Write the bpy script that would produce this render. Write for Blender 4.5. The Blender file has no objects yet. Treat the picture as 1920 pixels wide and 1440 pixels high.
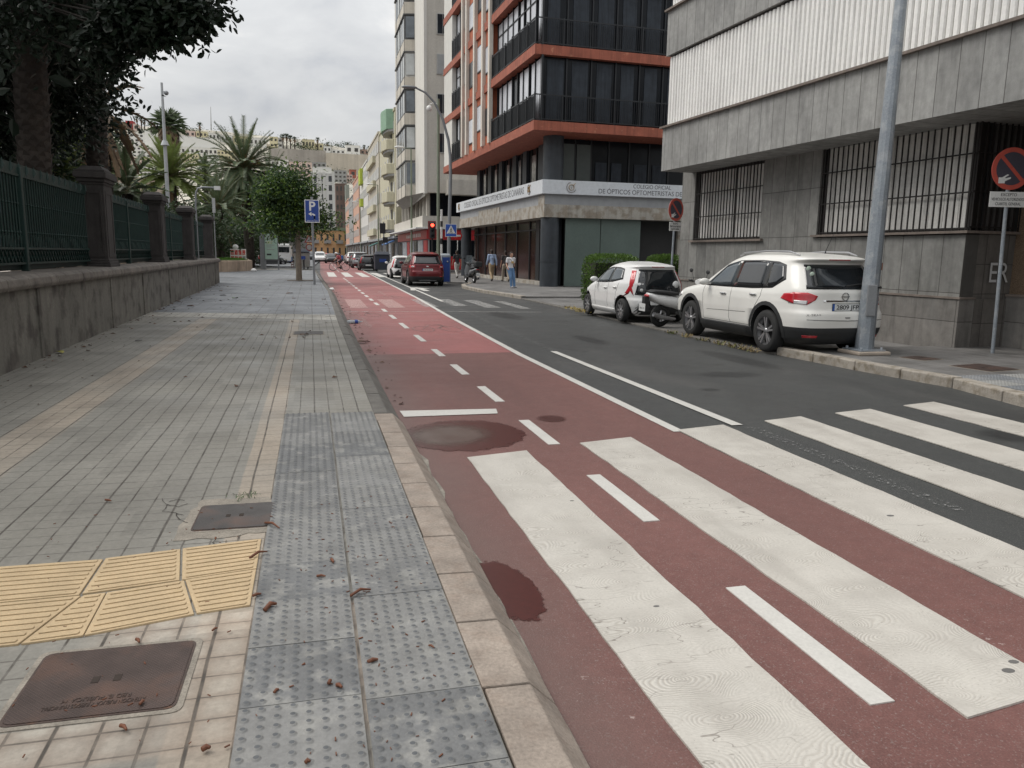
import bpy, bmesh, math, random
from mathutils import Vector, Matrix, Euler
R_ = math.radians
rnd = random.Random(7)
SC = bpy.context.scene
COL = SC.collection
# ---------------------------------------------------------------- camera
F_, H_ = 1442.0, 1.6
def _cam():
    u = Vector((582-960, -(472.5-720), -F_)).normalized()
    d = Vector((math.cos(.015), -math.sin(.015), 0))
    n = d.cross(u).normalized()
    if n.y < 0: n = -n
    return Matrix((u.cross(n), u, n))
RM = _cam()
cd = bpy.data.cameras.new('camera'); cam = bpy.data.objects.new('camera', cd); COL.objects.link(cam)
cam.matrix_world = Matrix.Translation((0, 0, H_)) @ RM.to_4x4()
cd.sensor_width = 36; cd.lens = F_/1920*36; cd.clip_start = .05; cd.clip_end = 4000
SC.camera = cam
def at(px, py, Y):
    r = RM @ Vector((px-960, 720-py, -F_)); return r*(Y/r.y) + Vector((0, 0, H_))
def atx(px, py, X):
    r = RM @ Vector((px-960, 720-py, -F_)); return r*(X/r.x) + Vector((0, 0, H_))
def gr(px, py, z=0.):
    r = RM @ Vector((px-960, 720-py, -F_)); return r*((z-H_)/r.z) + Vector((0, 0, H_))
# ---------------------------------------------------------------- sky and sun
SUN_EL, SUN_AZ = 52, -62       # degrees; azimuth from +Y towards +X
W = bpy.data.worlds.new('World'); SC.world = W; W.use_nodes = True
wt = W.node_tree; wt.nodes.clear()
def wn(t, **k):
    n = wt.nodes.new(t)
    for a, b in k.items(): setattr(n, a, b)
    return n
sky = wn('ShaderNodeTexSky', sky_type='NISHITA', sun_disc=False, sun_elevation=R_(SUN_EL), sun_rotation=R_(SUN_AZ), air_density=1.0, dust_density=3.0, ozone_density=1.0)
tc = wn('ShaderNodeTexCoord'); mp = wn('ShaderNodeMapping'); mp.inputs['Scale'].default_value = (1, 1, 2.6); mp.inputs['Rotation'].default_value = (.2, .1, .9)
ns = wn('ShaderNodeTexNoise'); ns.inputs['Scale'].default_value = 4.2; ns.inputs['Detail'].default_value = 7; ns.inputs['Roughness'].default_value = .52; ns.inputs['Distortion'].default_value = .35
cr = wn('ShaderNodeValToRGB'); e = cr.color_ramp.elements
e[0].position = .37; e[0].color = (6.2, 6.4, 6.75, 1); e[1].position = .63; e[1].color = (10.2, 10.1, 9.9, 1)
m_ = e.new(.47); m_.color = (7.5, 7.62, 7.75, 1)
m_ = e.new(.56); m_.color = (8.3, 8.4, 8.45, 1)
mx = wn('ShaderNodeMix', data_type='RGBA'); mx.inputs[0].default_value = .93
bg = wn('ShaderNodeBackground'); bg.inputs['Strength'].default_value = .0535
wo = wn('ShaderNodeOutputWorld'); L = wt.links.new
L(tc.outputs['Generated'], mp.inputs[0]); L(mp.outputs[0], ns.inputs['Vector']); L(ns.outputs[0], cr.inputs[0])
L(sky.outputs[0], mx.inputs[6]); L(cr.outputs[0], mx.inputs[7]); gs = wn('ShaderNodeSeparateXYZ'); gz = wn('ShaderNodeMapRange'); gz.inputs[1].default_value = 0; gz.inputs[2].default_value = 1; gz.inputs[3].default_value = .86; gz.inputs[4].default_value = 2.3   # overcast sky: brighter overhead
gm = wn('ShaderNodeVectorMath', operation='SCALE'); L(tc.outputs['Generated'], gs.inputs[0]); L(gs.outputs[2], gz.inputs[0]); L(mx.outputs[2], gm.inputs[0]); L(gz.outputs[0], gm.inputs[3]); L(gm.outputs[0], bg.inputs[0]); L(bg.outputs[0], wo.inputs[0])
sd = bpy.data.lights.new('sun', 'SUN'); sun = bpy.data.objects.new('sun', sd); COL.objects.link(sun)
sd.energy = 1.4; sd.angle = R_(35); sd.color = (1, .96, .9)
sun.rotation_euler = Vector((math.sin(R_(SUN_AZ))*math.cos(R_(SUN_EL)), math.cos(R_(SUN_AZ))*math.cos(R_(SUN_EL)), math.sin(R_(SUN_EL)))).to_track_quat('Z', 'Y').to_euler()
SC.view_settings.view_transform = 'Standard'; SC.view_settings.look = 'None'; SC.view_settings.exposure = 0.6; SC.view_settings.gamma = 1
SC.render.engine = 'CYCLES'
# ---------------------------------------------------------------- materials
class NT:
    def __init__(s, name):
        s.m = bpy.data.materials.new(name); s.m.use_nodes = True; s.t = s.m.node_tree
        s.b = s.t.nodes['Principled BSDF']; s.out = s.t.nodes['Material Output']
        s.tc = s.t.nodes.new('ShaderNodeTexCoord'); s.oc = s.tc.outputs['Object']; s._x = None
    def n(s, t, **k):
        n = s.t.nodes.new(t)
        for a, b in k.items(): setattr(n, a, b)
        return n
    def put(s, sock, v):
        if isinstance(v, bpy.types.NodeSocket): s.t.links.new(v, sock)
        elif isinstance(v, (tuple, list)) and len(v) == 3 and sock.type == 'RGBA': sock.default_value = (*v, 1)
        else: sock.default_value = v
    def ma(s, op, a, b=None, c=None, clamp=False):
        n = s.n('ShaderNodeMath', operation=op, use_clamp=clamp); s.put(n.inputs[0], a)
        if b is not None: s.put(n.inputs[1], b)
        if c is not None: s.put(n.inputs[2], c)
        return n.outputs[0]
    def xyz(s):
        if not s._x:
            n = s.n('ShaderNodeSeparateXYZ'); s.put(n.inputs[0], s.oc); s._x = n.outputs
        return s._x
    def vec(s, x, y, z=0.):
        n = s.n('ShaderNodeCombineXYZ'); s.put(n.inputs[0], x); s.put(n.inputs[1], y); s.put(n.inputs[2], z); return n.outputs[0]
    def noise(s, sc, det=4, rough=.55, vec=None, scale3=None, dist=0):
        v = vec or s.oc
        if scale3:
            mp = s.n('ShaderNodeMapping'); mp.inputs['Scale'].default_value = scale3; s.put(mp.inputs[0], v); v = mp.outputs[0]
        n = s.n('ShaderNodeTexNoise'); s.put(n.inputs['Vector'], v); n.inputs['Scale'].default_value = sc
        n.inputs['Detail'].default_value = det; n.inputs['Roughness'].default_value = rough; n.inputs['Distortion'].default_value = dist
        return n.outputs[0]
    def mix(s, f, a, b, bt='MIX'):
        n = s.n('ShaderNodeMix', data_type='RGBA', blend_type=bt); s.put(n.inputs[0], f); s.put(n.inputs[6], a); s.put(n.inputs[7], b); return n.outputs[2]
    def mr(s, v, a, b, c=0., d=1., smooth=False):
        n = s.n('ShaderNodeMapRange', interpolation_type='SMOOTHSTEP' if smooth else 'LINEAR'); s.put(n.inputs[0], v)
        for i, q in enumerate((a, b, c, d)): s.put(n.inputs[i+1], q)
        return n.outputs[0]
    def val(s, col, f):   # multiply colour by float
        n = s.n('ShaderNodeMix', data_type='RGBA', blend_type='MULTIPLY'); n.inputs[0].default_value = 1; s.put(n.inputs[6], col)
        c = s.n('ShaderNodeCombineColor'); [s.put(c.inputs[i], f) for i in range(3)]; s.put(n.inputs[7], c.outputs[0]); return n.outputs[2]
    def bump(s, h, st=.3, d=.01):
        n = s.n('ShaderNodeBump'); s.put(n.inputs['Height'], h); n.inputs['Strength'].default_value = st; n.inputs['Distance'].default_value = d
        s.put(s.b.inputs['Normal'], n.outputs[0]); return n
    def fin(s, col, rough=.6, metal=0., spec=.5):
        s.put(s.b.inputs['Base Color'], col); s.put(s.b.inputs['Roughness'], rough); s.put(s.b.inputs['Metallic'], metal); s.b.inputs['Specular IOR Level'].default_value = spec
        return s.m
_mc = {}
def mat(name, col, rough=.6, metal=0., var=.12, vs=2.5, fine=.06, bump=0., bs=60, streak=0., spec=.5, coat=0., emit=None, es=1., rndv=0., col2=None, c2t=.55, sscale=5.):
    if name in _mc: return _mc[name]
    s = NT(name); f = s.mr(s.noise(vs), .25, .75, 1-var, 1+var)
    f2 = s.mr(s.noise(vs*14, 2), .3, .7, 1-fine, 1+fine); f = s.ma('MULTIPLY', f, f2)
    if streak: f = s.ma('MULTIPLY', f, s.mr(s.noise(sscale, 3, scale3=(1, 1, .06)), .45, .75, 1+streak*.2, 1-streak))
    if rndv:
        oi = s.n('ShaderNodeObjectInfo'); f = s.ma('MULTIPLY', f, s.mr(oi.outputs['Random'], 0, 1, 1-rndv, 1+rndv))
    c = (*col, 1)
    if col2: c = s.mix(s.mr(s.noise(vs*1.7, 5), c2t-.05, c2t+.08), c, (*col2, 1))
    c = s.val(c, f)
    if bump: s.bump(s.noise(bs, 4), bump, .01)
    s.b.inputs['Coat Weight'].default_value = coat; s.b.inputs['Coat Roughness'].default_value = .05
    if emit: s.b.inputs['Emission Color'].default_value = (*emit, 1); s.b.inputs['Emission Strength'].default_value = es
    _mc[name] = s.fin(c, rough, metal, spec); return _mc[name]
def glass(name, col=(.02, .025, .03), rough=.06, alpha=0.):
    if name in _mc: return _mc[name]
    s = NT(name); f = s.mr(s.noise(1.2), .3, .7, .7, 1.3); s.bump(s.noise(1.1, 2), .06, .05)
    s.b.inputs['IOR'].default_value = 1.5 if rough < .15 else 1.22
    if alpha: s.b.inputs['Alpha'].default_value = alpha
    _mc[name] = s.fin(s.val((*col, 1), f), rough, 0, .8); return _mc[name]
# ---------------------------------------------------------------- mesh builder
class MB:
    def __init__(s): s.v = []; s.f = []; s.m = []; s.s = []
    def add(s, vs, fs, m=0, sm=False):
        o = len(s.v); s.v += [tuple(v) for v in vs]
        for f in fs: s.f.append([i+o for i in f]); s.m.append(m); s.s.append(sm)
        return s
    def box(s, x0, y0, z0, x1, y1, z1, m=0):
        return s.add([(x, y, z) for z in (z0, z1) for y in (y0, y1) for x in (x0, x1)], [(0, 2, 3, 1), (4, 5, 7, 6), (0, 1, 5, 4), (2, 6, 7, 3), (0, 4, 6, 2), (1, 3, 7, 5)], m)
    def bar(s, a, b, w, h, m=0, up=(0, 0, 1)):
        a = Vector(a); b = Vector(b); d = (b-a).normalized(); u = Vector(up)
        if abs(d.dot(u)) > .99: u = Vector((1, 0, 0))
        r = d.cross(u).normalized()*(w/2); u2 = r.cross(d).normalized()*(h/2)
        vs = [p+q*r+t*u2 for p in (a, b) for t in (-1, 1) for q in (-1, 1)]
        return s.add(vs, [(0, 1, 3, 2), (4, 6, 7, 5), (0, 4, 5, 1), (2, 3, 7, 6), (0, 2, 6, 4), (1, 5, 7, 3)], m)
    def prism(s, poly, z0, z1, m=0):
        n = len(poly); a = sum(poly[i][0]*poly[(i+1) % n][1]-poly[(i+1) % n][0]*poly[i][1] for i in range(n))
        if a < 0: poly = poly[::-1]
        vs = [(p[0], p[1], z0) for p in poly]+[(p[0], p[1], z1) for p in poly]
        return s.add(vs, [list(range(n))[::-1], list(range(n, 2*n))]+[(i, (i+1) % n, n+(i+1) % n, n+i) for i in range(n)], m)
    def slab(s, pts, d, m=0):   # planar polygon pts (3D) extruded by vector d
        n = len(pts); p = [Vector(q) for q in pts]; d = Vector(d)
        nr = Vector((0, 0, 0))
        for i in range(n): nr += p[i].cross(p[(i+1) % n])
        if nr.dot(d) < 0: p = p[::-1]
        return s.add(p+[q+d for q in p], [list(range(n))[::-1], list(range(n, 2*n))]+[(i, (i+1) % n, n+(i+1) % n, n+i) for i in range(n)], m)
    def sheet(s, pts, z, m=0): return s.add([(p[0], p[1], z) for p in pts], [list(range(len(pts)))], m)
    def tube(s, pts, r, n=8, m=0, cap=True, sm=True):
        pts = [Vector(p) for p in pts]; k = len(pts)
        if not isinstance(r, (list, tuple)): r = [r]*k
        vs = []; pr = None
        for i, p in enumerate(pts):
            d = (pts[min(i+1, k-1)]-pts[max(i-1, 0)]).normalized()
            if pr is None: pr = d.orthogonal().normalized()
            u = (pr-d*pr.dot(d)); u = u.normalized() if u.length > 1e-6 else d.orthogonal().normalized(); pr = u; w = d.cross(u)
            vs += [p+(u*math.cos(2*math.pi*j/n)+w*math.sin(2*math.pi*j/n))*r[i] for j in range(n)]
        fs = [(i*n+j, i*n+(j+1) % n, (i+1)*n+(j+1) % n, (i+1)*n+j) for i in range(k-1) for j in range(n)]
        s.add(vs, fs, m, sm)
        if cap: s.add(vs[:n], [list(range(n))[::-1]], m); s.add(vs[-n:], [list(range(n))], m)
        return s
    def lathe(s, prof, o=(0, 0, 0), ax='z', n=20, m=0, sm=True, cap=True):
        vs = []
        for r, h in prof:
            for j in range(n):
                a = 2*math.pi*j/n; c, q = r*math.cos(a), r*math.sin(a)
                p = (c, q, h) if ax == 'z' else ((h, c, q) if ax == 'x' else (q, h, c)); vs.append((p[0]+o[0], p[1]+o[1], p[2]+o[2]))
        k = len(prof); fs = [(i*n+j, i*n+(j+1) % n, (i+1)*n+(j+1) % n, (i+1)*n+j) for i in range(k-1) for j in range(n)]
        s.add(vs, fs, m, sm)
        if cap and prof[0][0] > 1e-4: s.add(vs[:n], [list(range(n))[::-1]], m)
        if cap and prof[-1][0] > 1e-4: s.add(vs[-n:], [list(range(n))], m)
        return s
    def ball(s, c, r, m=0, n=10, sq=(1, 1, 1)):
        vs = []; c = Vector(c)
        for i in range(n+1):
            t = math.pi*i/n
            for j in range(2*n): a = math.pi*j/n; vs.append((c.x+r*sq[0]*math.sin(t)*math.cos(a), c.y+r*sq[1]*math.sin(t)*math.sin(a), c.z+r*sq[2]*math.cos(t)))
        q = 2*n; return s.add(vs, [(i*q+j, (i+1)*q+j, (i+1)*q+(j+1) % q, i*q+(j+1) % q) for i in range(n) for j in range(q)], m, True)
    def build(s, name, mats, parent=None, bev=0., loc=None, rotz=0., ang=.6):
        me = bpy.data.meshes.new(name); me.from_pydata(s.v, [], s.f)
        if not isinstance(mats, (list, tuple)): mats = [mats]
        for m in mats: me.materials.append(m)
        me.polygons.foreach_set('material_index', s.m); me.polygons.foreach_set('use_smooth', s.s); me.update()
        o = bpy.data.objects.new(name, me); COL.objects.link(o)
        if parent: o.parent = parent
        if loc: o.location = loc
        if rotz: o.rotation_euler.z = rotz
        if bev:
            b = o.modifiers.new('bevel', 'BEVEL'); b.width = bev; b.segments = 2; b.limit_method = 'ANGLE'; b.angle_limit = ang
        return o
def tag(o, label=None, cat=None, group=None, kind=None):
    for k, v in (('label', label), ('category', cat), ('group', group), ('kind', kind)):
        if v: o[k] = v
    return o
def thing(name, label, cat, loc=(0, 0, 0), rz=0., group=None):
    o = bpy.data.objects.new(name, None); COL.objects.link(o); o.location = loc; o.rotation_euler.z = rz; o.empty_display_size = .2
    return tag(o, label, cat, group)
def kids(o): return [c for c in ALLO() if c.parent == o]
def ALLO(): return list(bpy.data.objects)
def copy_tree(o, parent=None, loc=None, rz=None, label=None, group=None, sc=None):
    c = o.copy(); COL.objects.link(c); c.parent = parent
    if loc is not None: c.location = loc
    if rz is not None: c.rotation_euler.z = rz
    if sc is not None: c.scale = (sc, sc, sc) if not isinstance(sc, tuple) else sc
    if label: c['label'] = label
    if group: c['group'] = group
    for ch in kids(o): copy_tree(ch, c)
    return c
def bake(o):   # apply modifiers without operators
    dg = bpy.context.evaluated_depsgraph_get(); me = bpy.data.meshes.new_from_object(o.evaluated_get(dg)); o.modifiers.clear(); o.data = me; return o
def text(name, body, size, m, parent=None, loc=(0, 0, 0), rot=(math.pi/2, 0, 0), ext=.002, align='CENTER', sx=1., width=None, bold=0.):
    c = bpy.data.curves.new(name, 'FONT'); c.body = body; c.size = size; c.extrude = ext; c.align_x = align; c.align_y = 'CENTER'; c.offset = bold
    o = bpy.data.objects.new(name, c); COL.objects.link(o)
    dg = bpy.context.evaluated_depsgraph_get(); me = bpy.data.meshes.new_from_object(o.evaluated_get(dg)); me.name = name
    bpy.data.objects.remove(o); o = bpy.data.objects.new(name, me); COL.objects.link(o); me.materials.clear(); me.materials.append(m)
    w = max((v.co.x for v in me.vertices), default=1)-min((v.co.x for v in me.vertices), default=0)
    if width: sx = width/max(w, 1e-4)
    o.scale = (sx, 1, 1); o.parent = parent; o.location = loc; o.rotation_euler = rot
    return o
def lerp(a, b, t): return a+(b-a)*t
# ---------------------------------------------------------------- ground materials
def m_paver(name, base, tile=.4, sub=.1333, zones=True, jd=.55, var=.16):
    s = NT(name); x, y, z = s.xyz()[0], s.xyz()[1], s.xyz()[2]
    wob = s.ma('MULTIPLY', s.ma('SUBTRACT', s.noise(1.3, 2), .5), .02); x2 = s.ma('ADD', x, wob); y2 = s.ma('ADD', y, wob)
    def joint(c, p, w):
        f = s.ma('PINGPONG', c, p/2); return s.mr(f, w*.35, w, 1, 0, True)
    jn = s.noise(9, 3); 
    j1 = s.ma('MAXIMUM', joint(x2, tile, .0085), s.ma('MULTIPLY', joint(y2, tile, .006), .8))
    h = j1
    rn = s.n('ShaderNodeTexWhiteNoise', noise_dimensions='2D')
    s.put(rn.inputs[0], s.vec(s.ma('FLOOR', s.ma('DIVIDE', s.ma('ADD', x2, tile/2), tile)), s.ma('FLOOR', s.ma('DIVIDE', s.ma('ADD', y2, tile/2), tile))))
    f = s.mr(rn.outputs[0], 0, 1, 1-var*.6, 1+var*.6)
    if sub:
        j2 = s.ma('MAXIMUM', joint(x2, sub, .0065), s.ma('MULTIPLY', joint(y2, sub, .005), .8))
        j2 = s.ma('MULTIPLY', j2, s.mr(jn, .35, .65, .55, .95)); h = s.ma('MAXIMUM', j1, j2)
    f = s.ma('MULTIPLY', f, s.mr(s.noise(.45, 5, .6), .3, .7, 1-var, 1+var))
    f = s.ma('MULTIPLY', f, s.mr(s.noise(42, 3, .7), .3, .7, .86, 1.14))
    c = (*base, 1)
    if zones:
        a = s.ma('MULTIPLY', s.mr(x2, -2.42, -2.36, 0, 1), s.mr(x2, -2.02, -1.96, 1, 0)); b = s.ma('MULTIPLY', s.mr(x2, -.475, -.465, 0, 1), s.mr(x2, -.262, -.255, 1, 0))
        near = s.mr(y, 17.8, 17.9, 1, 0); zz = s.ma('MULTIPLY', s.ma('MAXIMUM', a, b), near)
        zz = s.ma('MULTIPLY', zz, s.mr(s.noise(.8, 3), .3, .6, .3, .6))
        c = s.mix(zz, c, (.36, .29, .22, 1))
        # light worn blocks round the near manhole
        mk = s.ma('MULTIPLY', s.mr(x2, -.46, -.45, 0, 1), s.mr(y2, 3.14, 3.15, 1, 0)); mk = s.ma('MAXIMUM', mk, s.ma('MULTIPLY', s.mr(y2, 2.47, 2.46, 0, 1), s.mr(y2, 2.2, 2.25, 0, 1)))
        mk = s.ma('MAXIMUM', mk, s.ma('MULTIPLY', s.mr(y2, 2.96, 2.97, 0, 1), s.ma('MULTIPLY', s.mr(y2, 3.16, 3.15, 0, 1), s.mr(x2, -.9, -.7, 0, 1))))
        mk = s.ma('MULTIPLY', mk, s.mr(y2, 2.2, 2.25, 0, 1))
        u = s.ma('PINGPONG', x2, sub/2); w = s.ma('PINGPONG', y2, sub/2); pil = s.ma('MULTIPLY', s.mr(u, 0, .045, .35, 1, True), s.mr(w, 0, .045, .35, 1, True))
        c = s.mix(s.ma('MULTIPLY', mk, .55), c, s.mix(s.ma('MULTIPLY', pil, s.mr(s.noise(5, 3), .3, .7, .3, 1)), (.27, .2, .15, 1), (.5, .45, .38, 1)))
    c = s.val(c, f)
    st = s.mr(s.noise(1.7, 6, .7), .6, .74, 0, .35); c = s.mix(st, c, s.val(c, .6))
    c = s.mix(s.ma('MULTIPLY', h, s.mr(jn, .3, .7, jd*.6, jd*1.3, False)), c, (.05, .042, .034, 1))
    s.bump(s.ma('SUBTRACT', s.ma('MULTIPLY', s.noise(55, 4), .25), h), .5, .006)
    return s.fin(c, s.mr(s.noise(1.1, 3), .35, .65, .45, .75), 0, .45)
def m_road(name, base, sparkle=.3, red=False, var=.14, cracks=True, spec=.4):
    s = NT(name); x, y = s.xyz()[0], s.xyz()[1]
    f = s.mr(s.noise(.35, 5, .6, scale3=(1.6, .5, 1)), .3, .7, 1-var, 1+var)
    v = s.n('ShaderNodeTexVoronoi'); s.put(v.inputs['Vector'], s.oc); v.inputs['Scale'].default_value = 130
    f = s.ma('MULTIPLY', f, s.mr(v.outputs['Distance'], 0, .8, 1-sparkle*.6, 1+sparkle))
    f = s.ma('MULTIPLY', f, s.mr(s.noise(11, 5, .65), .3, .7, .9, 1.1))
    c = s.val((*base, 1), f); c = s.mix(s.mr(s.noise(5, 6, .75), .58, .72, 0, .4), c, s.val(c, .62)); c = s.mix(s.mr(s.noise(120, 2), .6, .68, 0, .4), c, (.3, .26, .24, 1))
    if red:   # duller, browner coat near the crossing; worn brighter coat further on
        far = s.mr(y, 12.29, 12.32, 0, 1); c2 = s.val((.27, .10, .095, 1), f)
        wear = s.mr(s.noise(2.2, 6, .7, scale3=(.5, 1.6, 1)), .56, .66, 0, .55); c2 = s.mix(wear, c2, (.17, .09, .085, 1)); c2 = s.mix(s.mr(s.noise(.25, 2), .35, .6, 0, .45), c2, (.17, .075, .07, 1))
        c = s.mix(far, c, c2)
        dirt = s.ma('MULTIPLY', s.mr(s.ma('ADD', x, s.ma('MULTIPLY', s.noise(1.2, 3), .35)), 1.05, 1.45, .55, 0), 1.); c = s.mix(dirt, c, (.12, .085, .075, 1))
        sc = s.mr(s.noise(16, 5, .75), .62, .65, 0, 1); sc2 = s.mr(s.noise(1.3, 2), .56, .62, 0, .7); c = s.mix(s.ma('MULTIPLY', sc, s.ma('MULTIPLY', sc2, s.mr(y, 3.5, 3.0, 0, 1))), c, (.42, .34, .31, 1))
    else:
        c = s.mix(s.mr(s.noise(.8, 4, .6), .55, .75, 0, .5), c, (.035, .035, .036, 1))
        c = s.mix(s.mr(s.noise(.5, 4, .6, scale3=(1, .3, 1)), .55, .7, 0, .35), c, (.12, .115, .11, 1))
    if cracks:
        vc = s.n('ShaderNodeTexVoronoi', feature='DISTANCE_TO_EDGE'); vc.inputs['Scale'].default_value = 1.3
        nz = s.n('ShaderNodeTexNoise'); nz.inputs['Scale'].default_value = 2.5; s.put(nz.inputs['Vector'], s.oc)
        mxv = s.n('ShaderNodeVectorMath', operation='MULTIPLY_ADD'); s.put(mxv.inputs[0], nz.outputs['Color']); mxv.inputs[1].default_value = (.6, .6, .6); s.put(mxv.inputs[2], s.oc); s.put(vc.inputs['Vector'], mxv.outputs[0])
        ck = s.ma('MULTIPLY', s.mr(vc.outputs['Distance'], .002, .007, 1, 0), s.mr(s.noise(.3, 2), .46, .54, 0, .8))
        c = s.mix(ck, c, (.025, .022, .02, 1))
    s.bump(s.ma('ADD', v.outputs['Distance'], s.ma('MULTIPLY', s.noise(30, 3), .5)), .35, .004)
    return s.fin(c, s.mr(s.noise(.9, 3), .3, .7, .5, .72), 0, spec)
def m_paint(name, base, worn=.25, swirl=False):
    s = NT(name); f = s.mr(s.noise(3, 5, .65), .3, .7, .93, 1.05); f = s.ma('MULTIPLY', f, s.mr(s.noise(70, 2), .3, .7, .93, 1.05)); c = s.val((*base, 1), f)
    c = s.mix(s.mr(s.noise(7, 6, .75), .62, .8, 0, .35), c, (.36, .33, .29, 1))
    if swirl:
        v = s.n('ShaderNodeTexVoronoi', voronoi_dimensions='2D'); v.inputs['Scale'].default_value = 2.7
        mp = s.n('ShaderNodeMapping'); mp.inputs['Scale'].default_value = (.8, 1.45, 1); s.put(mp.inputs[0], s.oc)
        nz = s.n('ShaderNodeTexNoise'); nz.inputs['Scale'].default_value = 2.4; s.put(nz.inputs['Vector'], s.oc)
        mv = s.n('ShaderNodeVectorMath', operation='MULTIPLY_ADD'); s.put(mv.inputs[0], nz.outputs['Color']); mv.inputs[1].default_value = (.35, .35, 0); s.put(mv.inputs[2], mp.outputs[0]); s.put(v.inputs['Vector'], mv.outputs[0])
        d = s.ma('MULTIPLY', s.ma('SINE', s.ma('MULTIPLY', v.outputs['Distance'], 150)), s.mr(s.noise(2.6, 3), .36, .5, .12, 1))
        d = s.ma('MULTIPLY', d, s.mr(v.outputs['Distance'], .3, .7, 1, .2)); s.bump(s.ma('ADD', d, s.ma('MULTIPLY', s.noise(60, 3), .6)), .4, .003)
        c = s.mix(s.ma('MULTIPLY', s.mr(d, -1, .1, .62, 0), 1), c, (.34, .31, .27, 1))
        gm = s.ma('MULTIPLY', s.mr(s.noise(1.4, 5, .65, scale3=(2.2, .5, 1)), .48, .66, 0, .5), 1.); c = s.mix(gm, c, (.36, .335, .3, 1))
        sp_ = s.mr(s.noise(95, 2, .6), .66, .7, 0, .5); c = s.mix(sp_, c, (.2, .18, .16, 1))
        ln = s.mr(s.ma('ABSOLUTE', s.ma('SUBTRACT', s.noise(3.2, 3, .6, scale3=(.5, 1.5, 1)), .5)), .002, .005, .7, 0); c = s.mix(s.ma('MULTIPLY', ln, s.mr(s.noise(1.1, 2), .5, .6, 0, 1)), c, (.16, .14, .12, 1))
    else: s.bump(s.noise(60, 3), .25, .004)
    if worn:
        a = s.ma('GREATER_THAN', s.noise(24, 6, .8), .5+.25*(1-worn)-.12); tr = s.n('ShaderNodeBsdfTransparent'); mxs = s.n('ShaderNodeMixShader')
        ed = s.mr(s.noise(34, 5, .8), .72-worn*.35, .76-worn*.35, 0, 1)
        s.t.links.new(ed, mxs.inputs[0]); s.t.links.new(s.b.outputs[0], mxs.inputs[1]); s.t.links.new(tr.outputs[0], mxs.inputs[2]); s.t.links.new(mxs.outputs[0], s.out.inputs[0])
    return s.fin(c, .6, 0, .35)
def m_sheet(name, col, alpha, rough, edge=(.4, .6), sc=4., base=None):
    s = NT(name); s.b.inputs['Alpha'].default_value = alpha; return s.fin((*col, 1), rough, 0, .5)
M_paver = m_paver('grey_paving_blocks', (.2, .19, .166), jd=.85, var=.2); M_slate = m_paver('blue_grey_slate_slabs', (.15, .158, .168), tile=.43, sub=0, zones=False, jd=.9, var=.2)
M_pavR = m_paver('grey_worn_slabs', (.155, .15, .145), tile=.33, sub=0, zones=False, jd=.6, var=.3)
M_plaza = m_paver('tan_plaza_slabs', (.3, .26, .22), tile=.5, sub=0, zones=False, jd=.4)
M_band = m_paver('light_band_blocks', (.3, .285, .25), tile=.2, sub=0, zones=False, jd=.9, var=.3)
M_road = m_road('dark_asphalt', (.040, .042, .041)); M_red = m_road('red_bike_surface', (.135, .062, .054), red=True, sparkle=.25, cracks=False, var=.2)
M_wp = m_paint('thick_white_road_paint', (.5, .475, .43), .0, True); M_line = m_paint('white_line_paint', (.53, .515, .48), .06); M_worn = m_paint('worn_white_paint', (.5, .49, .47), .75); M_fade = m_paint('faded_pink_white_paint', (.44, .27, .25), .55)
M_ghost = m_paint('ghost_line_paint', (.3, .3, .29), .95)
M_kerb = mat('pinkish_kerb_stone', (.265, .222, .185), .8, var=.28, vs=5, fine=.16, bump=.4, bs=70, col2=(.235, .19, .155), rndv=.08)
M_kerbg = mat('grey_lava_kerb', (.12, .112, .1), .85, var=.3, vs=6, fine=.2, bump=.7, bs=40)
M_kerbl = mat('pale_granite_kerb', (.31, .28, .24), .8, var=.25, vs=4, fine=.15, bump=.4, bs=60, col2=(.2, .17, .13))
M_gut = mat('gutter_concrete', (.21, .19, .16), .9, var=.3, vs=7, fine=.2, bump=.8, bs=35)
# ---------------------------------------------------------------- ground, road, path
def st(mb, name, m, **k): return tag(mb.build(name, m, **k), kind='structure')
st(MB().sheet([(-1500, -80), (1500, -80), (1500, 1500), (-1500, 1500)], -.03), 'ground', mat('earth', (.16, .15, .13), .9, bump=.2))
st(MB().sheet([(-45, -6), (75, -6), (75, 60), (45, 320), (-45, 320), (-45, 60)], 0), 'road', M_road)
def lx(y):  # bike path right edge, following the measured white line
    P = [(-6, 3.3), (12, 3.26), (20, 3.45), (28, 3.72), (45, 4.05), (63, 4.43), (120, 5.4), (240, 7.2)]
    for (a, p), (b, q) in zip(P, P[1:]):
        if y <= b: return p+(q-p)*(y-a)/(b-a)
    return P[-1][1]
YS = [-6, 0, 4, 8, 12, 16, 20, 24, 28, 36, 45, 54, 63, 80, 100, 130, 170, 240]
def kx(y): return .78 if y < 30 else .78-.004*(y-30) if y < 60 else .66+.012*(y-60)
def strip(fa, fb, ys, z, mb=None):
    mb = mb or MB()
    for a, b in zip(ys, ys[1:]): mb.add([(fa(a), a, z), (fb(a), a, z), (fb(b), b, z), (fa(b), b, z)], [(0, 1, 2, 3)])
    return mb
st(strip(kx, lx, YS, .004), 'bike_path', M_red)
st(strip(lambda y: lx(y)-.06, lambda y: lx(y)+.05, [6.35]+YS[4:], .009), 'lane_edge_line', M_line)
mb = MB(); mb.add([(3.9, 6.5, .009), (4.02, 6.5, .009), (3.98, 12.3, .009), (3.87, 12.3, .009)], [(0, 1, 2, 3)])
strip(lambda y: lx(y)+.6, lambda y: lx(y)+.71, [26, 36, 45, 54, 62], .009, mb); st(mb, 'inner_lane_line', M_line)
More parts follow.
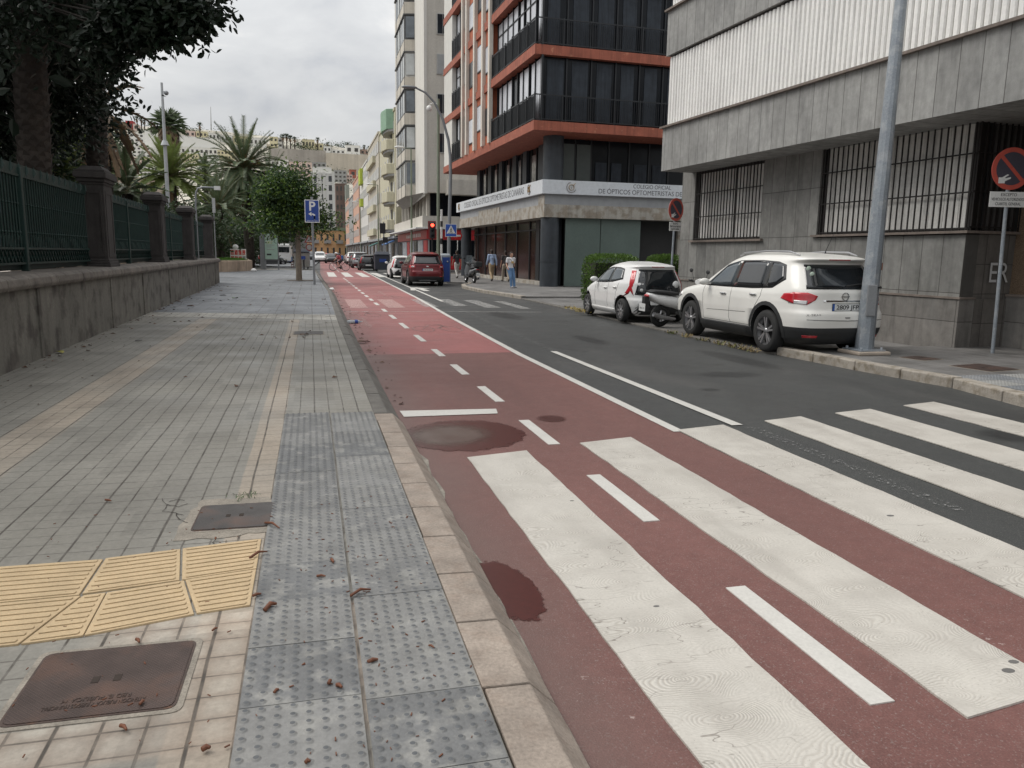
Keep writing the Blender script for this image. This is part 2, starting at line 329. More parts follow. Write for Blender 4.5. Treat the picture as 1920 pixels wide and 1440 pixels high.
st(strip(lambda y: 3.9+(y-12.3)*.025, lambda y: 4.03+(y-12.3)*.025, [12.3, 17, 22, 26], .0085), 'inner_lane_line', M_ghost)
st(strip(lambda y: 3.98, lambda y: 4.1, [3.9, 5, 6.4], .0085), 'inner_lane_line', M_ghost)
mb = MB()
for a, b in ((2.15, 3.17), (4.14, 5.16), (6.11, 7.1), (8.08, 9.08), (10.05, 11.0), (11.95, 12.85), (14.05, 15.2), (16.6, 17.9), (19.1, 20.3), (21.4, 22.5)):
    mb.box(1.925, a, .004, 2.03, b, .0095)
for i in range(12): a = 24.2+i*2.25; mb.box(1.93, a, .004, 2.04, a+1.2, .0095)
for i in range(24): a = 66+i*4; mb.box(2.2+i*.05, a, .004, 2.3+i*.05, a+2, .0095)
st(mb, 'bike_lane_dashes', M_line)
st(MB().add([(.85, 7.46, .01), (1.8, 7.45, .01), (1.84, 7.69, .01), (.84, 7.76, .01)], [(0, 1, 2, 3)]), 'stop_bar', M_line)
# near zebra crossing (thick combed paint)
mb = MB(); ed = [(1.16, 1.68, 5.82), (2.21, 2.73, 6.1), (3.28, 3.82, 6.41), (4.33, 4.83, 6.62), (5.31, 5.84, 6.83), (6.37, 6.88, 7.06)]
lo = [1.75, 2.0, 2.3, 2.55, 2.8, 3.0]
for (a, b, t), l in zip(ed, lo):
    n = 26; L1 = []; R1 = []
    for i in range(n+1): y = lerp(l, t, i/n); L1.append((a+rnd.uniform(-.006, .006), y)); R1.append((b+rnd.uniform(-.006, .006), y+.12*(1 if i == n else .6 if i == 0 else 0)))
    for i in range(n): mb.slab([(*L1[i], .004), (*R1[i], .004), (*R1[i+1], .004), (*L1[i+1], .004)], (0, 0, .0085))
st(mb, 'zebra_crossing', M_wp)
# middle, worn crossing at about 25 m
mb = MB()
for a, b in ((1.07, 1.6), (2.18, 2.7)): mb.sheet([(a, 22.95), (b, 23), (b+.02, 27.2), (a+.02, 27.2)], .0085)
st(mb, 'old_zebra_crossing', M_fade)
mb = MB()
for a, b, y0, y1 in ((3.33, 3.75, 23.3, 27.3), (4.24, 4.72, 23.7, 27.3), (5.12, 5.6, 22.9, 26.7), (6.08, 6.42, 22.4, 26.1)): mb.sheet([(a, y0), (b, y0), (b+.03, y1), (a+.03, y1)], .0085)
mb.sheet([(.85, 21.4), (3.4, 21.3), (6.3, 20.9), (6.3, 21.05), (3.4, 21.45), (.85, 21.55)], .011)
st(mb, 'old_zebra_crossing', M_worn)
mb = MB()
for a in (1.12, 2.2, 3.3, 4.45, 5.5, 6.6): mb.sheet([(a, 52.7), (a+.55, 52.7), (a+.65, 64.6-.2*a), (a+.1, 64.6-.2*a)], .0095)
st(mb, 'far_zebra_crossing', M_line)
mb = MB()
for x0, x1, y in ((2.19, 2.95, 18.4), (2.35, 2.86, 15.3), (.95, 1.85, 29), (2.0, 3.9, 50), (1.0, 1.7, 31.5), (1.0, 1.6, 34), (2.4, 3.2, 38)): mb.sheet([(x0, y-.07), (x1, y-.07), (x1, y+.07), (x0, y+.07)], .009)
def arrow(mb, x, y, w, l, up=1, z=.009):
    mb.sheet([(x-w*.14, y), (x+w*.14, y), (x+w*.14, y+up*l*.6), (x-w*.14, y+up*l*.6)][::up], z); mb.sheet([(x-w/2, y+up*l*.6), (x+w/2, y+up*l*.6), (x, y+up*l)][::up], z)
arrow(mb, 1.2, 19.3, .35, 2.6, -1); arrow(mb, 2.75, 30.2, .3, 3)
def bikesym(mb, x, y, s, z=.009):
    for cx in (-.5, .5):
        pts = [(x+cx*s*.55+.2*s*math.cos(t*.524), y+.55*s*math.sin(t*.524), z) for t in range(13)]
        for p, q in zip(pts, pts[1:]): mb.bar(p, q, .045, .002)
    for p, q in (((-.28, 0), (-.05, .8)), ((-.05, .8), (.22, .75)), ((.28, 0), (.15, 1.0)), ((-.28, 0), (.02, .05)), ((.02, .05), (.22, .75)), ((.1, 1.0), (.24, 1.0)), ((-.12, .9), (.02, .9))): mb.bar((x+p[0]*s, y+p[1]*s, z), (x+q[0]*s, y+q[1]*s, z), .045, .002)
bikesym(mb, 2.6, 16.4, 1.1); bikesym(mb, 1.25, 20.3, 1.0); bikesym(mb, 2.75, 28.6, 1.1)
st(mb, 'bike_lane_symbols', m_paint('worn_pale_symbols', (.42, .27, .25), .75))
mb = MB(); arrow(mb, 4.85, 33.4, 1.0, 3.6); mb.sheet([(4.2, 33.9), (4.4, 33.9), (4.75, 36.8), (4.55, 36.8)], .0095); st(mb, 'road_arrow', M_line)
for x, y, r in ((2.62, 2.22, .022), (2.7, 2.27, .018), (1.5, 3.05, .012), (3.5, 3.9, .02), (1.62, 4.6, .012)): st(MB().sheet([(x+r*1.3*math.cos(a*.6), y+r*.8*math.sin(a*.6)) for a in range(11)], .0132), 'chewing_gum_spot', mat('gum_spot', (.12, .115, .11), .8))
# ---------------------------------------------------------------- left pavement and kerb
def wallx(y): return -3.52-.0212*(y-10)
st(MB().prism([(-4.6, -4), (.53, -4), (.53, 16), (.6, 30), (.4, 47), (.3, 66), (-3, 70), (-9, 62), (-16, 62), (-40, 95), (-40, 36), (-4.6, 36)], -.02, .13), 'pavement', [M_paver])
mb = MB(); mb.sheet([(wallx(19)+.02, 19.9), (.53, 18.85), (.6, 30), (.4, 47), (.3, 65), (-2.8, 67), (-6.5, 60.5), (-4.2, 39), (-4.05, 36)], .134); st(mb, 'slate_pavement', M_slate)
mb = MB(); mb.sheet([(wallx(18)+.02, 18.7), (.53, 17.3), (.53, 18.85), (wallx(19)+.02, 19.9)], .134); st(mb, 'pavement_band', M_band)
mb = MB(); mb.sheet([(-4.7, 38.5), (-4.2, 39), (-6.5, 60.5), (-9, 62), (-40, 90), (-40, 38.5)], .134); st(mb, 'plaza', M_plaza)
mb = MB(); y = -.56
while y < 6.8:   # pinkish kerb stones
    g = .006; j = rnd.uniform(-.004, .004); y0, y1 = y+g, min(y+.49, 7.09)-g
    mb.add([(.535+j, y0, -.02), (.535+j, y0, .131), (.70, y0, .127), (.80, y0, .03), (.80, y0, -.02), (.535+j, y1, -.02), (.535+j, y1, .131), (.70, y1, .127), (.80, y1, .03), (.80, y1, -.02)],
           [(0, 1, 2, 3, 4), (9, 8, 7, 6, 5), (0, 5, 6, 1), (1, 6, 7, 2), (2, 7, 8, 3), (3, 8, 9, 4)]); y += .49
st(mb, 'kerb', M_kerb, bev=.006)
mb = MB(); ys = [-3+.21*i for i in range(44)]; e1 = [.83+rnd.uniform(-.025, .025) for _ in ys]
for i in range(len(ys)-1): mb.add([(.79, ys[i], .008), (e1[i], ys[i], .0065), (e1[i+1], ys[i+1], .0065), (.79, ys[i+1], .008)], [(0, 1, 2, 3)])
st(mb, 'gutter', M_gut)
def k2(y): return .53 if y < 16 else .53+.005*(y-16) if y < 30 else .6-.0095*(y-30)
mb = MB(); y = 7.1
while y < 66:
    l = rnd.uniform(.7, 1.1); a, b = k2(y), k2(y+l); q = rnd.uniform(-.008, .008); g = .008
    mb.add([(a, y+g, -.02), (a, y+g, .132), (a+.13, y+g, .13+q), (a+.26, y+g, .02), (a+.27, y+g, -.02), (b, y+l-g, -.02), (b, y+l-g, .132), (b+.13, y+l-g, .13+q), (b+.26, y+l-g, .02), (b+.27, y+l-g, -.02)],
           [(0, 1, 2, 3, 4), (9, 8, 7, 6, 5), (0, 5, 6, 1), (1, 6, 7, 2), (2, 7, 8, 3), (3, 8, 9, 4)]); y += l
st(mb, 'kerb', M_kerbg, bev=.01)
# tactile slabs with domes
M_tact = [mat('tactile_blue_grey_%s' % 'abc'[i], c, .7, var=.2, vs=5, fine=.1, bump=.25, bs=80, col2=(.215, .212, .2), c2t=.56) for i, c in enumerate(((.152, .152, .149), (.182, .181, .175), (.132, .134, .134)))]
mb = MB(); DP = [(.0185, -.0004), (.0165, .0006), (.0145, .0012), (.0125, .0042), (.0085, .0066), (0, .0074)]
for col, (x0, x1) in enumerate(((-.268, .128), (.136, .528))):
    y = 7.19-.04*col; i = 0
    while y > 1.2:
        t = rnd.randrange(3); z = .136+rnd.uniform(-.0015, .0015); mb.box(x0+.003, y-.394, .1, x1-.003, y, z, t)
        wear = rnd.choice((1, 1, .75, .4)) if y > 3.3 else 1
        if y < 7.3:
            for a in range(8):
                for b in range(8):
                    if rnd.random() < .02: continue
                    mb.lathe([(r*1., h*wear) for r, h in DP], (x0+.024+a*(x1-x0-.048)/7, y-.372+b*.05, z), n=10, m=t, cap=False); mb.lathe([(.0088, .0067*wear), (0, .0077*wear)], (x0+.024+a*(x1-x0-.048)/7, y-.372+b*.05, z), n=8, m=3, cap=False)
        y -= .397; i += 1
st(mb, 'tactile_paving', M_tact+[mat('worn_dark_dome_tops', (.085, .09, .095), .6, var=.3, vs=20)])
# yellow ribbed tactile strip
M_yel = mat('yellow_tactile_stone', (.46, .345, .205), .75, var=.12, vs=6, fine=.08, bump=.35, bs=90, col2=(.42, .31, .17), c2t=.68)
mb = MB()
tiles = [[(-1.95, 3.44), (-1.0, 3.46), (-1.0, 3.86), (-1.95, 3.87)], [(-.99, 3.47), (-.61, 3.53), (-.665, 3.92), (-.99, 3.87)], [(-.6, 3.53), (-.285, 3.59), (-.285, 3.98), (-.655, 3.925)],
         [(-1.95, 3.05), (-1.1, 3.05), (-.99, 3.45), (-1.95, 3.43)], [(-1.09, 3.05), (-.885, 3.07), (-.895, 3.46), (-.98, 3.45)], [(-.88, 3.07), (-.5, 3.165), (-.59, 3.52), (-.89, 3.46)], [(-.49, 3.17), (-.285, 3.2), (-.285, 3.58), (-.585, 3.525)]]
for T in tiles:
    T = [Vector((*p, 0)) for p in T]; mb.prism([p[:2] for p in T], .1, .1385); n = 8
    for i in range(n):
        t = (i+.5)/n; a = T[0].lerp(T[3], t); b = T[1].lerp(T[2], t); d = b-a
        if d.length < .05: continue
        g = d.normalized()*.02; a2, b2 = a+g, b-g
        mb.slab([(a2.x, a2.y-.013, .1385), (b2.x, b2.y-.013, .1385), (b2.x+.004, b2.y, .1385), (b2.x, b2.y+.013, .1385), (a2.x, a2.y+.013, .1385), (a2.x-.004, a2.y, .1385)], (0, 0, .005))
st(mb, 'yellow_tactile_strip', M_yel, bev=.003)
# ---------------------------------------------------------------- right pavement
RP = [(7.62, -4), (7.62, 6.2), (7.95, 8.0), (7.75, 9.6), (7.62, 11.4), (7.42, 11.9), (7.45, 17), (7.5, 22), (7.5, 27.5), (7.0, 32), (6.95, 36), (7.3, 38.2), (7.9, 39.6), (8.2, 41), (7.3, 42.4), (7.2, 45), (7.2, 56), (8.5, 59), (30, 60), (40, 40), (40, -4)]
st(MB().prism(RP[:5]+[(40, 11.4), (40, -4)], -.02, .10), 'pavement', M_pavR); st(MB().prism([(7.62, 11.4)]+RP[5:9]+[(40, 27.5), (40, 11.4)], -.02, .03), 'pavement', M_pavR); st(MB().prism(RP[8:-1]+[(40, 27.5)], -.02, .10), 'pavement', M_pavR)
def kerbrun(P, z1, w, m, name='kerb', L=.9):
    mb = MB()
    for (a, b) in zip(P, P[1:]):
        a = Vector((*a, 0)); b = Vector((*b, 0)); d = b-a; n = max(1, round(d.length/L)); nn = Vector((-d.y, d.x, 0)).normalized()*(-w)
        for i in range(n):
            p = a+d*(i/n)+d.normalized()*.006; q = a+d*((i+1)/n)-d.normalized()*.006; h = z1+rnd.uniform(-.004, .004)
            mb.slab([(p.x, p.y, -.02), (q.x, q.y, -.02), (q.x+nn.x, q.y+nn.y, -.02), (p.x+nn.x, p.y+nn.y, -.02)], (0, 0, h+.02))
    st(mb, name, m, bev=.018)
rr = [(p[0]-.03, p[1]) for p in RP]
kerbrun(rr[0:5], .135, .2, M_kerbl); kerbrun(rr[4:9], .04, .2, M_kerbg); kerbrun(rr[8:14], .13, .2, M_kerbl); kerbrun(rr[14:19], .13, .2, M_kerbl)
st(MB().prism([(6.75+.5, 72), (7.7, 69.5), (30, 68.5), (30, 260), (12, 260), (9.5, 160), (8, 110)], -.02, .12), 'pavement', M_pavR)
# side-street pavements behind the left plaza
st(MB().prism([(.2, 84), (-3, 82), (-12, 95), (-14, 150), (1.2, 240), (4.2, 240)], -.02, .12), 'pavement', M_slate)
M_iron = mat('rusted_iron_cover', (.07, .048, .04), .55, .3, var=.25, vs=9, fine=.15, bump=.3, bs=60, col2=(.13, .07, .045), c2t=.6)
def m_tread(name, base):
    s = NT(name); x, y = s.xyz()[0], s.xyz()[1]; k = s.ma('MULTIPLY', s.ma('SINE', s.ma('MULTIPLY', x, 420)), s.ma('SINE', s.ma('MULTIPLY', y, 420)))
    s.bump(s.mr(k, 0, .3), .8, .003); c = s.val((*base, 1), s.ma('MULTIPLY', s.mr(k, -.2, .4, .8, 1.15), s.mr(s.noise(6, 5), .3, .7, .75, 1.3)))
    return s.fin(s.mix(s.mr(s.noise(4, 4), .5, .7, 0, .6), c, (.15, .08, .055, 1)), .5, .25, .5)
M_tread = m_tread('rusty_tread_iron', (.075, .052, .045)); M_treadg = m_tread('grey_tread_iron', (.075, .068, .064))
M_mort = mat('mortar_surround', (.235, .21, .175), .9, var=.25, vs=9, fine=.2, bump=.6, bs=50)
def manhole(label, cx, cy, w, d, z, m, rz=0, txt=None, r=.03, mort=.03, skew=0):
    t = thing('manhole_cover', label, 'manhole cover', (cx, cy, z), rz)
    P = []
    for sx, sy, a0 in ((1, 1, 0), (-1, 1, 90), (-1, -1, 180), (1, -1, 270)):
        for k in range(4): a = R_(a0+k*30); P.append((sx*(w/2-r)+r*math.cos(a)+skew*sy*d/2, sy*(d/2-r)+r*math.sin(a)))
    MB().prism(P, -.02, .008).build('cover_plate', m, t)
    q = [(p[0]*(1+2*mort/w), p[1]*(1+2*mort/d)) for p in P]; MB().prism(q, -.02, .0035).build('mortar_frame', M_mort, t)
    f = [(p[0]*(1+.018/w), p[1]*(1+.018/d)) for p in P]; MB().prism(f, -.02, .0055).build('iron_rim', M_iron, t)
    [MB().box(sx*.035-.012, -.02, .008, sx*.035+.012, .02, .0095).build('lifting_slot', mat('slot_dirt', (.03, .02, .015), .9), t) for sx in (-1, 1)]
    if txt:
        text('raised_lettering', txt[0], .032, M_iron, t, (0, -d/2+.065, .008), (0, 0, math.pi), ext=.0022, width=w*.62); text('raised_lettering', txt[1], .032, M_iron, t, (0, -d/2+.1, .008), (0, 0, math.pi), ext=.0022, width=w*.42) if len(txt) > 1 else 0
    return t
manhole('large rusty brown manhole cover with rounded corners beside the yellow tactile strip', -.72, 2.715, .5, .44, .13, M_tread, R_(-1), ('ATENCION PUBLICA Y JUEGOS MUNICIPAL', 'RED E. PUBLICA M'), skew=.0)
manhole('smaller grey brown manhole cover with cracked mortar beside the grey tactile slabs', -.45, 4.385, .39, .41, .13, M_treadg, R_(-1))
manhole('small dark square cover far up the left pavement under a dead leaf', -.07, 14.6, .5, .55, .13, mat('dark_cover', (.075, .07, .065), .7), 0)
manhole('rusty cover in the right pavement nearest the tactile slabs', 9.35, 8.9, .62, .6, .10, M_tread, R_(10))
manhole('smaller rusty cover in the right pavement behind the lamp post base', 9.2, 9.95, .42, .4, .10, M_tread, R_(10))
mb = MB()
for i in range(7):
    for j in range(3):
        x0, y0 = 8.15+.41*j, 8.3-.41*i; t = rnd.randrange(3); mb.box(x0, y0-.4, .06, x0+.4, y0, .106, t)
        for a in range(8):
            for b in range(8): mb.lathe([(.016, 0), (.012, .003), (0, .005)], (x0+.025+a*.05, y0-.375+b*.05, .106), n=6, m=t)
st(mb, 'tactile_paving', [mat('tact_light_%d' % i, c, .7, var=.15, vs=6) for i, c in enumerate(((.2, .205, .21), (.26, .26, .25), (.16, .17, .18)))])
# broken mortar patch and weeds, wet patches
def blob(pts, n=5, j=.012):
    o = []
    for a, b in zip(pts, pts[1:]+pts[:1]):
        for i in range(n): t = i/n; o.append((lerp(a[0], b[0], t)+rnd.uniform(-j, j), lerp(a[1], b[1], t)+rnd.uniform(-j, j)))
    return o
st(MB().sheet(blob([(-.72, 4.05), (-.7, 4.5), (-.66, 4.72), (-.3, 4.7), (-.24, 4.62), (-.25, 4.1), (-.45, 4.06)], 4, .02), .1325), 'broken_mortar', M_mort)
def m_feather(name, col, rough, rx, ry, jag=.35, amax=.85, sc=9, soft=.12, col2=None):
    s = NT(name); x, y = s.xyz()[0], s.xyz()[1]; d = s.ma('SQRT', s.ma('ADD', s.ma('POWER', s.ma('DIVIDE', x, rx), 2), s.ma('POWER', s.ma('DIVIDE', y, ry), 2)))
    d = s.ma('ADD', d, s.ma('MULTIPLY', s.ma('SUBTRACT', s.noise(sc, 7, .72), .5), jag*2)); s.put(s.b.inputs['Alpha'], s.mr(d, .82-soft, .82+soft, amax, 0, True))
    c = s.val((*col, 1), s.mr(s.noise(22, 5, .7), .3, .7, .8, 1.2))
    if col2: c = s.mix(s.mr(s.noise(4, 4), .4, .65), c, (*col2, 1))
    return s.fin(c, rough, 0, .6)
def feather(name, x, y, rx, ry, z, rot=0, **k):
    o = MB().sheet([(rx*1.35*math.cos(a*.2618), ry*1.35*math.sin(a*.2618)) for a in range(24)], 0).build(name, m_feather(name+'_%d' % (y*100), k.pop('col'), k.pop('rough', .3), rx, ry, **k)); o.location = (x, y, z); o.rotation_euler.z = rot; tag(o, kind='structure')
feather('wet_patch', 1.28, 6.62, .66, .72, .0072, -.5, col=(.075, .02, .017), soft=.03, jag=.22, amax=.9)
feather('puddle', 1.16, 6.62, .4, .44, .0084, -.5, col=(.15, .115, .10), rough=.28, soft=.3, jag=.2, amax=.75, col2=(.11, .07, .06))
feather('wet_patch', .88, 3.4, .17, .42, .0072, .06, col=(.07, .019, .016), soft=.03, jag=.3, amax=.9, sc=14)
feather('wet_patch', 2.27, 7.12, .17, .19, .0074, 0, col=(.085, .03, .026), soft=.2, jag=.2, amax=.55)
for x, y, rx, ry in ((5.6, 9.5, .5, .3), (5.2, 14, .25, .9), (6.3, 5.6, .35, .3), (5.0, 20, .4, 1.5), (6.6, 11, .3, 1.2), (4.7, 8.4, .15, .12)): feather('oil_stain', x, y, rx, ry, .0045, 0, col=(.022, .022, .023), soft=.35, jag=.4, amax=.35, rough=.5)

mb = MB()
for pts in (((304, 934), (312, 946), (306, 958), (330, 962), (345, 966)), ((312, 946), (335, 950), (352, 944)), ((330, 962), (338, 974), (352, 980)), ((318, 940), (330, 936), (346, 938)), ((405, 1010), (398, 1018), (420, 1022), (424, 1012))):
    P = [gr(*p, .1345) for p in pts]; P = [p.lerp(q, t)+Vector((rnd.uniform(-.006, .006), rnd.uniform(-.006, .006), 0)) for p, q in zip(P, P[1:]) for t in (0, .33, .66)]+[P[-1]]
    for p, q in zip(P, P[1:]): mb.bar(p, q, rnd.uniform(.0015, .0045), .001)
st(mb, 'paving_cracks', mat('crack_dirt', (.03, .025, .02), .95))
# ---------------------------------------------------------------- garden wall, pillars, iron fence (left)
M_wall = mat('dark_stone_wall', (.155, .145, .125), .85, var=.22, vs=1.6, fine=.14, bump=.4, bs=40, streak=.28, sscale=4, col2=(.085, .075, .066))
M_cope = mat('worn_brown_coping', (.15, .133, .115), .8, var=.3, vs=3, fine=.15, bump=.4, bs=35, col2=(.1, .085, .075), rndv=.1)
M_lava = mat('dark_lava_stone', (.046, .041, .039), .85, var=.25, vs=3, fine=.15, bump=.5, bs=40, streak=.2)
M_green = mat('green_painted_iron', (.01, .032, .027), .5, .1, var=.25, vs=4, fine=.1, bump=.1); M_green2 = mat('dark_green_sheet_iron', (.008, .024, .021), .55, .1, var=.3, vs=3)
wz = .0212; W0 = (-3.52, 10, 0)
wall = thing('garden_wall', 'long dark stone garden wall with worn coping under the green iron fence', 'wall', W0, wz)
mb = MB(); mb.box(-.5, -13, -.05, 0, 28.3, 1.08); mb.build('wall_base', M_wall, wall)
mb = MB()
for y in (1.6, 5.95, 9.2, 13.1, 19.8, 26.4): mb.box(-.05, y-.05, -.04, .022, y+.05, 1.06)
mb.build('buttress_strip', M_wall, wall)
mb = MB(); y = -13.
while y < 28.3:
    l = rnd.uniform(.5, .8); y1 = min(y+l, 28.38); q = rnd.uniform(0, .012)
    a, b = y+.003, y1-.003; P = [(-.56, 1.08), (.05+q, 1.08), (.075+q, 1.13), (.06+q, 1.215), (-.02, 1.26), (-.56, 1.27)]
    mb.add([(p[0], a, p[1]) for p in P]+[(p[0], b, p[1]) for p in P], [list(range(6)), list(range(6, 12))[::-1]]+[((i+1) % 6, i, 6+i, 6+(i+1) % 6) for i in range(6)]); y = y1
mb.build('coping', M_cope, wall, bev=.012)
pil0 = thing('stone_pillar', '', 'pillar', W0, wz)
mb = MB(); mb.box(-.37, -.37, .14, .37, .37, 1.62); mb.build('shaft', M_lava, pil0, bev=.01)
mb = MB()
for f in (0, 1):
    for a, b, c, d in ((-.29, .2, -.22, 1.5), (.22, .2, .29, 1.5), (-.22, .2, .22, .27), (-.22, 1.43, .22, 1.5)):
        mb.box(.365, a, b, .39, c, d) if f else mb.box(a, -.39, b, c, -.365, d)
mb.build('panel_moulding', M_lava, pil0)
mb = MB(); 
for z0, z1, w in ((0, .06, .46), (.06, .11, .43), (.11, .15, .4)): mb.box(-w, -w, z0, w, w, z1)
mb.build('foot', M_lava, pil0, bev=.012)
mb = MB()
for z0, z1, w in ((1.6, 1.65, .4), (1.65, 1.72, .45), (1.72, 1.83, .52), (1.83, 1.88, .47)): mb.box(-w, -w, z0, w, w, z1)
mb.add([(-.42, -.42, 1.88), (.42, -.42, 1.88), (.42, .42, 1.88), (-.42, .42, 1.88), (-.3, -.3, 1.96), (.3, -.3, 1.96), (.3, .3, 1.96), (-.3, .3, 1.96)], [(4, 5, 6, 7), (0, 1, 5, 4), (1, 2, 6, 5), (2, 3, 7, 6), (3, 0, 4, 7)])
mb.build('cap', M_lava, pil0, bev=.012)
def wl(x, y, z=0): c, s_ = math.cos(wz), math.sin(wz); return (W0[0]+x*c-y*s_, W0[1]+x*s_+y*c, z)
for k, lb in enumerate(('nearest dark stone pillar of the garden wall, its cap above the green fence', 'second dark stone pillar along the garden wall', 'third dark stone pillar along the garden wall, before the last one', 'last dark stone pillar standing at the far end of the garden wall')):
    o = pil0 if k == 0 else copy_tree(pil0); o.scale = (.54, .95, .96); o.location = wl(-.3, 6.78+6.62*k+(0 if k < 3 else .35), 1.26); o['label'] = lb; o['group'] = 'stone pillars on the garden wall'
def fence_panel(y0, y1, label, group='iron fence panels between the pillars'):
    L_ = y1-y0; t = thing('iron_fence_panel', label, 'fence', wl(-.42, y0, 1.265), wz, group)
    mb = MB(); mb.box(-.015, 0, 1.36, .02, L_, 1.5)
    n = int(L_/.33)
    for i in range(n+1): a = L_*i/n; mb.add([(.021, a-.03, 1.36), (.021, a+.03, 1.36), (.05, a, 1.43), (.021, a, 1.54)], [(0, 1, 2), (0, 2, 3), (1, 3, 2)])
    mb.build('top_fascia', M_green, t)
    mb = MB(); [mb.box(-.02, 0, z, .03, L_, z+.03) for z in (.1, .31, 1.33)]; mb.build('rail', M_green, t)
    mb = MB(); n = int(L_/.115)
    for i in range(n): a = L_*(i+.5)/n; mb.tube([(0, a, .34), (0, a, 1.34)], .014, 6); mb.ball((0, a, .55), .024, n=3); mb.ball((0, a, .95), .022, n=3)
    mb.build('fence_bars', M_green, t)
    mb = MB(); n = int(L_/.14)
    for i in range(n): a = L_*i/n; b = a+L_/n; mb.bar((.0, a, .13), (.0, b, .31), .02, .016); mb.bar((.01, a, .31), (.01, b, .13), .02, .016)
    for i in range(n): a = L_*i/n; mb.bar((.01, a, .34), (.01, a+.07, .5), .014, .014)
    mb.build('lattice', M_green, t)
    MB().box(-.06, 0, .02, -.045, L_, 1.34).build('back_sheet', M_green2, t)
    MB().box(-.05, L_/2-.045, 0, .05, L_/2+.045, 1.46).build('post', M_green, t, bev=.008)
    return t
fence_panel(-1.0, 6.35, 'nearest green iron fence panel with its wide dented top sheet')
fence_panel(-7.6, -1.1, 'green iron fence panel beside the camera, out to the left')
for k, lb in enumerate(('green iron fence panel between the first and second stone pillars', 'green iron fence panel between the second and third stone pillars', 'green iron fence panel between the last two stone pillars')): fence_panel(7.15+6.62*k, 13+6.62*k, lb)
# ---------------------------------------------------------------- grey concrete building (right)
def m_panel(name, base, pitch, zj=None, off=0., var=.2, streak=.3, ax=1, zp=None, spots=True, base2=None):
    s = NT(name); X = s.xyz(); u = s.ma('ADD', X[ax], off); z = X[2]
    ci = s.ma('FLOOR', s.ma('DIVIDE', u, pitch)); j = s.mr(s.ma('PINGPONG', u, pitch/2), .004, .010, 1, 0, True)
    rn = s.n('ShaderNodeTexWhiteNoise', noise_dimensions='2D'); zc = 0.
    if zp: zc = s.ma('FLOOR', s.ma('DIVIDE', z, zp)); j = s.ma('MAXIMUM', j, s.mr(s.ma('PINGPONG', z, zp/2), .004, .009, 1, 0, True))
    s.put(rn.inputs[0], s.vec(ci, zc)); f = s.mr(rn.outputs[0], 0, 1, 1-var*.6, 1+var*.5)
    f = s.ma('MULTIPLY', f, s.mr(s.noise(1.1, 6, .65), .3, .7, 1-var, 1+var)); f = s.ma('MULTIPLY', f, s.mr(s.noise(7, 5, .65), .3, .7, .87, 1.12))
    f = s.ma('MULTIPLY', f, s.mr(s.noise(7, 4, .6, scale3=(1, 1, .12)), .45, .75, 1.08, 1-streak)); f = s.ma('MULTIPLY', f, s.mr(s.noise(90, 2), .3, .7, .93, 1.07))
    c = s.val((*base, 1), f)
    if base2: c = s.mix(s.mr(s.noise(1.6, 4, .7, scale3=(1, 1, .4)), .52, .68, 0, .8), c, s.val((*base2, 1), f))
    if spots:
        v = s.n('ShaderNodeTexVoronoi'); v.inputs['Scale'].default_value = 3.1; s.put(v.inputs['Vector'], s.oc); c = s.mix(s.mr(v.outputs['Distance'], .045, .035, 0, .5), c, (.42, .4, .36, 1))
    c = s.mix(s.ma('MULTIPLY', j, .75), c, (.045, .04, .036, 1)); s.bump(s.ma('SUBTRACT', s.ma('MULTIPLY', s.noise(45, 4), .3), j), .5, .008)
    return s.fin(c, .8, 0, .35)
M_band2 = m_panel('grey_stained_concrete_panels', (.27, .27, .26), .43, base2=(.2, .2, .195), var=.16, streak=.22); M_low = m_panel('olive_grey_stone_panels', (.205, .203, .192), .46, zp=1.05, base2=(.15, .15, .14), var=.18, streak=.22)
M_plin = m_panel('brown_grey_plinth', (.172, .162, .15), 2.1, zp=.55, var=.18, spots=False, base2=(.17, .165, .155)); M_lowx = m_panel('end_stone_panels', (.125, .115, .105), .5, ax=0, zp=.52, spots=False)
M_lip = mat('brownish_lip_stone', (.17, .14, .12), .8, var=.25, vs=5, bump=.3, streak=.2); M_corr = mat('dirty_white_corrugated_cladding', (.8, .795, .77), .7, var=.06, vs=1.2, fine=.05, bump=.1, bs=20, streak=.16, sscale=9); M_corrd = mat('dirt_and_shade_rib_groove', (.42, .41, .38), .8, var=.25, vs=3, streak=.3)  # rib grooves coloured darker to paint in their shade, along with dirt
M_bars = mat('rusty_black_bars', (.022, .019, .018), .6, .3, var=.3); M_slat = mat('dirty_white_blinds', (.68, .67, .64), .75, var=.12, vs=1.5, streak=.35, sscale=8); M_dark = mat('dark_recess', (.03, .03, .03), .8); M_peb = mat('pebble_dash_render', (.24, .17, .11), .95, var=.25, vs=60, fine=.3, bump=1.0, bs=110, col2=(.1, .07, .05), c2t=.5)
gb = thing('office_building', 'large grey concrete building with corrugated white bands and barred ground-floor windows', 'building', (11.02, 11.18, 0), .06)
mb = MB()
for a, b, c, d in ((0, 9.7, .97, 2.07), (3.85, 5.88, 2.07, 4.3), (9.0, 9.7, 2.07, 4.3), (0, 5.88, 4.05, 4.3), (5.8, 9.1, 3.95, 4.3)): mb.box(0, a, c, .3, b, d)
mb.build('lower_wall', M_low, gb)
MB().box(-.05, -.05, -.1, .3, 9.75, .95).build('plinth', M_plin, gb); MB().box(-.07, -.07, .95, .3, 9.77, .985).build('ledge', M_lip, gb)
mb = MB(); mb.box(.3, 0, -.1, 1.15, .3, 2.12); mb.build('end_wall', M_lowx, gb); MB().box(.31, -.048, -.1, 1.15, .0, .95).build('end_plinth', M_lowx, gb)
MB().box(.9, .4, -.1, 14, 9.68, 4.2).build('inner_wall', M_dark, gb)
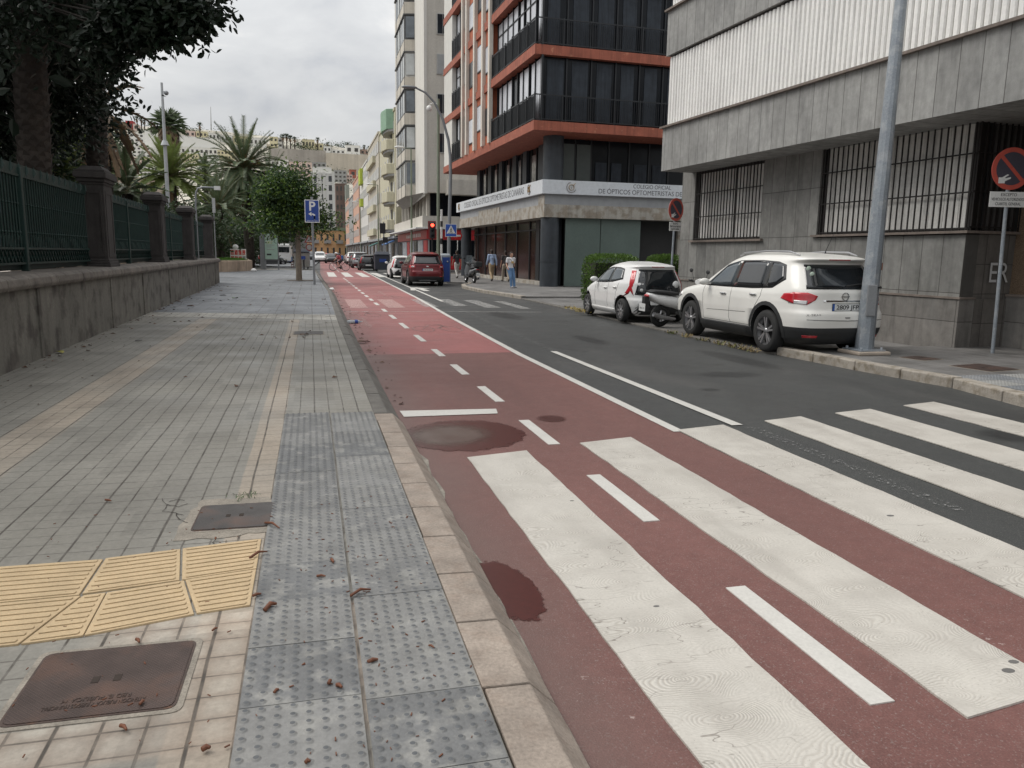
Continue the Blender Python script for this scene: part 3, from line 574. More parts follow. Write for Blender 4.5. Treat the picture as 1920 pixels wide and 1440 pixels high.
MB().box(1.15, -8, -.1, 1.6, .0, 4.2).build('pebble_dash_wall', M_peb, gb); MB().box(1.05, -8, -.1, 1.15, -.02, 1.0).build('pebble_wall_base', M_plin, gb); MB().box(1.03, -8, 1.0, 1.15, -.02, 1.04).build('ledge', M_lip, gb)
def grille(y0, y1, z0, z1, mull, nb, lbl):
    t = MB(); t.box(.34, y0, z0, .36, y1, z1); s_ = .0
    w = MB(); n = int((y1-y0)/.3)
    for i in range(n): a = lerp(y0, y1, i/n)+.006; b = lerp(y0, y1, (i+1)/n)-.006; w.box(.13, a, z0+.05, .16, b, z1-.02)
    f = MB(); f.box(.1, y0, z0, .3, y0+.09, z1); f.box(.1, y1-.09, z0, .3, y1, z1); f.box(.1, y0, z1-.05, .3, y1, z1); f.box(.1, y0, z0, .3, y1, z0+.04)
    for q in mull: f.box(.12, q-.035, z0, .28, q+.035, z1)
    wn_ = f.build('window', M_bars, gb); tag(wn_, lbl); w.build('blind_slats', M_slat, wn_); t.build('backing', M_dark, wn_)
    g = MB()
    for i in range(nb): a = lerp(y0+.03, y1-.03, i/(nb-1)); g.bar((.03, a, z0+.0), (.03, a, z1), .022, .022)
    for q in (.02, .34, .68, .985): g.bar((.03, y0, lerp(z0, z1, q)), (.03, y1, lerp(z0, z1, q)), .018, .026)
    g.build('grille', M_bars, wn_)
grille(5.88, 9.0, 2.09, 3.95, (7.2,), 23, 'smaller barred window')
grille(.02, 3.85, 2.14, 4.05, (), 27, 'wide barred window')
mb = MB(); [mb.tube([(lerp(.12, 1.1, i/7), .1, 2.14), (lerp(.12, 1.1, i/7), .1, 4.2)], .05, 8) for i in range(8)]; mb.build('dark_louvre', mat('dark_brown_louvre', (.05, .045, .042), .5), gb)
mb = MB(); [mb.bar((lerp(.05, 1.15, i/8), -.03, 2.14), (lerp(.05, 1.15, i/8), -.03, 4.2), .022, .022) for i in range(9)]; [mb.bar((.0, -.03, z), (1.15, -.03, z), .02, .02) for z in (2.2, 2.8, 3.45)]; mb.build('end_grille', M_bars, gb)
MB().box(-.08, 5.75, 2.03, .3, 9.1, 2.085).build('window_sill', M_lip, gb); MB().box(-.08, -.08, 2.09, .3, 3.95, 2.135).build('window_sill', M_lip, gb); MB().box(.3, -.08, 2.09, 1.16, .3, 2.135).build('window_sill', M_lip, gb)
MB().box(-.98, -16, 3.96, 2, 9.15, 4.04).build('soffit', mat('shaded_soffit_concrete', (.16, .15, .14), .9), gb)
for z0, z1 in ((3.95, 5.08), (6.96, 8.09), (9.97, 11.1)):
    MB().box(-1., -16, z0, 14, 9.17, z1).build('concrete_band', M_band2, gb)
    MB().box(-1.08, -16, z1, 14, 9.24, z1+.05).build('lip', M_lip, gb)
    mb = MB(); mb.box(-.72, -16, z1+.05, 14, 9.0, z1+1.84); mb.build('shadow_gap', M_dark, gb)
    mb = MB(); y = -16; p = .142; P = []
    while y < 9.1: P += [(-.925, y), (-.93, y+p*.35), (-.915, y+p*.6), (-.885, y+p*.8), (-.885, y+p*.9)]; y += p
    P += [(-.9, 9.12), (-.7, 9.14)]
    n = len(P); jj = {}
    zb, zt = z1+.1, z1+1.83
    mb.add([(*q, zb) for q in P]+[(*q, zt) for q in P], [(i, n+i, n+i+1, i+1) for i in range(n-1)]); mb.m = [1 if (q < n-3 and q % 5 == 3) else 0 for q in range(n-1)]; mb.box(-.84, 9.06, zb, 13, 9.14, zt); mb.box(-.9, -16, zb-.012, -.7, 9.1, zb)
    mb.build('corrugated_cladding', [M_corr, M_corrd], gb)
s = NT('white_spray_paint'); M_spray = s.fin((.5, .5, .5, 1), .8)
text('graffiti', 'ER', .5, M_spray, gb, (.78, -.052, 1.4-.0), (math.pi/2, 0, 0), ext=.001, sx=.85)
# ---------------------------------------------------------------- optician corner building
OC = (10.86, 36.03, 0); OZ = .033
ob = thing('corner_office_building', 'dark glass corner building with orange floor slabs above the white shop fascia', 'building', OC, OZ)
def m_stone(name, base, **k): return mat(name, base, **k)
M_or = mat('orange_render', (.40, .115, .055), .75, var=.14, vs=2, fine=.06, streak=.3, sscale=7, bump=.1); M_orr = mat('rust_red_slab_render', (.31, .092, .055), .75, var=.18, vs=2.4, fine=.06, streak=.35, sscale=9, bump=.1, col2=(.5, .22, .13), c2t=.66)
M_fin = mat('cream_fin_render', (.62, .57, .5), .7, var=.08, streak=.2); M_wpan = mat('white_stone_cladding', (.6, .59, .55), .7, var=.08); M_blk = mat('black_steel', (.018, .02, .023), .45, .2)
M_gdk = glass('dark_tinted_glass', (.007, .009, .012), .2); M_gsky = mat('pale_blind_and_sky_reflection', (.56, .58, .62), .22, var=.15, vs=.7, spec=.7); M_cur = mat('dim_curtain', (.028, .035, .045), .8, var=.3, vs=3, streak=.5, sscale=12)  # pane colour mixes pale blinds with painted-in sky reflection
M_cdk = mat('dark_painted_column', (.035, .042, .05), .5, var=.25, vs=3, streak=.2); M_cban = mat('weathered_travertine_band', (.36, .34, .3), .8, var=.16, vs=1.4, fine=.08, streak=.25, col2=(.26, .225, .18), c2t=.5, bump=.2)
M_sgn = mat('white_fascia_sheet', (.62, .65, .68), .35, var=.05, vs=.5); M_gband = mat('grey_patch_render', (.3, .31, .32), .8)
BL = 21.0  # slab run along the street
MB().box(1.6, 1.6, 0, 16, 19, 34).build('core_wall', M_dark, ob)
MB().box(0, 0, 3.42, 16, 18.6, 4.02).build('stone_band', M_cban, ob); MB().box(.03, .03, 4.02, 16, 18.5, 4.5).build('upper_band', M_gband, ob)
MB().box(-.004, .0, 4.0, .02, .9, 4.45).build('render_patch', M_cban, ob); MB().box(-.006, 8, 3.8, .02, 13, 4.32).build('render_patch', M_cban, ob)
MB().box(-.16, -.16, 4.5, 9.6, 18.9, 5.15).build('shop_fascia', M_sgn, ob, bev=.01)
mb = MB(); mb.box(.5, .5, 5.15, 15, 18.4, 5.22); mb.build('ledge', M_dark, ob)
M_let = mat('dark_grey_letters', (.09, .09, .1), .5); M_letp = mat('peach_letters', (.5, .34, .25), .5); M_gold = mat('gold_logo', (.36, .24, .1), .45); M_brn = mat('brown_logo', (.1, .06, .04), .5)
text('fascia_lettering', 'COLEGIO OFICIAL', .27, M_let, ob, (5.55, -.163, 4.99), (math.pi/2, 0, 0), width=2.05)
text('fascia_lettering', 'DE ÓPTICOS OPTOMETRISTAS DE CANARIAS', .31, M_let, ob, (5.7, -.163, 4.7), (math.pi/2, 0, 0), width=6.0)
text('fascia_lettering', 'COLEGIO OFICIAL DE ÓPTICOS OPTOMETRISTAS DE CANARIAS', .5, M_let, ob, (-.163, 9.6, 4.83), (math.pi/2, 0, -math.pi/2), width=13.6)
def logo(p, face):
    t = MB()
    def P(u, z, d=0): return (p[0]+u, p[1]-.004-d, p[2]+z) if face else (p[0]-.004-d, p[1]-u, p[2]+z)
    for a0, a1, r, w in ((60, 400, .24, .05),):
        pts = [P(r*math.cos(R_(a)), r*math.sin(R_(a))) for a in range(a0+40, a1-60, 14)]
        for a, b in zip(pts, pts[1:]): t.bar(a, b, .045, .012, 0)
    t.build('logo_ring', M_brn, ob); g = MB(); pts = [P(.13*math.cos(R_(a)), .13*math.sin(R_(a)), .003) for a in range(0, 361, 24)]
    for a, b in zip(pts, pts[1:]): g.bar(a, b, .09, .012, 0)
    g.bar(P(.1, .1, .003), P(.2, .21, .003), .07, .012); g.build('logo_eye', M_gold, ob); k = MB(); k.bar(P(-.03, -.02, .005), P(.03, -.02, .005), .05, .01); k.build('logo_pupil', M_brn, ob)
logo((1.3, -.16, 4.83), True); logo((-.16, 1.9, 4.83), False); logo((-.16, 18.0, 4.83), False)
mb = MB(); mb.lathe([(.45, .05), (.45, 3.42)], (.47, .47, 0), n=24); mb.lathe([(.47, 1.3), (.47, 1.33)], (.47, .47, 0), n=24); mb.build('corner_column', M_cdk, ob); MB().lathe([(.5, 5.15), (.5, 7.3)], (.62, .62, 0), n=24).build('upper_column', M_cdk, ob); MB().lathe([(.36, .05), (.36, 3.42)], (.38, 18.1, 0), n=20).build('end_column', M_cdk, ob)
# ground floor shopfront
M_shop = mat('red_brown_dim_interior', (.034, .015, .012), .14, var=.5, vs=.8, fine=.2, spec=.8); M_shut = mat('grey_green_shutter', (.105, .14, .125), .5, var=.12, vs=.8, bump=.05)
t = MB(); t.box(.9, .9, .1, .95, 17.8, 3.42); t.build('shop_window', M_shop, ob)
mb = MB(); [mb.box(.84, y-.06, .1, .95, y+.06, 3.42) for y in (2.6, 4.9, 7.3, 9.7, 12.1, 14.5, 16.6)]; mb.box(.82, 3.1, .1, .95, 3.7, 3.42); mb.box(.84, .9, 2.9, .9, 17.8, 2.97); mb.build('mullions', M_blk, ob)
MB().box(.5, .9, .1, .9, 17.8, .28).build('stall_riser', M_cban, ob)
MB().box(1.0, .9, .1, 1.25, .98, 3.42).build('dark_reveal', M_cdk, ob)
for a, b in ((1.2, 3.03), (3.07, 5.2)): MB().box(a, .25, .12, b, .32, 3.42).build('shutter_panel', M_shut, ob)
MB().box(5.2, 1.0, .1, 9.8, 1.1, 3.42).build('entrance_recess', M_dark, ob); mb = MB(); mb.box(7.6, .8, .1, 8.2, 1.0, 3.4); mb.build('pier', M_cban, ob)
# mezzanine
MB().box(1.1, 1.1, 5.15, 15, 18, 7.35).build('mezzanine_glass', M_gdk, ob)
for y in (3.6, 6.4, 8.4, 11.4, 14.0, 17): MB().box(.96, y-.36, 5.2, 1.12, y+.36, 7.35).build('mezzanine_column', M_cdk, ob)
[MB().box(1.05, y-.03, 5.2, 1.1, y+.03, 7.3).build('mullion', M_blk, ob) for y in (2.2, 2.9, 4.6, 5.5, 7.3, 9.6, 10.4, 12.5, 13.3, 15.2, 16)]; [MB().box(x-.04, 1.04, 5.2, x+.04, 1.1, 7.3).build('mullion', M_blk, ob) for x in (1.9, 2.75, 3.7, 4.8, 5.9, 7, 8.2)]
for a, b in ((2.3, 2.8), (4.7, 5.4), (7.5, 7.9), (9.8, 10.3), (12.6, 13.1), (15.4, 15.9)): MB().box(1.07, a, 5.2, 1.095, b, 6.9).build('painted_reflection_pane', mat('pane_painted_reflections', (.2, .2, .2), .15, var=.9, vs=2.2, fine=.5, spec=.8), ob)  # mottled pane colour paints the reflections in
for a, b, h in ((1.2, 1.85, 7.0), (1.98, 2.7, 7.0)): MB().box(a, 1.02, 5.25, b, 1.08, h).build('grey_pane', mat('grey_green_pane', (.07, .085, .08), .3), ob)  # panes in an even grey-green
for a, b in ((3.0, 3.6), (3.85, 4.4), (5.1, 5.8), (6.1, 6.9)): MB().box(a, 1.05, 5.25, b, 1.09, 6.2).build('curtain', M_cur, ob)
MB().box(-.85, -.85, 7.24, 16, BL-.95, 7.29).build('soffit', M_orr, ob)
sy = -.93
def Yl(d): return sy+d
for fl in range(7):
    zb = 7.25+3.28*fl; zt = zb+.42; zn = zb+3.28
    MB().box(-.9, sy, zb, 16, sy+BL-.2, zt).build('floor_slab', M_orr if fl < 9 else M_or, ob)
    # right face: dark glazing, curtains, railing
    MB().box(-.45, sy+.32, zt, 15.9, sy+.4, zn).build('glazing', M_gdk, ob)
    if zb < 18:
        mb = MB(); cu = MB()
        for i in range(13):
            x = -.5+i*1.22; mb.box(x-.03, sy+.24, zt, x+.03, sy+.32, zn)
            if fl == 1 or fl == 0 or i % 3 == 0: cu.box(x+.28, sy+.29, zt+.1, x+rnd.uniform(.85, 1.1), sy+.318, zn-.12)
        mb.build('mullions', M_blk, ob); cu.build('curtain', M_cur, ob)
        mb = MB(); mb.box(-.86, sy+.03, zt+1.12, 15.9, sy+.07, zt+1.17); mb.box(-.86, sy+.03, zt+.06, 15.9, sy+.07, zt+.1)
        x = -.86
        while x < 9: mb.box(x, sy+.04, zt+.1, x+.018, sy+.058, zt+1.12); x += .105
        for i in range(8): mb.box(-.86+i*1.3, sy+.02, zt, -.82+i*1.3, sy+.08, zt+1.2)
        mb.build('railing', M_blk, ob)
    # left face
    def facerail(a, b):
        mb = MB(); mb.box(-.88, Yl(a), zt+1.12, -.84, Yl(b), zt+1.17); mb.box(-.88, Yl(a), zt+.06, -.84, Yl(b), zt+.1); y = a
        while y < b: mb.box(-.87, Yl(y), zt+.1, -.852, Yl(y)+.018, zt+1.12); y += .12
        y = a
        while y < b+.01: mb.box(-.89, Yl(y), zt, -.83, Yl(y)+.035, zt+1.25); y += (b-a)/6
        mb.build('railing', M_blk, ob)
        MB().box(-.83, Yl(a), zt+.08, -.825, Yl(b), zt+1.1).build('rail_glass', M_gdk, ob) if a < 1 else 0
    for a, b, n in ((.02, 7.6, 8), (15.0, 18.0, 3)):
        facerail(a, b); MB().box(-.5, Yl(a)+.05, zt, -.44, Yl(b), zn).build('glazing', M_gdk, ob)
        w = (b-a)/n
        for i in range(n):
            if rnd.random() < .12: continue
            MB().box(-.53, Yl(a+i*w)+.1, zt+.05, -.5, Yl(a+(i+1)*w)-.06-rnd.choice((0, 0, .25)), zn-.12).build('window_pane', M_gsky, ob)
        mb = MB(); [mb.box(-.58, Yl(a+i*w)-.03, zt, -.5, Yl(a+i*w)+.03, zn) for i in range(n+1)]; mb.box(-.57, Yl(a), zn-.75, -.52, Yl(b), zn-.7) if fl % 2 else 0; mb.build('mullions', M_blk, ob)
    MB().box(-.8, Yl(7.9), zt, -.2, Yl(14.7), zn).build('render_panel', M_or, ob)
    for k, (a, b) in enumerate(((8.55, 9.2), (9.85, 11.1), (11.9, 13.2), (14.0, 14.4))):
        z0 = zt+(1.0 if k % 2 else .55); f = MB(); f.box(-.84, Yl(a), z0, -.79, Yl(b), z0+1.45); o = f.build('window', M_blk, ob); MB().box(-.855, Yl(a)+.08, z0+.07, -.84, Yl(b)-.08, z0+1.38).build('pane', M_gsky if (k+fl) % 3 else M_gdk, o)
    MB().box(-.86, Yl(18.05), zt, -.2, Yl(20.7), zn).build('white_panel', M_wpan, ob)
for d in (7.9, 9.44, 11.4, 13.45, 14.6): MB().box(-1.0, Yl(d)-.16, 7.68, -.79, Yl(d)+.16, 31).build('vertical_fin', M_fin, ob)
MB().box(-.5, sy+.4, 30.2, 16, sy+BL-.3, 30.6).build('roof', M_dark, ob)
# ---------------------------------------------------------------- generic far-building parts
M_win = glass('far_window_glass', (.03, .035, .042), .12); M_wfr = mat('pale_window_frame', (.5, .5, .48), .6); M_wpale = mat('pale_shutter', (.4, .41, .41), .6, rndv=.25); M_wdk = mat('dark_shutter', (.06, .055, .05), .6)
_uw = None
def unitwin(m1, m2=None):
    f = MB(); f.box(-.5, -.06, -.5, .5, .05, .5); fo = f.build('window', m1)
    p = MB(); p.box(-.43, .05, -.46, -.02, .07, .46); p.box(.02, .05, -.46, .43, .07, .46); po = p.build('pane', m2 or M_win, fo); return fo
UW = {}
def put_win(par, o, du, u, z, w, h, kind='a', pane=True):
    """window copy on a face: o origin, du unit direction along the face, outward normal = du rotated -90deg"""
    if kind not in UW:
        UW[kind] = unitwin(*{'a': (M_wfr, M_win), 'd': (M_wdk, M_win), 'p': (M_wfr, M_wpale)}[kind]); base = UW[kind]; src = base; first = True
    else: first = False
    b = UW[kind]; c = b if first else b.copy()
    if not first: COL.objects.link(c)
    ch = [x for x in UW[kind+'_k']] if kind+'_k' in UW else [x for x in bpy.data.objects if x.parent == b]
    UW[kind+'_k'] = ch
    c.parent = par; c.location = Vector(o)+Vector((du[0], du[1], 0))*u+Vector((0, 0, z)); c.rotation_euler = (0, 0, math.atan2(-du[1], -du[0])); c.scale = (w, 1, h)
    if not first and pane:
        for k in ch: q = k.copy(); COL.objects.link(q); q.parent = c
    return c
# ---------------------------------------------------------------- beige tower
M_tow = mat('cream_tower_render', (.58, .55, .49), .8, var=.07, vs=.5, streak=.12, sscale=2); M_tow2 = mat('beige_spandrel', (.56, .52, .45), .8, var=.08, streak=.15); M_alu = mat('dark_bronze_frame', (.1, .1, .1), .5); M_gw = glass('tower_window', (.12, .14, .16), .1); M_pale = mat('tower_curtain', (.48, .5, .5), .5, var=.2, vs=1)
tw = thing('apartment_tower', 'tall cream apartment tower with stacked bay windows above a red shop', 'building', (10.2, 71.3, 0), 0)
MB().box(0, 0, 7.1, 16, 24, 44).build('wall', M_tow, tw)
mb = MB(); mb.box(-.06, -.06, 7.0, .2, 6.1, 44); mb.build('cream_pilaster', mat('light_cream_pilaster', (.66, .64, .59), .8, var=.05, streak=.1), tw)
MB().add([(0, 0, 7.1), (-1.1, 6.6, 7.1), (-1.1, 14.8, 7.1), (0, 15.2, 7.1), (0, 0, 6.8), (-.3, 6.6, 6.3), (-.3, 14.8, 6.3), (0, 15.2, 6.5)], [(0, 1, 2, 3), (4, 7, 6, 5), (0, 4, 5, 1), (1, 5, 6, 2), (2, 6, 7, 3)]).build('bay_base', mat('grey_soffit', (.25, .24, .22), .8), tw)
for k in range(11):
    z = 8.25+3.36*k
    MB().prism([(0, 6.2), (-1.0, 6.5), (-1.0, 14.6), (0, 15)], z-1.1, z+.0).build('bay_spandrel', M_tow2, tw, bev=.03)
    w = MB(); w.prism([(0, 6.25), (-.93, 6.55), (-.93, 14.5), (0, 14.9)], z+.0, z+2.26); w = w.build('bay_window', M_alu if k % 3 else M_wfr, tw)
    p = MB(); n = 4
    for i in range(n): a = 6.8+i*1.93; p.box(-.955, a, z+.12, -.93, a+1.7, z+2.05)
    p.build('pane', M_gw, w); [MB().box(-.975, 6.85+i*1.93, z+.15, -.955, 6.85+i*1.93+rnd.choice((.7, .75, 1.4)), z+2.0).build('blind', M_pale, w) for i in range(n) if rnd.random() < .7]
    MB().slab([(-.08, 6.2, z+.15), (-.85, 6.43, z+.15), (-.85, 6.43, z+2.05), (-.08, 6.2, z+2.05)], (-.01, -.03, 0)).build('pane', M_pale if k % 2 else M_gw, w)
    MB().prism([(0, 6.1), (-1.08, 6.42), (-1.08, 14.7), (0, 15.1)], z+2.2, z+2.3).build('bay_sill', M_alu, tw)
    if k: 
        x = at(826, 200, 71.3).x-10.2; put_win(tw, (0, -.02, 0), (1, 0), x+.2, z-.15, 1.1, 1.75, 'a' if k % 3 else 'p'); put_win(tw, (0, -.02, 0), (1, 0), x+4.2, z-.15, 1.1, 1.75, 'a')
mb = MB(); [mb.box(-1.03, 6.5+i*3.26, 7.1, -.99, 6.56+i*3.26, 44) for i in range(3)]; mb.build('vertical_mullion', M_alu, tw)
MB().box(.6, .8, 4.6, 16, 24, 7.1).build('recessed_windows', M_gdk, tw); [MB().box(.3, y, 4.9, .7, y+.3, 7.1).build('recess_pier', M_tow, tw) for y in (1.2, 3.5, 6, 9, 12, 15, 18, 21)]
MB().box(-.3, -.4, 3.95, 16, 24, 5.0).build('podium_band', M_tow, tw); MB().box(1.9, -1.2, 6.9, 7.2, .3, 8.2).build('podium_balcony', M_tow, tw)
M_rshop = mat('red_shop_paint', (.42, .025, .03), .4, var=.1); M_pshop = mat('pale_shop_window', (.35, .38, .42), .25, var=.2); M_white = mat('white_paint', (.72, .72, .7), .5, var=.05)
MB().box(.3, 0, 0, 16, 24, 3.95).build('shop_wall', mat('shop_grey', (.3, .3, .3), .7), tw); MB().box(-.9, -.5, 3.85, 2, 24, 3.97).build('canopy', M_white, tw)
MB().box(.12, -.1, 2.95, .3, 24, 3.8).build('shop_sign', M_rshop, tw); MB().box(.3, -.12, 2.9, 9, 0, 3.8).build('shop_sign', M_rshop, tw)
for a, b, m in ((.4, 2.6, M_rshop), (3.2, 6.5, M_pshop), (7.5, 9.5, M_gdk), (10, 13, M_pshop), (13.5, 15.5, M_rshop), (16, 20, M_pshop), (20.5, 23, M_gdk)): MB().box(.2, a, .3, .3, b, 2.85).build('shop_panel', m, tw)
MB().box(.4, -.1, .2, 3.4, 0, 1.4).build('shop_panel', M_rshop, tw); MB().box(.4, -.1, 1.4, 9, 0, 2.85).build('shop_panel', M_gdk, tw); mb = MB()
for i in range(9): mb.box(.1, 4+i*1.3, 3.2, .12, 4.7+i*1.3, 3.55)
mb.build('pale_lettering_strip', M_white, tw)
# ---------------------------------------------------------------- street row beyond the tower
def row_building(name, label, y0, y1, x, h, wall, fl, z0=4.2, wk='a', ww=1.2, wh=1.4, pitch=2.2, depth=12, extra=None, shop=(.12, .12, .12), cat='building', awn=None):
    t = thing(name, label, cat, (x, y0, 0), 0, 'buildings along the far right side of the street'); L_ = y1-y0
    MB().box(0, .02, 3.6, depth, L_-.02, h).build('wall', wall, t); MB().box(.25, .02, 0, depth, L_-.02, 3.6).build('ground_floor', mat('shop_%d' % (shop[0]*100), shop, .6, var=.3, vs=.8), t)
    MB().box(-.12, .02, h, depth, L_-.02, h+.3).build('cornice', wall, t); MB().box(-.25, .02, 3.45, .3, L_-.02, 3.75).build('fascia', M_gband, t)
    n = max(1, int(L_/pitch)); fh = (h-z0)/fl
    for f in range(fl):
        for i in range(n): put_win(t, (-.01, 0, 0), (0, 1), (i+.5)*L_/n, z0+fh*(f+.5), ww, wh, wk if rnd.random() < .8 else 'p')
    for i in range(int(L_/4)): MB().box(.18, 1+i*4, .4, .26, 3.2+i*4, 2.9).build('shop_opening', M_gdk if i % 2 else M_pshop, t)
    if awn: MB().slab([(-.1, .8, 3.1), (-.1, 5.5, 3.1), (-1.3, 5.5, 2.6), (-1.3, .8, 2.6)], (0, 0, .12)).build('awning', awn, t)
    return t, fh
M_yel2 = mat('pale_yellow_render', (.52, .49, .36), .8, var=.1, streak=.2); M_grn = mat('sea_green_render', (.24, .38, .27), .7, var=.1); M_bei = mat('beige_render', (.48, .44, .36), .8, var=.1, streak=.2); M_pnk = mat('salmon_render', (.55, .33, .24), .8, var=.1); M_wht = mat('offwhite_render', (.6, .59, .55), .8, var=.08, streak=.15); M_lim = mat('lime_render', (.42, .5, .06), .7); M_oc = mat('ochre_render', (.55, .35, .18), .8, var=.1); M_gry = mat('grey_render', (.3, .3, .29), .8, var=.12)
M_blu = mat('blue_sign', (.04, .13, .34), .5)
t, fh = row_building('apartment_building', 'pale yellow apartment building with stacked rounded balconies and a green top', 97, 119, 10.3, 18.6, M_yel2, 4, pitch=3.6, awn=M_blu)
for f in range(5):
    zb = (4.5, 7.9, 11.3, 14.2, 16.6)[f]; b = MB(); P = [(0, 1.5), (-.9, 2.0), (-1.25, 4.2), (-1.25, 5.6), (-.9, 7.8), (0, 8.3)]
    b.prism(P, zb, zb+1.25 if f < 4 else zb+2.4); b = b.build('balcony', M_grn if f == 4 else M_yel2, t, bev=.06); MB().prism([(p[0]*.8, p[1]) for p in P], zb-.25, zb-.002).build('balcony_base', M_gry, b)
    if f < 4: put_win(t, (-.02, 0, 0), (0, 1), 4.8, zb+1.7, 1.5, 1.8, 'd')
t, fh = row_building('apartment_building', 'beige apartment building with ribbons of windows beyond the rounded balconies', 119.2, 141, 10.2, 19, M_bei, 4, ww=2.5, wh=1.6, pitch=2.8, awn=mat('teal_awning', (.03, .14, .13), .6))
for f in range(4): MB().box(-.5, 6, 4.4+fh*f, 0, 20, 5.4+fh*f).build('spandrel', M_yel2, t)
t, fh = row_building('apartment_building', 'off-white apartment building with a lime green corner strip', 141.2, 164, 10.1, 17.5, M_wht, 4, pitch=2.4)
MB().box(-.6, 12, 10.4, -.01, 15, 11.8).build('lime_panel', M_lim, t); MB().box(-.6, 12, 14.6, -.01, 17, 17.4).build('lime_panel', M_lim, t)
row_building('apartment_building', 'narrow salmon pink apartment building in the far row', 164.2, 186, 9.9, 17, M_pnk, 4, ww=1.1, pitch=2.6)
row_building('apartment_building', 'grey apartment building near the end of the far row', 186.2, 205, 9.8, 14.5, M_gry, 4, pitch=2.6)
row_building('apartment_building', 'last orange apartment building at the end of the far row', 205.2, 224, 9.8, 15, M_pnk, 3, pitch=2.6)
# ---------------------------------------------------------------- end of the street
def facing(name, label, px0, px1, pyt, pyb, Y, wall, rows, cols, depth=10, ww=.5, wh=.5, wk='d', roof=None, group=None, cat='house', zb=None, pane=False, wdt=None):
    a = at(px0, pyb, Y); b = at(px1, pyb, Y); tp = at((px0+px1)/2, pyt, Y).z; z0 = a.z if zb is None else zb; w = b.x-a.x; h = tp-z0
    t = thing(name, label, cat, (a.x, Y, z0), 0, group); MB().box(0, 0, -6 if zb is None else -.2, w, depth, h).build('wall', wall, t)
    if roof: MB().add([(-.3, -.4, h), (w+.3, -.4, h), (w+.3, depth, h), (-.3, depth, h), (w*.15, depth*.5, h+w*.12), (w*.85, depth*.5, h+w*.12)], [(0, 1, 5, 4), (1, 2, 5), (2, 3, 4, 5), (3, 0, 4), (0, 3, 2, 1)]).build('roof', roof, t)
    else: MB().box(-.1, -.12, h, w+.1, depth, h+.25).build('roof', wall, t)
    for r in range(rows):
        for c in range(cols): put_win(t, (0, -.01, 0), (1, 0), w*(c+.5)/cols, h*(r+.5)/rows, w/cols*ww, h/rows*wh, wk, pane)
    return t, w, h
t, w, h = facing('town_house', 'long two-storey ochre house with balconies closing the end of the street', 552, 654, 432, 476.5, 236, M_oc, 2, 9, ww=.3, wh=.5, zb=0, pane=True, wk='d'); 
MB().box(-.2, -.3, h, w, 9, h+.9).build('parapet', mat('green_grey_parapet', (.2, .24, .17), .8), t)
for i in (3, 5, 7): MB().box(w*(i+.5)/9-1, -.9, h*.5+.2, w*(i+.5)/9+1, 0, h*.5+.3).build('balcony', M_gry, t); MB().box(w*(i+.5)/9-1, -.9, h*.5+.3, w*(i+.5)/9+1, -.85, h*.5+1.2).build('balcony_rail', M_gry, t)
t, w, h = facing('apartment_tower', 'white apartment tower with strips of loggia windows at the end of the street', 586, 629, 326, 445, 300, mat('bright_white_render', (.62, .61, .58), .8, var=.05), 9, 3, ww=.45, wh=.62, zb=0, pane=True, cat='building', depth=16)
MB().box(w*.1, 2, h, w*.9, 14, h+2.6).build('penthouse', M_wht, t); mb = MB(); [mb.box(w+.0, 1, h*r/9+1, w+.15, 15, h*r/9+2.6) for r in range(9)]; mb.build('side_window_band', M_wdk, t)
mb = MB(); [mb.box(w*q, -.35, 0, w*q+1, 0, h+.6) for q in (0, .33, .5, .9)]; mb.build('pilaster', M_wht, t)
facing('apartment_building', 'dark brown terraced block climbing the hill beside the white tower', 631, 652, 345, 445, 330, mat('brown_block', (.16, .11, .09), .9, var=.4, vs=.2), 8, 3, zb=0, cat='building')
# left side of the far street
facing('apartment_building', 'plain grey blank-walled building behind the parking sign tree', 534, 576, 438, 480, 200, mat('blank_grey_wall', (.17, .165, .16), .85, var=.15), 1, 1, ww=.1, zb=0, cat='building', depth=20)
facing('apartment_building', 'white building glimpsed between the palm trunks', 470, 532, 445, 482, 190, M_wht, 2, 5, ww=.4, zb=0, cat='building')
facing('apartment_building', 'low tan building behind the garden palms', 225, 300, 335, 470, 210, mat('tan_render', (.42, .33, .26), .8, var=.1), 4, 5, ww=.4, zb=0, cat='building')
# ---------------------------------------------------------------- hill
def htop(a): return 92.5 if a < -.1 else 88.5-40*a if a < 0 else 88.5-110*min(a, .12)
def hillz(x, y):
    a = x/max(y, 1); tp = htop(max(a, -.45)); t = (y-330)/320
    if t < 0: return -.5
    if t < 1: k = t*9; f = k-int(k); t2 = (int(k)+min(1, f*2.2))/9; return 8*min(1, t*8)+(tp-8)*lerp(t, t2, .55)
    return tp-(y-650)*.03
xs = [-700+20*i for i in range(71)]; ys = [322]+[330+8*i for i in range(44)]+[720, 800, 950]
mb = MB(); mb.add([(x, y, hillz(x, y)-(1.6*abs(math.sin(x*.13+y*.05)*math.sin(y*.11)) if y > 345 else 0)) for y in ys for x in xs], [(j*71+i, j*71+i+1, (j+1)*71+i+1, (j+1)*71+i) for j in range(len(ys)-1) for i in range(70)], 0, True)
st(mb, 'hills', mat('haze_paled_dry_earth', (.42, .39, .33), .95, var=.25, vs=.03, fine=.25, col2=(.14, .15, .09), c2t=.6))  # earth colour paled to paint in distance haze
def hillhit(px, py):
    r = RM @ Vector((px-960, 720-py, -F_)); r /= r.y; y = 335.
    while y < 700:
        if H_+r.z*y < hillz(r.x*y, y): return y
        y += 1.5
    return 655.
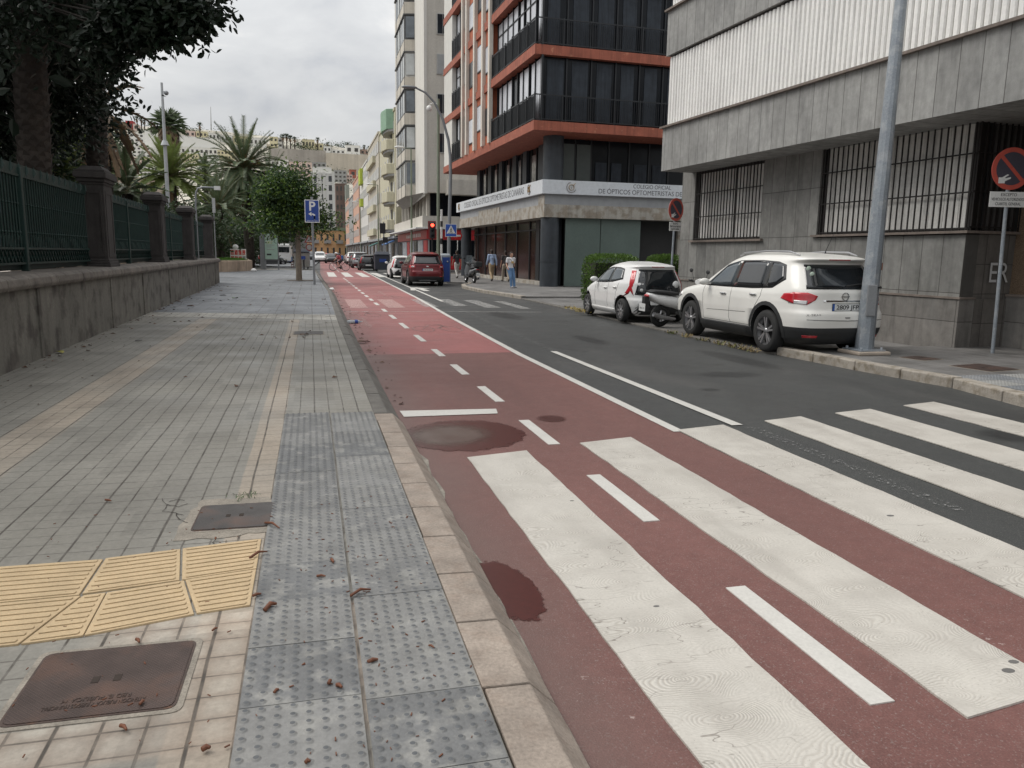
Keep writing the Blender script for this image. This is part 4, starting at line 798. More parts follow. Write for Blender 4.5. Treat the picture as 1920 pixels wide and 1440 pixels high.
M_rt = mat('red_tiled_roof', (.42, .17, .11), .8); M_rwall = mat('dark_red_render', (.33, .04, .04), .8); M_ylw = mat('pale_yellow_house', (.62, .56, .36), .8); M_bw = mat('hill_white_render', (.68, .67, .63), .8, var=.06, rndv=.06); M_pk = mat('pale_pink_render', (.62, .48, .42), .8); M_ret = mat('beige_retaining_wall', (.5, .45, .37), .85, var=.1, vs=.15, streak=.2, sscale=.3); M_retg = mat('grey_retaining_wall', (.36, .33, .29), .85, var=.18, vs=.12, streak=.25, sscale=.3)
HG = 'houses on the far hillside'
for lb, x0, x1, yt, yb, m, r, c, rf in (
    ('white stepped apartment block on the hillside, upper storeys', 234, 271, 250, 275, M_bw, 3, 4, None), ('white stepped apartment block on the hillside, lower storeys', 240, 283, 275, 295, M_bw, 3, 5, None),
    ('dark red house on the skyline at far left', 236, 250, 227, 243, M_rwall, 1, 2, None), ('small pink house beside the dark red one on the skyline', 250, 259, 233, 244, M_pk, 1, 1, None),
    ('white villa with red tiled roof, left of the hillside pair', 331, 352, 263, 275, M_bw, 1, 4, M_rt), ('white villa with red tiled roof, right of the hillside pair', 354, 384, 262, 276, M_bw, 1, 5, M_rt),
    ('long low white terrace under the red-roofed villas', 331, 408, 277, 288, M_bw, 1, 9, None), ('pale yellow house on the ridge beside a lone palm', 368, 388, 247, 257, M_ylw, 1, 3, None), ('white house on the ridge left of the big date palm', 392, 412, 250, 262, M_bw, 1, 3, None),
    ('yellow flat-roofed house on the skyline right of the date palm', 506, 521, 257, 277, M_ylw, 2, 2, None), ('white house next to the yellow one on the skyline', 521, 531, 259, 277, M_bw, 2, 1, None),
    ('two-step yellow house in the middle of the skyline', 567, 590, 262, 277, M_ylw, 1, 4, None), ('small cream annex right of the yellow skyline house', 590, 606, 270, 278, M_ylw, 1, 2, None), ('small white house above the big beige retaining wall', 607, 621, 275, 285, M_bw, 1, 2, None),
    ('white cube house on the right of the skyline', 648, 675, 273, 288, M_bw, 1, 2, None), ('low white wall-like house left of the white cube', 622, 647, 281, 288, M_bw, 1, 3, None), ('brownish house at the right end of the skyline', 676, 700, 281, 290, mat('brown_render', (.36, .25, .2), .8), 1, 3, None),
    ('pink and white house on the slope behind the parking sign tree', 543, 585, 305, 328, M_pk, 2, 4, None), ('grey house with a porch below the grey cliff wall', 586, 612, 305, 322, M_gry, 2, 3, None), ('stacked grey concrete house right of the white tower top', 627, 650, 320, 342, M_gry, 3, 3, None),
    ('small pinkish house at the street end slope', 650, 661, 328, 340, M_pk, 2, 2, None), ('house with a rust red awning roof above the far row', 656, 668, 318, 332, mat('rust_render', (.35, .12, .08), .8), 1, 1, M_rt),
    ('white house half hidden behind the small fan palms at left', 284, 303, 262, 280, M_bw, 2, 2, None), ('white block low on the slope left of the date palm', 380, 408, 290, 305, M_bw, 2, 3, None), ('beige block low on the slope between the palms', 296, 330, 292, 310, M_ret, 2, 4, None), ('tan block under the white stepped apartments', 240, 272, 296, 312, M_pk, 1, 4, None),
    ('white block behind the top of the parking sign tree', 500, 541, 300, 322, M_bw, 2, 5, None), ('cream block low on the slope right of the date palm', 505, 560, 330, 352, M_ylw, 2, 5, None), ('white block above the far ochre house', 560, 585, 335, 372, M_bw, 4, 3, None),
    ('cream row of flats just under the villas with red roofs', 340, 372, 289, 303, M_ylw, 2, 6, None), ('white stepped villa left of the big date palm crown', 372, 400, 300, 318, M_bw, 2, 4, None), ('wide white flats low behind the fresh green palm', 262, 305, 312, 330, M_bw, 2, 6, None), ('small pink flats low behind the camera pole', 306, 326, 314, 330, M_pk, 2, 3, None),
    ('white ridge house hidden partly by the date palm fronds', 414, 436, 254, 266, M_bw, 1, 3, None), ('cream ridge house behind the top of the date palm', 438, 466, 256, 270, M_ylw, 1, 4, None), ('white ridge house right behind the date palm top', 468, 500, 259, 273, M_bw, 1, 4, None),
    ('white house under the long grey retaining wall, left', 505, 530, 308, 320, M_bw, 1, 4, None), ('white house on the slope right of the street tree top', 612, 628, 322, 334, M_bw, 2, 2, None), ('pale pink ridge house left of the lone ridge palm', 348, 366, 246, 256, M_pk, 1, 2, None), ('white ridge house under the tall fan palm', 300, 330, 244, 256, M_bw, 1, 4, None), ('cream block right of the small fan palms on the slope', 408, 440, 283, 298, M_ylw, 2, 5, None)):
    facing('hill_house', lb, x0, x1, yt, yb, hillhit((x0+x1)/2, yb), m, r, c, roof=rf, group=HG, ww=.5, wh=.45, depth=9)
def retwall(lb, pts, yt, m, Y=None):
    a = pts[0]; Y = Y or hillhit((pts[0][0]+pts[1][0])/2, max(pts[0][1], pts[1][1])); A = at(*pts[0], Y); B = at(*pts[1], Y); TA = at(pts[0][0], yt[0], Y); TB = at(pts[1][0], yt[1], Y)
    t = MB(); t.slab([A-Vector((0, 0, 6)), B-Vector((0, 0, 6)), TB, TA], (0, 1.5, 0)); tag(t.build('retaining_wall', m), lb, 'wall', 'retaining walls on the hillside')
retwall('huge smooth beige retaining wall below the white houses', ((611, 322), (690, 324)), (286, 291), M_ret); retwall('long grey rocky retaining wall below the skyline palms', ((504, 306), (611, 308)), (277, 283), M_retg)
retwall('white slanting wall behind the tall fan palm', ((271, 275), (331, 290)), (244, 268), M_bw); retwall('white slanting wall above the red-roofed villas', ((331, 270), (412, 284)), (252, 263), M_bw)
mast = MB(); A = at(396, 246, 655); mast.tube([A-Vector((0, 0, 3)), at(395, 200, 655)], [.5, .15], 5); tag(mast.build('radio_mast', M_gry), 'thin radio mast on the ridge left of the date palm', 'mast')
# ---------------------------------------------------------------- vegetation
def m_leaf(name, col, var=.35, vs=1.2, rough=.5, tr=.25):
    s = NT(name); f = s.mr(s.noise(vs, 4), .3, .7, 1-var, 1+var); f2 = s.mr(s.noise(vs*9, 2), .3, .7, .75, 1.3); c = s.val((*col, 1), s.ma('MULTIPLY', f, f2)); s.fin(c, rough, 0, .3)
    t = s.n('ShaderNodeBsdfTranslucent'); s.put(t.inputs[0], s.val(c, 1.3)); m = s.n('ShaderNodeMixShader'); m.inputs[0].default_value = tr; s.t.links.new(s.b.outputs[0], m.inputs[1]); s.t.links.new(t.outputs[0], m.inputs[2]); s.t.links.new(m.outputs[0], s.out.inputs[0]); return s.m
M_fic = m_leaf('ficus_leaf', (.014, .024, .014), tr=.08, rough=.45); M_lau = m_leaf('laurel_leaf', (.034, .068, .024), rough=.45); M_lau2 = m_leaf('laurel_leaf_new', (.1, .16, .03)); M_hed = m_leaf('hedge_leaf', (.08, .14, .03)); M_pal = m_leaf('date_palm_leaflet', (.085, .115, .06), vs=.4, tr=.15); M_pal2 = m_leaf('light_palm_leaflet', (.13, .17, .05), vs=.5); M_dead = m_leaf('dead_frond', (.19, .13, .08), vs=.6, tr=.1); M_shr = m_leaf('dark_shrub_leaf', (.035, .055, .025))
M_bark = mat('palm_trunk_bark', (.042, .033, .027), .9, var=.35, vs=6, fine=.3, bump=1, bs=30); M_bark2 = mat('grey_brown_bark', (.2, .165, .13), .9, var=.25, vs=5, fine=.2, bump=.8, bs=30); M_rac = mat('palm_rachis', (.2, .17, .09), .7); M_fru = mat('orange_date_stalks', (.5, .17, .05), .7, var=.3, vs=3)
def leafcloud(mb, lobes, n, L_, m=0, seed=1, surf=.55, w=.45, droop=.25, cl=0, sp=1.):
    r = random.Random(seed); tot = sum(a*b*c for _, (a, b, c) in lobes)
    for (c, rad) in lobes:
        k = max(3, int(n*rad[0]*rad[1]*rad[2]/tot))
        ncl = max(4, k//(cl or 26)); C = []
        for _ in range(ncl):
            while True:
                p = Vector((r.uniform(-1, 1), r.uniform(-1, 1), r.uniform(-1, 1)))
                if .05 < p.length <= 1: break
            p = p.normalized()*(p.length**surf); C.append(p)
        for i in range(k):
            q = C[i % ncl]+Vector((r.gauss(0, 1), r.gauss(0, 1), r.gauss(0, .8)))*(L_*2.0/max(.05, min(rad)))*.9*sp
            o = Vector(c)+Vector((q.x*rad[0], q.y*rad[1], q.z*rad[2])); d = Vector((r.gauss(0, 1), r.gauss(0, 1), r.gauss(-droop*1.5, .7))).normalized()
            d = (d+q.normalized()*.35).normalized(); s_ = d.orthogonal().normalized(); s_.rotate(Matrix.Rotation(r.uniform(0, 6.3), 3, d)); l = L_*r.uniform(.65, 1.25); u = s_*(l*w/2); nn = d.cross(s_)*(l*.08)
            mb.add([o, o+d*l*.28+u*.85+nn, o+d*l*.65+u*.9+nn, o+d*l, o+d*l*.65-u*.9+nn, o+d*l*.28-u*.85+nn], [(0, 1, 2, 3), (0, 3, 4, 5)], m if isinstance(m, int) else r.choice(m))
def tree(name, label, base, h, lobes, n, L_, mats=None, tr=.2, group=None, seed=1, cat='tree', bark=None, w=.45, limbs=True, lean=(0, 0)):
    t = thing(name, label, cat, base, 0, group); mb = MB(); top = Vector((lean[0], lean[1], h)); mb.tube([(0, 0, -.1), (lean[0]*.3, lean[1]*.3, h*.4), top], [tr, tr*.85, tr*.7], 12)
    if limbs:
        for c, rad in lobes: c = Vector(c); mid = top.lerp(c, .5)+Vector((0, 0, -.1*(c-top).length)); mb.tube([top-Vector((0, 0, .2)), mid, c], [tr*.5, tr*.3, tr*.1], 6)
    mb.build('trunk', bark or M_bark2, t); f = MB(); leafcloud(f, lobes, n, L_, (0, 0, 1) if mats and len(mats) > 1 else 0, seed, w=w); f.build('crown', mats or [M_lau], t); return t
# street tree by the parking sign
tb = gr(561, 526, .13)
def rel(px, py, Y, b): p = at(px, py, Y); return (p.x-b.x, Y-b.y, p.z-b.z)
k = tb.y/1442.
lob = [(rel(px, py, tb.y+dy, tb), (rx*k, rx*k*.9, rz*k)) for px, py, dy, rx, rz in ((540, 362, 0, 36, 28), (508, 385, .3, 24, 30), (522, 418, -.3, 30, 16), (562, 398, .2, 30, 24), (604, 414, 0, 17, 9), (545, 326, 0, 20, 12), (496, 352, 0, 13, 14), (570, 352, 0, 14, 14), (556, 428, .3, 26, 10), (586, 405, .1, 18, 12), (498, 425, 0, 10, 8))]
tree('street_tree', 'bushy laurel street tree in the left pavement behind the parking sign', (tb.x, tb.y, .13), 2.9, lob, 15000, .17, [M_lau, M_lau2], tr=.165, seed=3)
st(MB().sheet([(tb.x-.6, tb.y-.7), (tb.x+.7, tb.y-.7), (tb.x+.7, tb.y+.8), (tb.x-.6, tb.y+.8)], .1375), 'tree_pit', mat('tree_pit_soil', (.08, .065, .05), .95, bump=.6))
# big ficus overhanging the fence, foreground left
b0 = Vector((-9.5, 17.5, 0)); lob = []
for px, py, Y, r in ((372, 20, 11.4, 34), (345, 45, 11.5, 26), (380, 70, 11.4, 14), (320, 10, 11.5, 40), (300, 50, 11.5, 34), (260, 20, 11.6, 45), (262, 68, 11.7, 26), (240, 92, 11.8, 18), (215, 60, 12, 36), (195, 100, 12.2, 26), (225, 125, 12.2, 16), (205, 140, 12.4, 14), (20, 5, 13, 60), (90, 0, 13, 60), (165, 15, 13.5, 60), (-20, 60, 13, 50), (110, 55, 14, 40), (150, 20, 17, 75), (90, 60, 17, 70), (150, 90, 17, 50), (30, 20, 17, 75), (20, 110, 17.5, 70), (90, 140, 18, 55), (140, 160, 18.5, 42), (195, 165, 17.5, 24), (222, 185, 17, 20), (240, 205, 17, 12), (205, 205, 17.5, 24), (175, 215, 18.5, 30), (110, 205, 18.5, 55), (40, 190, 18, 65), (20, 245, 19, 45), (90, 262, 20, 34), (130, 250, 20, 32), (-60, 60, 16, 110), (-100, 200, 17, 110), (210, 10, 14, 50), (100, -10, 16, 90)):
    p = at(px, py, Y); r = r*Y/1500.; lob.append(((p.x-b0.x, p.y-b0.y, p.z), (r, r, r*.9)))
NL0 = len(lob)
for px, py, Y, r in ((0, -120, 13, 150), (150, -130, 13, 120), (300, -120, 12, 90), (-150, 0, 13, 150)):
    p = at(px, py, Y); r = r*Y/1500.; lob.append(((p.x-b0.x, p.y-b0.y, p.z), (r, r, r*.9)))
for x, y, z, r in ((-1, 3, 5, 2.6), (-4, 1, 5, 2.8), (-3, 5, 7.5, 3), (-6, -2, 6, 3), (-2, 0, 8, 3), (-5, -6, 7, 3), (1, 5, 8, 2.6)): lob.append(((x, y, z), (r, r, r*.8)))  # extra crown lobes out of view, added to block light
for q in range(26): a = rnd.uniform(0, 6.3); d = rnd.uniform(1, 6); lob.append(((d*math.cos(a), -2+d*math.sin(a)*.9, rnd.uniform(8.5, 11.5)), (1.5, 1.5, 1.1)))
t = thing('ficus_tree', 'large dark ficus tree overhanging the green fence in the left foreground', 'tree', tuple(b0)); mb = MB()
mb.tube([(0, 0, -.1), (.1, 0, 2.5), (.3, -.2, 5)], [.55, .45, .4], 14)
for c, rad in lob[::2]:
    c = Vector(c); s0 = Vector((.3, -.2, rnd.uniform(4.2, 5))); mb.tube([s0, s0.lerp(c, .5)+Vector((0, 0, 1.3)), c], [.09, .03, .008], 5)
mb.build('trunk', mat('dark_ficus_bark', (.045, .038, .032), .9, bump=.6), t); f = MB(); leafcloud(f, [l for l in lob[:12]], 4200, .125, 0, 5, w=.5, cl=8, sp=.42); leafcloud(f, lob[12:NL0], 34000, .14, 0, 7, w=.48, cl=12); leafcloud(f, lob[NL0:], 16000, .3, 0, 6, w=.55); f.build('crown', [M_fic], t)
# textured palm trunks
def palmtrunk(mb, p0, p1, r, n=14, m=0, scal=True):
    p0 = Vector(p0); p1 = Vector(p1); L_ = (p1-p0).length; k = max(4, int(L_/.16)); rr = random.Random(int(L_*100))
    mb.tube([p0.lerp(p1, i/k) for i in range(k+1)], [r*(1+.08*(i % 2)) for i in range(k+1)], n, m)
    if scal:
        for i in range(k*2):
            z = p0.lerp(p1, i/(k*2))
            for j in range(7): a = j*.898+i*.45+rr.uniform(-.1, .1); d = Vector((math.cos(a), math.sin(a), 0)); s_ = Vector((-d.y, d.x, 0)); b = z+d*r*.95; mb.add([b-s_*.07*r/.2, b+s_*.07*r/.2, b+d*.07*r/.2+Vector((0, 0, .11))], [(0, 1, 2)], m)
for px, Y, r, lb in ((52, 14.6, .235, 'thick scaly palm trunk behind the fence, nearer the left edge'), (171, 20.5, .22, 'second scaly palm trunk behind the fence, by the first stone pillar')):
    p = at(px, 300, Y); q = at(px+8, 0, Y); t = thing('palm_tree', lb, 'palm', (p.x, p.y, 0)); mb = MB(); palmtrunk(mb, (0, 0, 0), (q.x-p.x, 0, q.z+2.2), r); mb.build('trunk', M_bark, t)
    hz_ = q.z+2.2; f = MB()
    fr = random.Random(int(px))
    for i in range(26):
        a = i*2.4; el = fr.uniform(-.3, 1.2); pts = []; P = Vector((q.x-p.x, 0, hz_)); d = Vector((math.cos(a)*math.cos(el), math.sin(a)*math.cos(el), math.sin(el)))
        for s_ in range(8): pts.append(P.copy()); P += d*.4; d = (d+Vector((0, 0, -.14))).normalized()
        for u, v in zip(pts, pts[1:]):
            dd = (v-u).normalized(); sd_ = dd.cross(Vector((0, 0, 1))).normalized()
            for e_ in range(3):
                o = u.lerp(v, e_/3)
                for sg in (-1, 1): l = (sd_*sg+dd*.6+Vector((0, 0, -.2))).normalized()*.45; f.add([o, o+l*.5+dd*.03, o+l, o+l*.5-dd*.03], [(0, 1, 2, 3)])
    f.build('crown', [M_pal], t)
def frond(mb, base, az, el, L_, seg=12, leaf=.5, m=0, mr=1, grav=.09, dens=5, w=.06, v=.35):
    P = Vector(base); d = Vector((math.cos(az)*math.cos(el), math.sin(az)*math.cos(el), math.sin(el))); st_ = L_/seg; pts = []
    for s_ in range(seg+1): pts.append(P.copy()); P = P+d*st_; d = (d+Vector((0, 0, -grav*(.4+s_/seg)))).normalized()
    mb.tube(pts, [.035*(1-i/seg*.8)*L_/3.5 for i in range(seg+1)], 4, mr, cap=False)
    for i, (u, q) in enumerate(zip(pts, pts[1:])):
        dd = (q-u).normalized(); sd_ = dd.cross(Vector((0, 0, 1)));  sd_ = sd_.normalized() if sd_.length > .01 else Vector((1, 0, 0)); up = sd_.cross(dd); t = i/seg; ll = leaf*(.5+1.1*t if t < .4 else 1-.62*(t-.4)/.6)
        if t < .1: continue
        for e_ in range(dens):
            o = u.lerp(q, e_/dens)
            for sg in (-1, 1):
                l = (sd_*sg+dd*.75+up*v*rnd.uniform(.4, 1.3)).normalized()*ll*rnd.uniform(.85, 1.1); b = dd*w
                mb.add([o-b*.5, o+b*.6, o+l*.6+b*.4-Vector((0, 0, .02)), o+l-Vector((0, 0, .05*ll)), o+l*.6-b*.4], [(0, 1, 2, 4), (4, 2, 3)], m)
def date_palm(label, base, h, R, n=60, r=.3, mats=(None, None), fruit=False, seed=1, lo=-.9, grp=None, dead=10, seg=10, dens=5, leaf=.5, top=(0, 0)):
    t = thing('date_palm', label, 'palm', base, 0, grp); mb = MB(); palmtrunk(mb, (0, 0, -.1), (top[0], top[1], h), r); mb.build('trunk', M_bark, t); rr = random.Random(seed); f = MB()
    C = Vector((top[0], top[1], h))
    for i in range(n): k = (i+.5)/n; el = lerp(1.45, lo, k**.8); frond(f, C+Vector((0, 0, .3*(1-k))), i*2.39996+rr.uniform(-.15, .15), el+rr.uniform(-.1, .1), R*rr.uniform(.88, 1.08)*(1 if el > .2 else .95), seg, leaf, 0, 1, grav=.07 if el > .8 else .1, dens=dens)
    f.build('crown', [mats[0] or M_pal, M_rac], t)
    if dead:
        f = MB(); [frond(f, C-Vector((0, 0, .3)), i*2.4, rr.uniform(-1.35, -.8), R*rr.uniform(.6, .9), 8, leaf*.6, 0, 0, grav=.12, dens=3) for i in range(dead)]; f.build('dead_fronds', [M_dead], t)
    if fruit:
        f = MB()
        for i in range(9):
            a = i*.75+.4; P = C+Vector((math.cos(a)*.3, math.sin(a)*.3, .3)); Q = P+Vector((math.cos(a)*.85, math.sin(a)*.85, rr.uniform(.2, .8)))
            for j in range(22): f.tube([P, P.lerp(Q, .6), Q+Vector((rr.gauss(0, .18), rr.gauss(0, .18), rr.gauss(-.1, .2)))], .012, 3, cap=False)
        f.build('date_stalks', M_fru, t)
    return t
pb = gr(470, 500, .13); c = at(458, 322, pb.y)
date_palm('big date palm with orange date stalks beyond the end of the garden wall', (pb.x, pb.y, .1), c.z, 4.5, 110, .42, fruit=True, seed=4, top=(c.x-pb.x, 0), dead=22, lo=-1.0, leaf=.66, dens=6)
c = at(319, 336, 58); date_palm('fresh green date palm behind the second stone pillar and the white camera pole', (c.x, 58, 0), c.z, 2.75, 64, .35, (M_pal2, None), seed=9, lo=-.4, dead=6, leaf=.55)
c = at(410, 392, 66); date_palm('low dark date palm filling the gap left of the big date palm', (c.x, 66, 0), c.z, 3.4, 44, .3, seed=12, lo=-.5, dead=4)
c = at(505, 345, 100); date_palm('date palm mostly hidden behind the laurel street tree', (c.x, 100, 0), c.z, 4.0, 40, .3, seed=15, lo=-.7, dead=8)
c = at(385, 330, 92); date_palm('small date palm crown between the two larger ones', (c.x, 92, 0), c.z, 2.4, 36, .25, seed=21, lo=-.5, dead=0)
c = at(118, 318, 24); date_palm('young palm with pale fronds just behind the fence top', (c.x, 24, 0), c.z-.3, 1.25, 22, .15, (M_pal2, None), seed=30, lo=-.2, dead=4, leaf=.28, seg=8)
c = at(238, 352, 27); date_palm('young feathery palm behind the fence between the first two pillars', (c.x, 27, 0), c.z-.2, 1.3, 22, .15, seed=33, lo=-.3, dead=0, leaf=.3, seg=8)
c = at(212, 215, 25); date_palm('palm with brown drooping fronds next to the second scaly trunk', (c.x-.35, 25, 0), c.z, 1.9, 20, .2, (M_dead, None), seed=35, lo=-1.2, dead=14, leaf=.24, seg=12)
def fan_palm(label, base, h, r, sk, seed=1, grp=None, tr=.22, n=46, m=None, mk=None):
    t = thing('fan_palm', label, 'palm', base, 0, grp); MB().tube([(0, 0, -.5), (0, 0, h)], [tr*1.2, tr], 8).build('trunk', M_bark, t); f = MB(); rr = random.Random(seed); C = Vector((0, 0, h))
    for i in range(n):
        el = lerp(1.4, -.5, (i/n)); a = i*2.4; d = Vector((math.cos(a)*math.cos(el), math.sin(a)*math.cos(el), math.sin(el))); s_ = d.cross(Vector((0, 0, 1))).normalized(); o = C+d*r*.5
        for j in range(9): b = (j-4)*.3; q = (d*math.cos(b)+s_*math.sin(b)); e_ = o+q*r*rr.uniform(.45, .6)-Vector((0, 0, r*.12)); n_ = d.cross(s_)*.02; f.add([C, o+q*r*.2+s_.cross(q)*r*.05, e_, o+q*r*.2-s_.cross(q)*r*.05], [(0, 1, 2, 3)])
    f.build('crown', [m or M_pal], t)
    if sk:
        f = MB()
        for i in range(mk or 140):
            a = rr.uniform(0, 6.3); k = rr.random(); z = h-sk*k*.85; w = lerp(r*.55, tr*1.6, k); o = Vector((math.cos(a)*tr, math.sin(a)*tr, z+.2)); e_ = Vector((math.cos(a)*w, math.sin(a)*w, z-rr.uniform(.5, 1.1)*r*.7)); s_ = Vector((-math.sin(a), math.cos(a), 0))*r*.12; f.add([o, o.lerp(e_, .6)+s_, e_, o.lerp(e_, .6)-s_], [(0, 1, 2, 3)])
        f.build('dead_skirt', [M_dead], t)
    return t
c = at(315, 236, 84); fan_palm('tall fan palm with a brown skirt of dead fronds above the fresh green date palm', (c.x, 84, 0), c.z, 2.0, 5.0, 3, tr=.4, n=46, mk=800, m=M_pal)
SP = 'small palms on the hill skyline'
for i, (px, yt, yb, lb) in enumerate(((258, 219, 244, 'leftmost small palm on the skyline right of the dark red house'), (266, 221, 244, 'second small palm in the left skyline group'), (271.5, 226, 244, 'third, shortest small palm in the left skyline group'), (284, 228, 250, 'small palm left of the tall fan palm crown'), (291, 230, 250, 'small palm close beside the tall fan palm crown'), (375.5, 231, 257, 'lone small palm by the pale yellow ridge house'),
     (531, 253, 279, 'first and tallest small palm right of the date palm'), (538, 252, 279, 'second small palm right of the date palm'), (545, 255, 279, 'third small palm right of the date palm'), (553, 258, 280, 'small palm standing in the dark skyline shrubs'), (596, 259, 280, 'small palm with a dead skirt right of the yellow skyline house'), (652, 268, 284, 'small palm behind the white cube house'), (614, 268, 280, 'small palm above the big beige retaining wall'), (683, 273, 288, 'small palm at the right end of the skyline'), (692, 275, 290, 'last small palm at the right end of the skyline'))):
    Y = hillhit(px, yb); B = at(px, yb, Y); T = at(px, yt, Y); h = T.z-B.z; fan_palm(lb, tuple(B), h*.86, h*.22+.6, h*.2, i, SP, tr=.35, n=16, m=M_shr, mk=24)
sh = MB(); rr = random.Random(77)
for px, py, w, h in ((360, 246, 14, 6), (344, 245, 8, 6), (280, 246, 8, 4), (562, 272, 12, 9), (573, 277, 8, 4), (642, 275, 14, 10), (657, 276, 9, 9), (685, 284, 14, 7), (668, 283, 8, 4), (614, 276, 7, 6), (420, 262, 14, 5), (400, 300, 12, 8), (480, 285, 20, 6), (560, 298, 12, 4), (600, 300, 8, 4), (640, 395, 12, 14), (640, 425, 18, 8), (300, 305, 16, 6), (345, 300, 10, 5), (630, 330, 6, 4)):
    Y = hillhit(px, py); p = at(px, py, Y); k = Y/1442; leafcloud(sh, [((p.x, p.y, p.z), (w*k*.9, w*k*.7, h*k*.6))], 420, .75, 0, int(px), w=.8)
for i in range(230):
    x = rr.uniform(-330, 90); y = rr.uniform(350, 655); leafcloud(sh, [((x, y, hillz(x, y)+.3), (rr.uniform(2, 6), 3, rr.uniform(.8, 1.6)))], 46, .8, 0, i, w=.9)
tag(sh.build('hillside_scrub', [M_shr]), 'dark green scrub and bushes scattered over the hillside', 'scrub', kind='stuff')
# garden trees forming the dark mass behind the fence
GT = 'dark trees inside the garden'
for i, (px, py, Y, r, hh, lb) in enumerate(((15, 300, 24, 60, .9, 'dark leafy tree behind the fence at the left edge'), (90, 335, 30, 50, .8, 'dark leafy tree behind the first fence panel'), (190, 375, 36, 45, .7, 'dark leafy tree behind the first stone pillar'), (262, 400, 46, 42, .9, 'dark leafy tree behind the second stone pillar'), (345, 415, 62, 55, .8, 'dark leafy tree under the fresh green date palm'), (425, 440, 84, 60, .9, 'dark leafy tree at the end of the garden wall'), (400, 440, 110, 50, .9, 'dark leafy tree left of the big date palm trunk'), (130, 270, 45, 60, .8, 'dark leafy tree between the two scaly palm trunks'), (435, 385, 120, 50, .8, 'dark leafy tree behind the big date palm crown'), (505, 440, 125, 45, .8, 'dark leafy tree behind the laurel street tree'))):
    p = at(px, py, Y); r = r*Y/1500.; L2 = [((rr.uniform(-r, r)*.8, rr.uniform(-r, r)*.5, p.z+rr.uniform(-1, .6)*r*.6*hh), (r*.6, r*.6, r*.45)) for _ in range(9)]
    tree('garden_tree', lb, (p.x, Y, 0), p.z*.8, L2, 5200, .12+Y*.003, [M_shr], tr=.15+Y*.002, group=GT, seed=40+i)
M_gr = m_leaf('lawn_grass', (.09, .2, .03))
# hedges in front of the shutters
for i, (x0, x1, y0, yb, z, lb) in enumerate(((1102, 1190, 22.2, 23.6, 1.62, 'clipped green box hedge behind the white hatchback'), (1222, 1272, 22.2, 23.6, 1.6, 'yellowish green box hedge between the white hatchback and the grey building'))):
    a = at(x0, 480, 23).x; b = at(x1, 480, 23).x; t = thing('box_hedge', lb, 'hedge', ((a+b)/2, 23, .05), 0, 'box hedges'); f = MB(); w = (b-a)/2; rr2 = random.Random(5+i)
    for _ in range(5200):
        p = Vector((rr2.uniform(-1, 1), rr2.uniform(-1, 1), rr2.uniform(-1, 1))); mxx = max(abs(p.x), abs(p.y), abs(p.z)); p /= mxx**.93; p = p/((abs(p.x)**5+abs(p.y)**5+abs(p.z)**5)**.2)*rr2.uniform(.88, 1.04)
        o = Vector((p.x*w, p.y*.62, .8+p.z*.78)); d = (p+Vector((rr2.gauss(0, .6), rr2.gauss(0, .6), rr2.gauss(.3, .6)))).normalized(); s_ = d.orthogonal().normalized()*.022; s_.rotate(Matrix.Rotation(rr2.uniform(0, 6), 3, d)); f.add([o, o+d*.035+s_, o+d*.08, o+d*.035-s_], [(0, 1, 2, 3)])
    f.build('foliage', [M_hed], t); MB().box(-w*.9, -.5, 0, w*.9, .5, 1.35).build('twig_core', mat('hedge_twigs', (.03, .035, .02), .95), t)
# plaza planter with lawn
pa = gr(408, 509, .13); pc = [(-12, 62.5), (-12, 57.5), (-6.6, 57.5), (-5.2, 59), (-4.6, 61.5), (-4.6, 70), (-12, 72)]
t = thing('plaza_planter', 'raised curved stone planter with bright green lawn at the end of the garden wall', 'planter', (0, 0, .13)); P = [(-16, 57.0), (-7.2, 57.2), (-5.6, 58.2), (-4.7, 60.2), (-4.35, 63), (-4.9, 68), (-6.5, 84), (-16, 90)]
MB().prism(P, -.1, .78).build('planter_wall', mat('fluted_tan_planter', (.36, .28, .21), .85, var=.2, streak=.5, sscale=3), t, bev=.05); Q = [(p[0]-.35, p[1]+.45) for p in P[:6]]+[(-6.9, 83), (-16, 89)]
MB().prism(Q, .7, .84).build('soil', mat('lawn_base', (.07, .13, .03), .9, bump=.5), t); f = MB()
for i in range(9000): 
    x = rnd.uniform(-10, -4.9); y = rnd.uniform(57.8, 64); 
    if x > -7.5+(y-57)*.45 and y < 62.5: continue
    a = rnd.uniform(0, 6.3); f.add([(x, y, .82), (x+.03*math.cos(a), y+.03*math.sin(a), .82), (x+rnd.uniform(-.04, .04), y, .82+rnd.uniform(.08, .2))], [(0, 1, 2)])
g = f.build('grass', [M_gr], t); tag(g, kind='stuff')
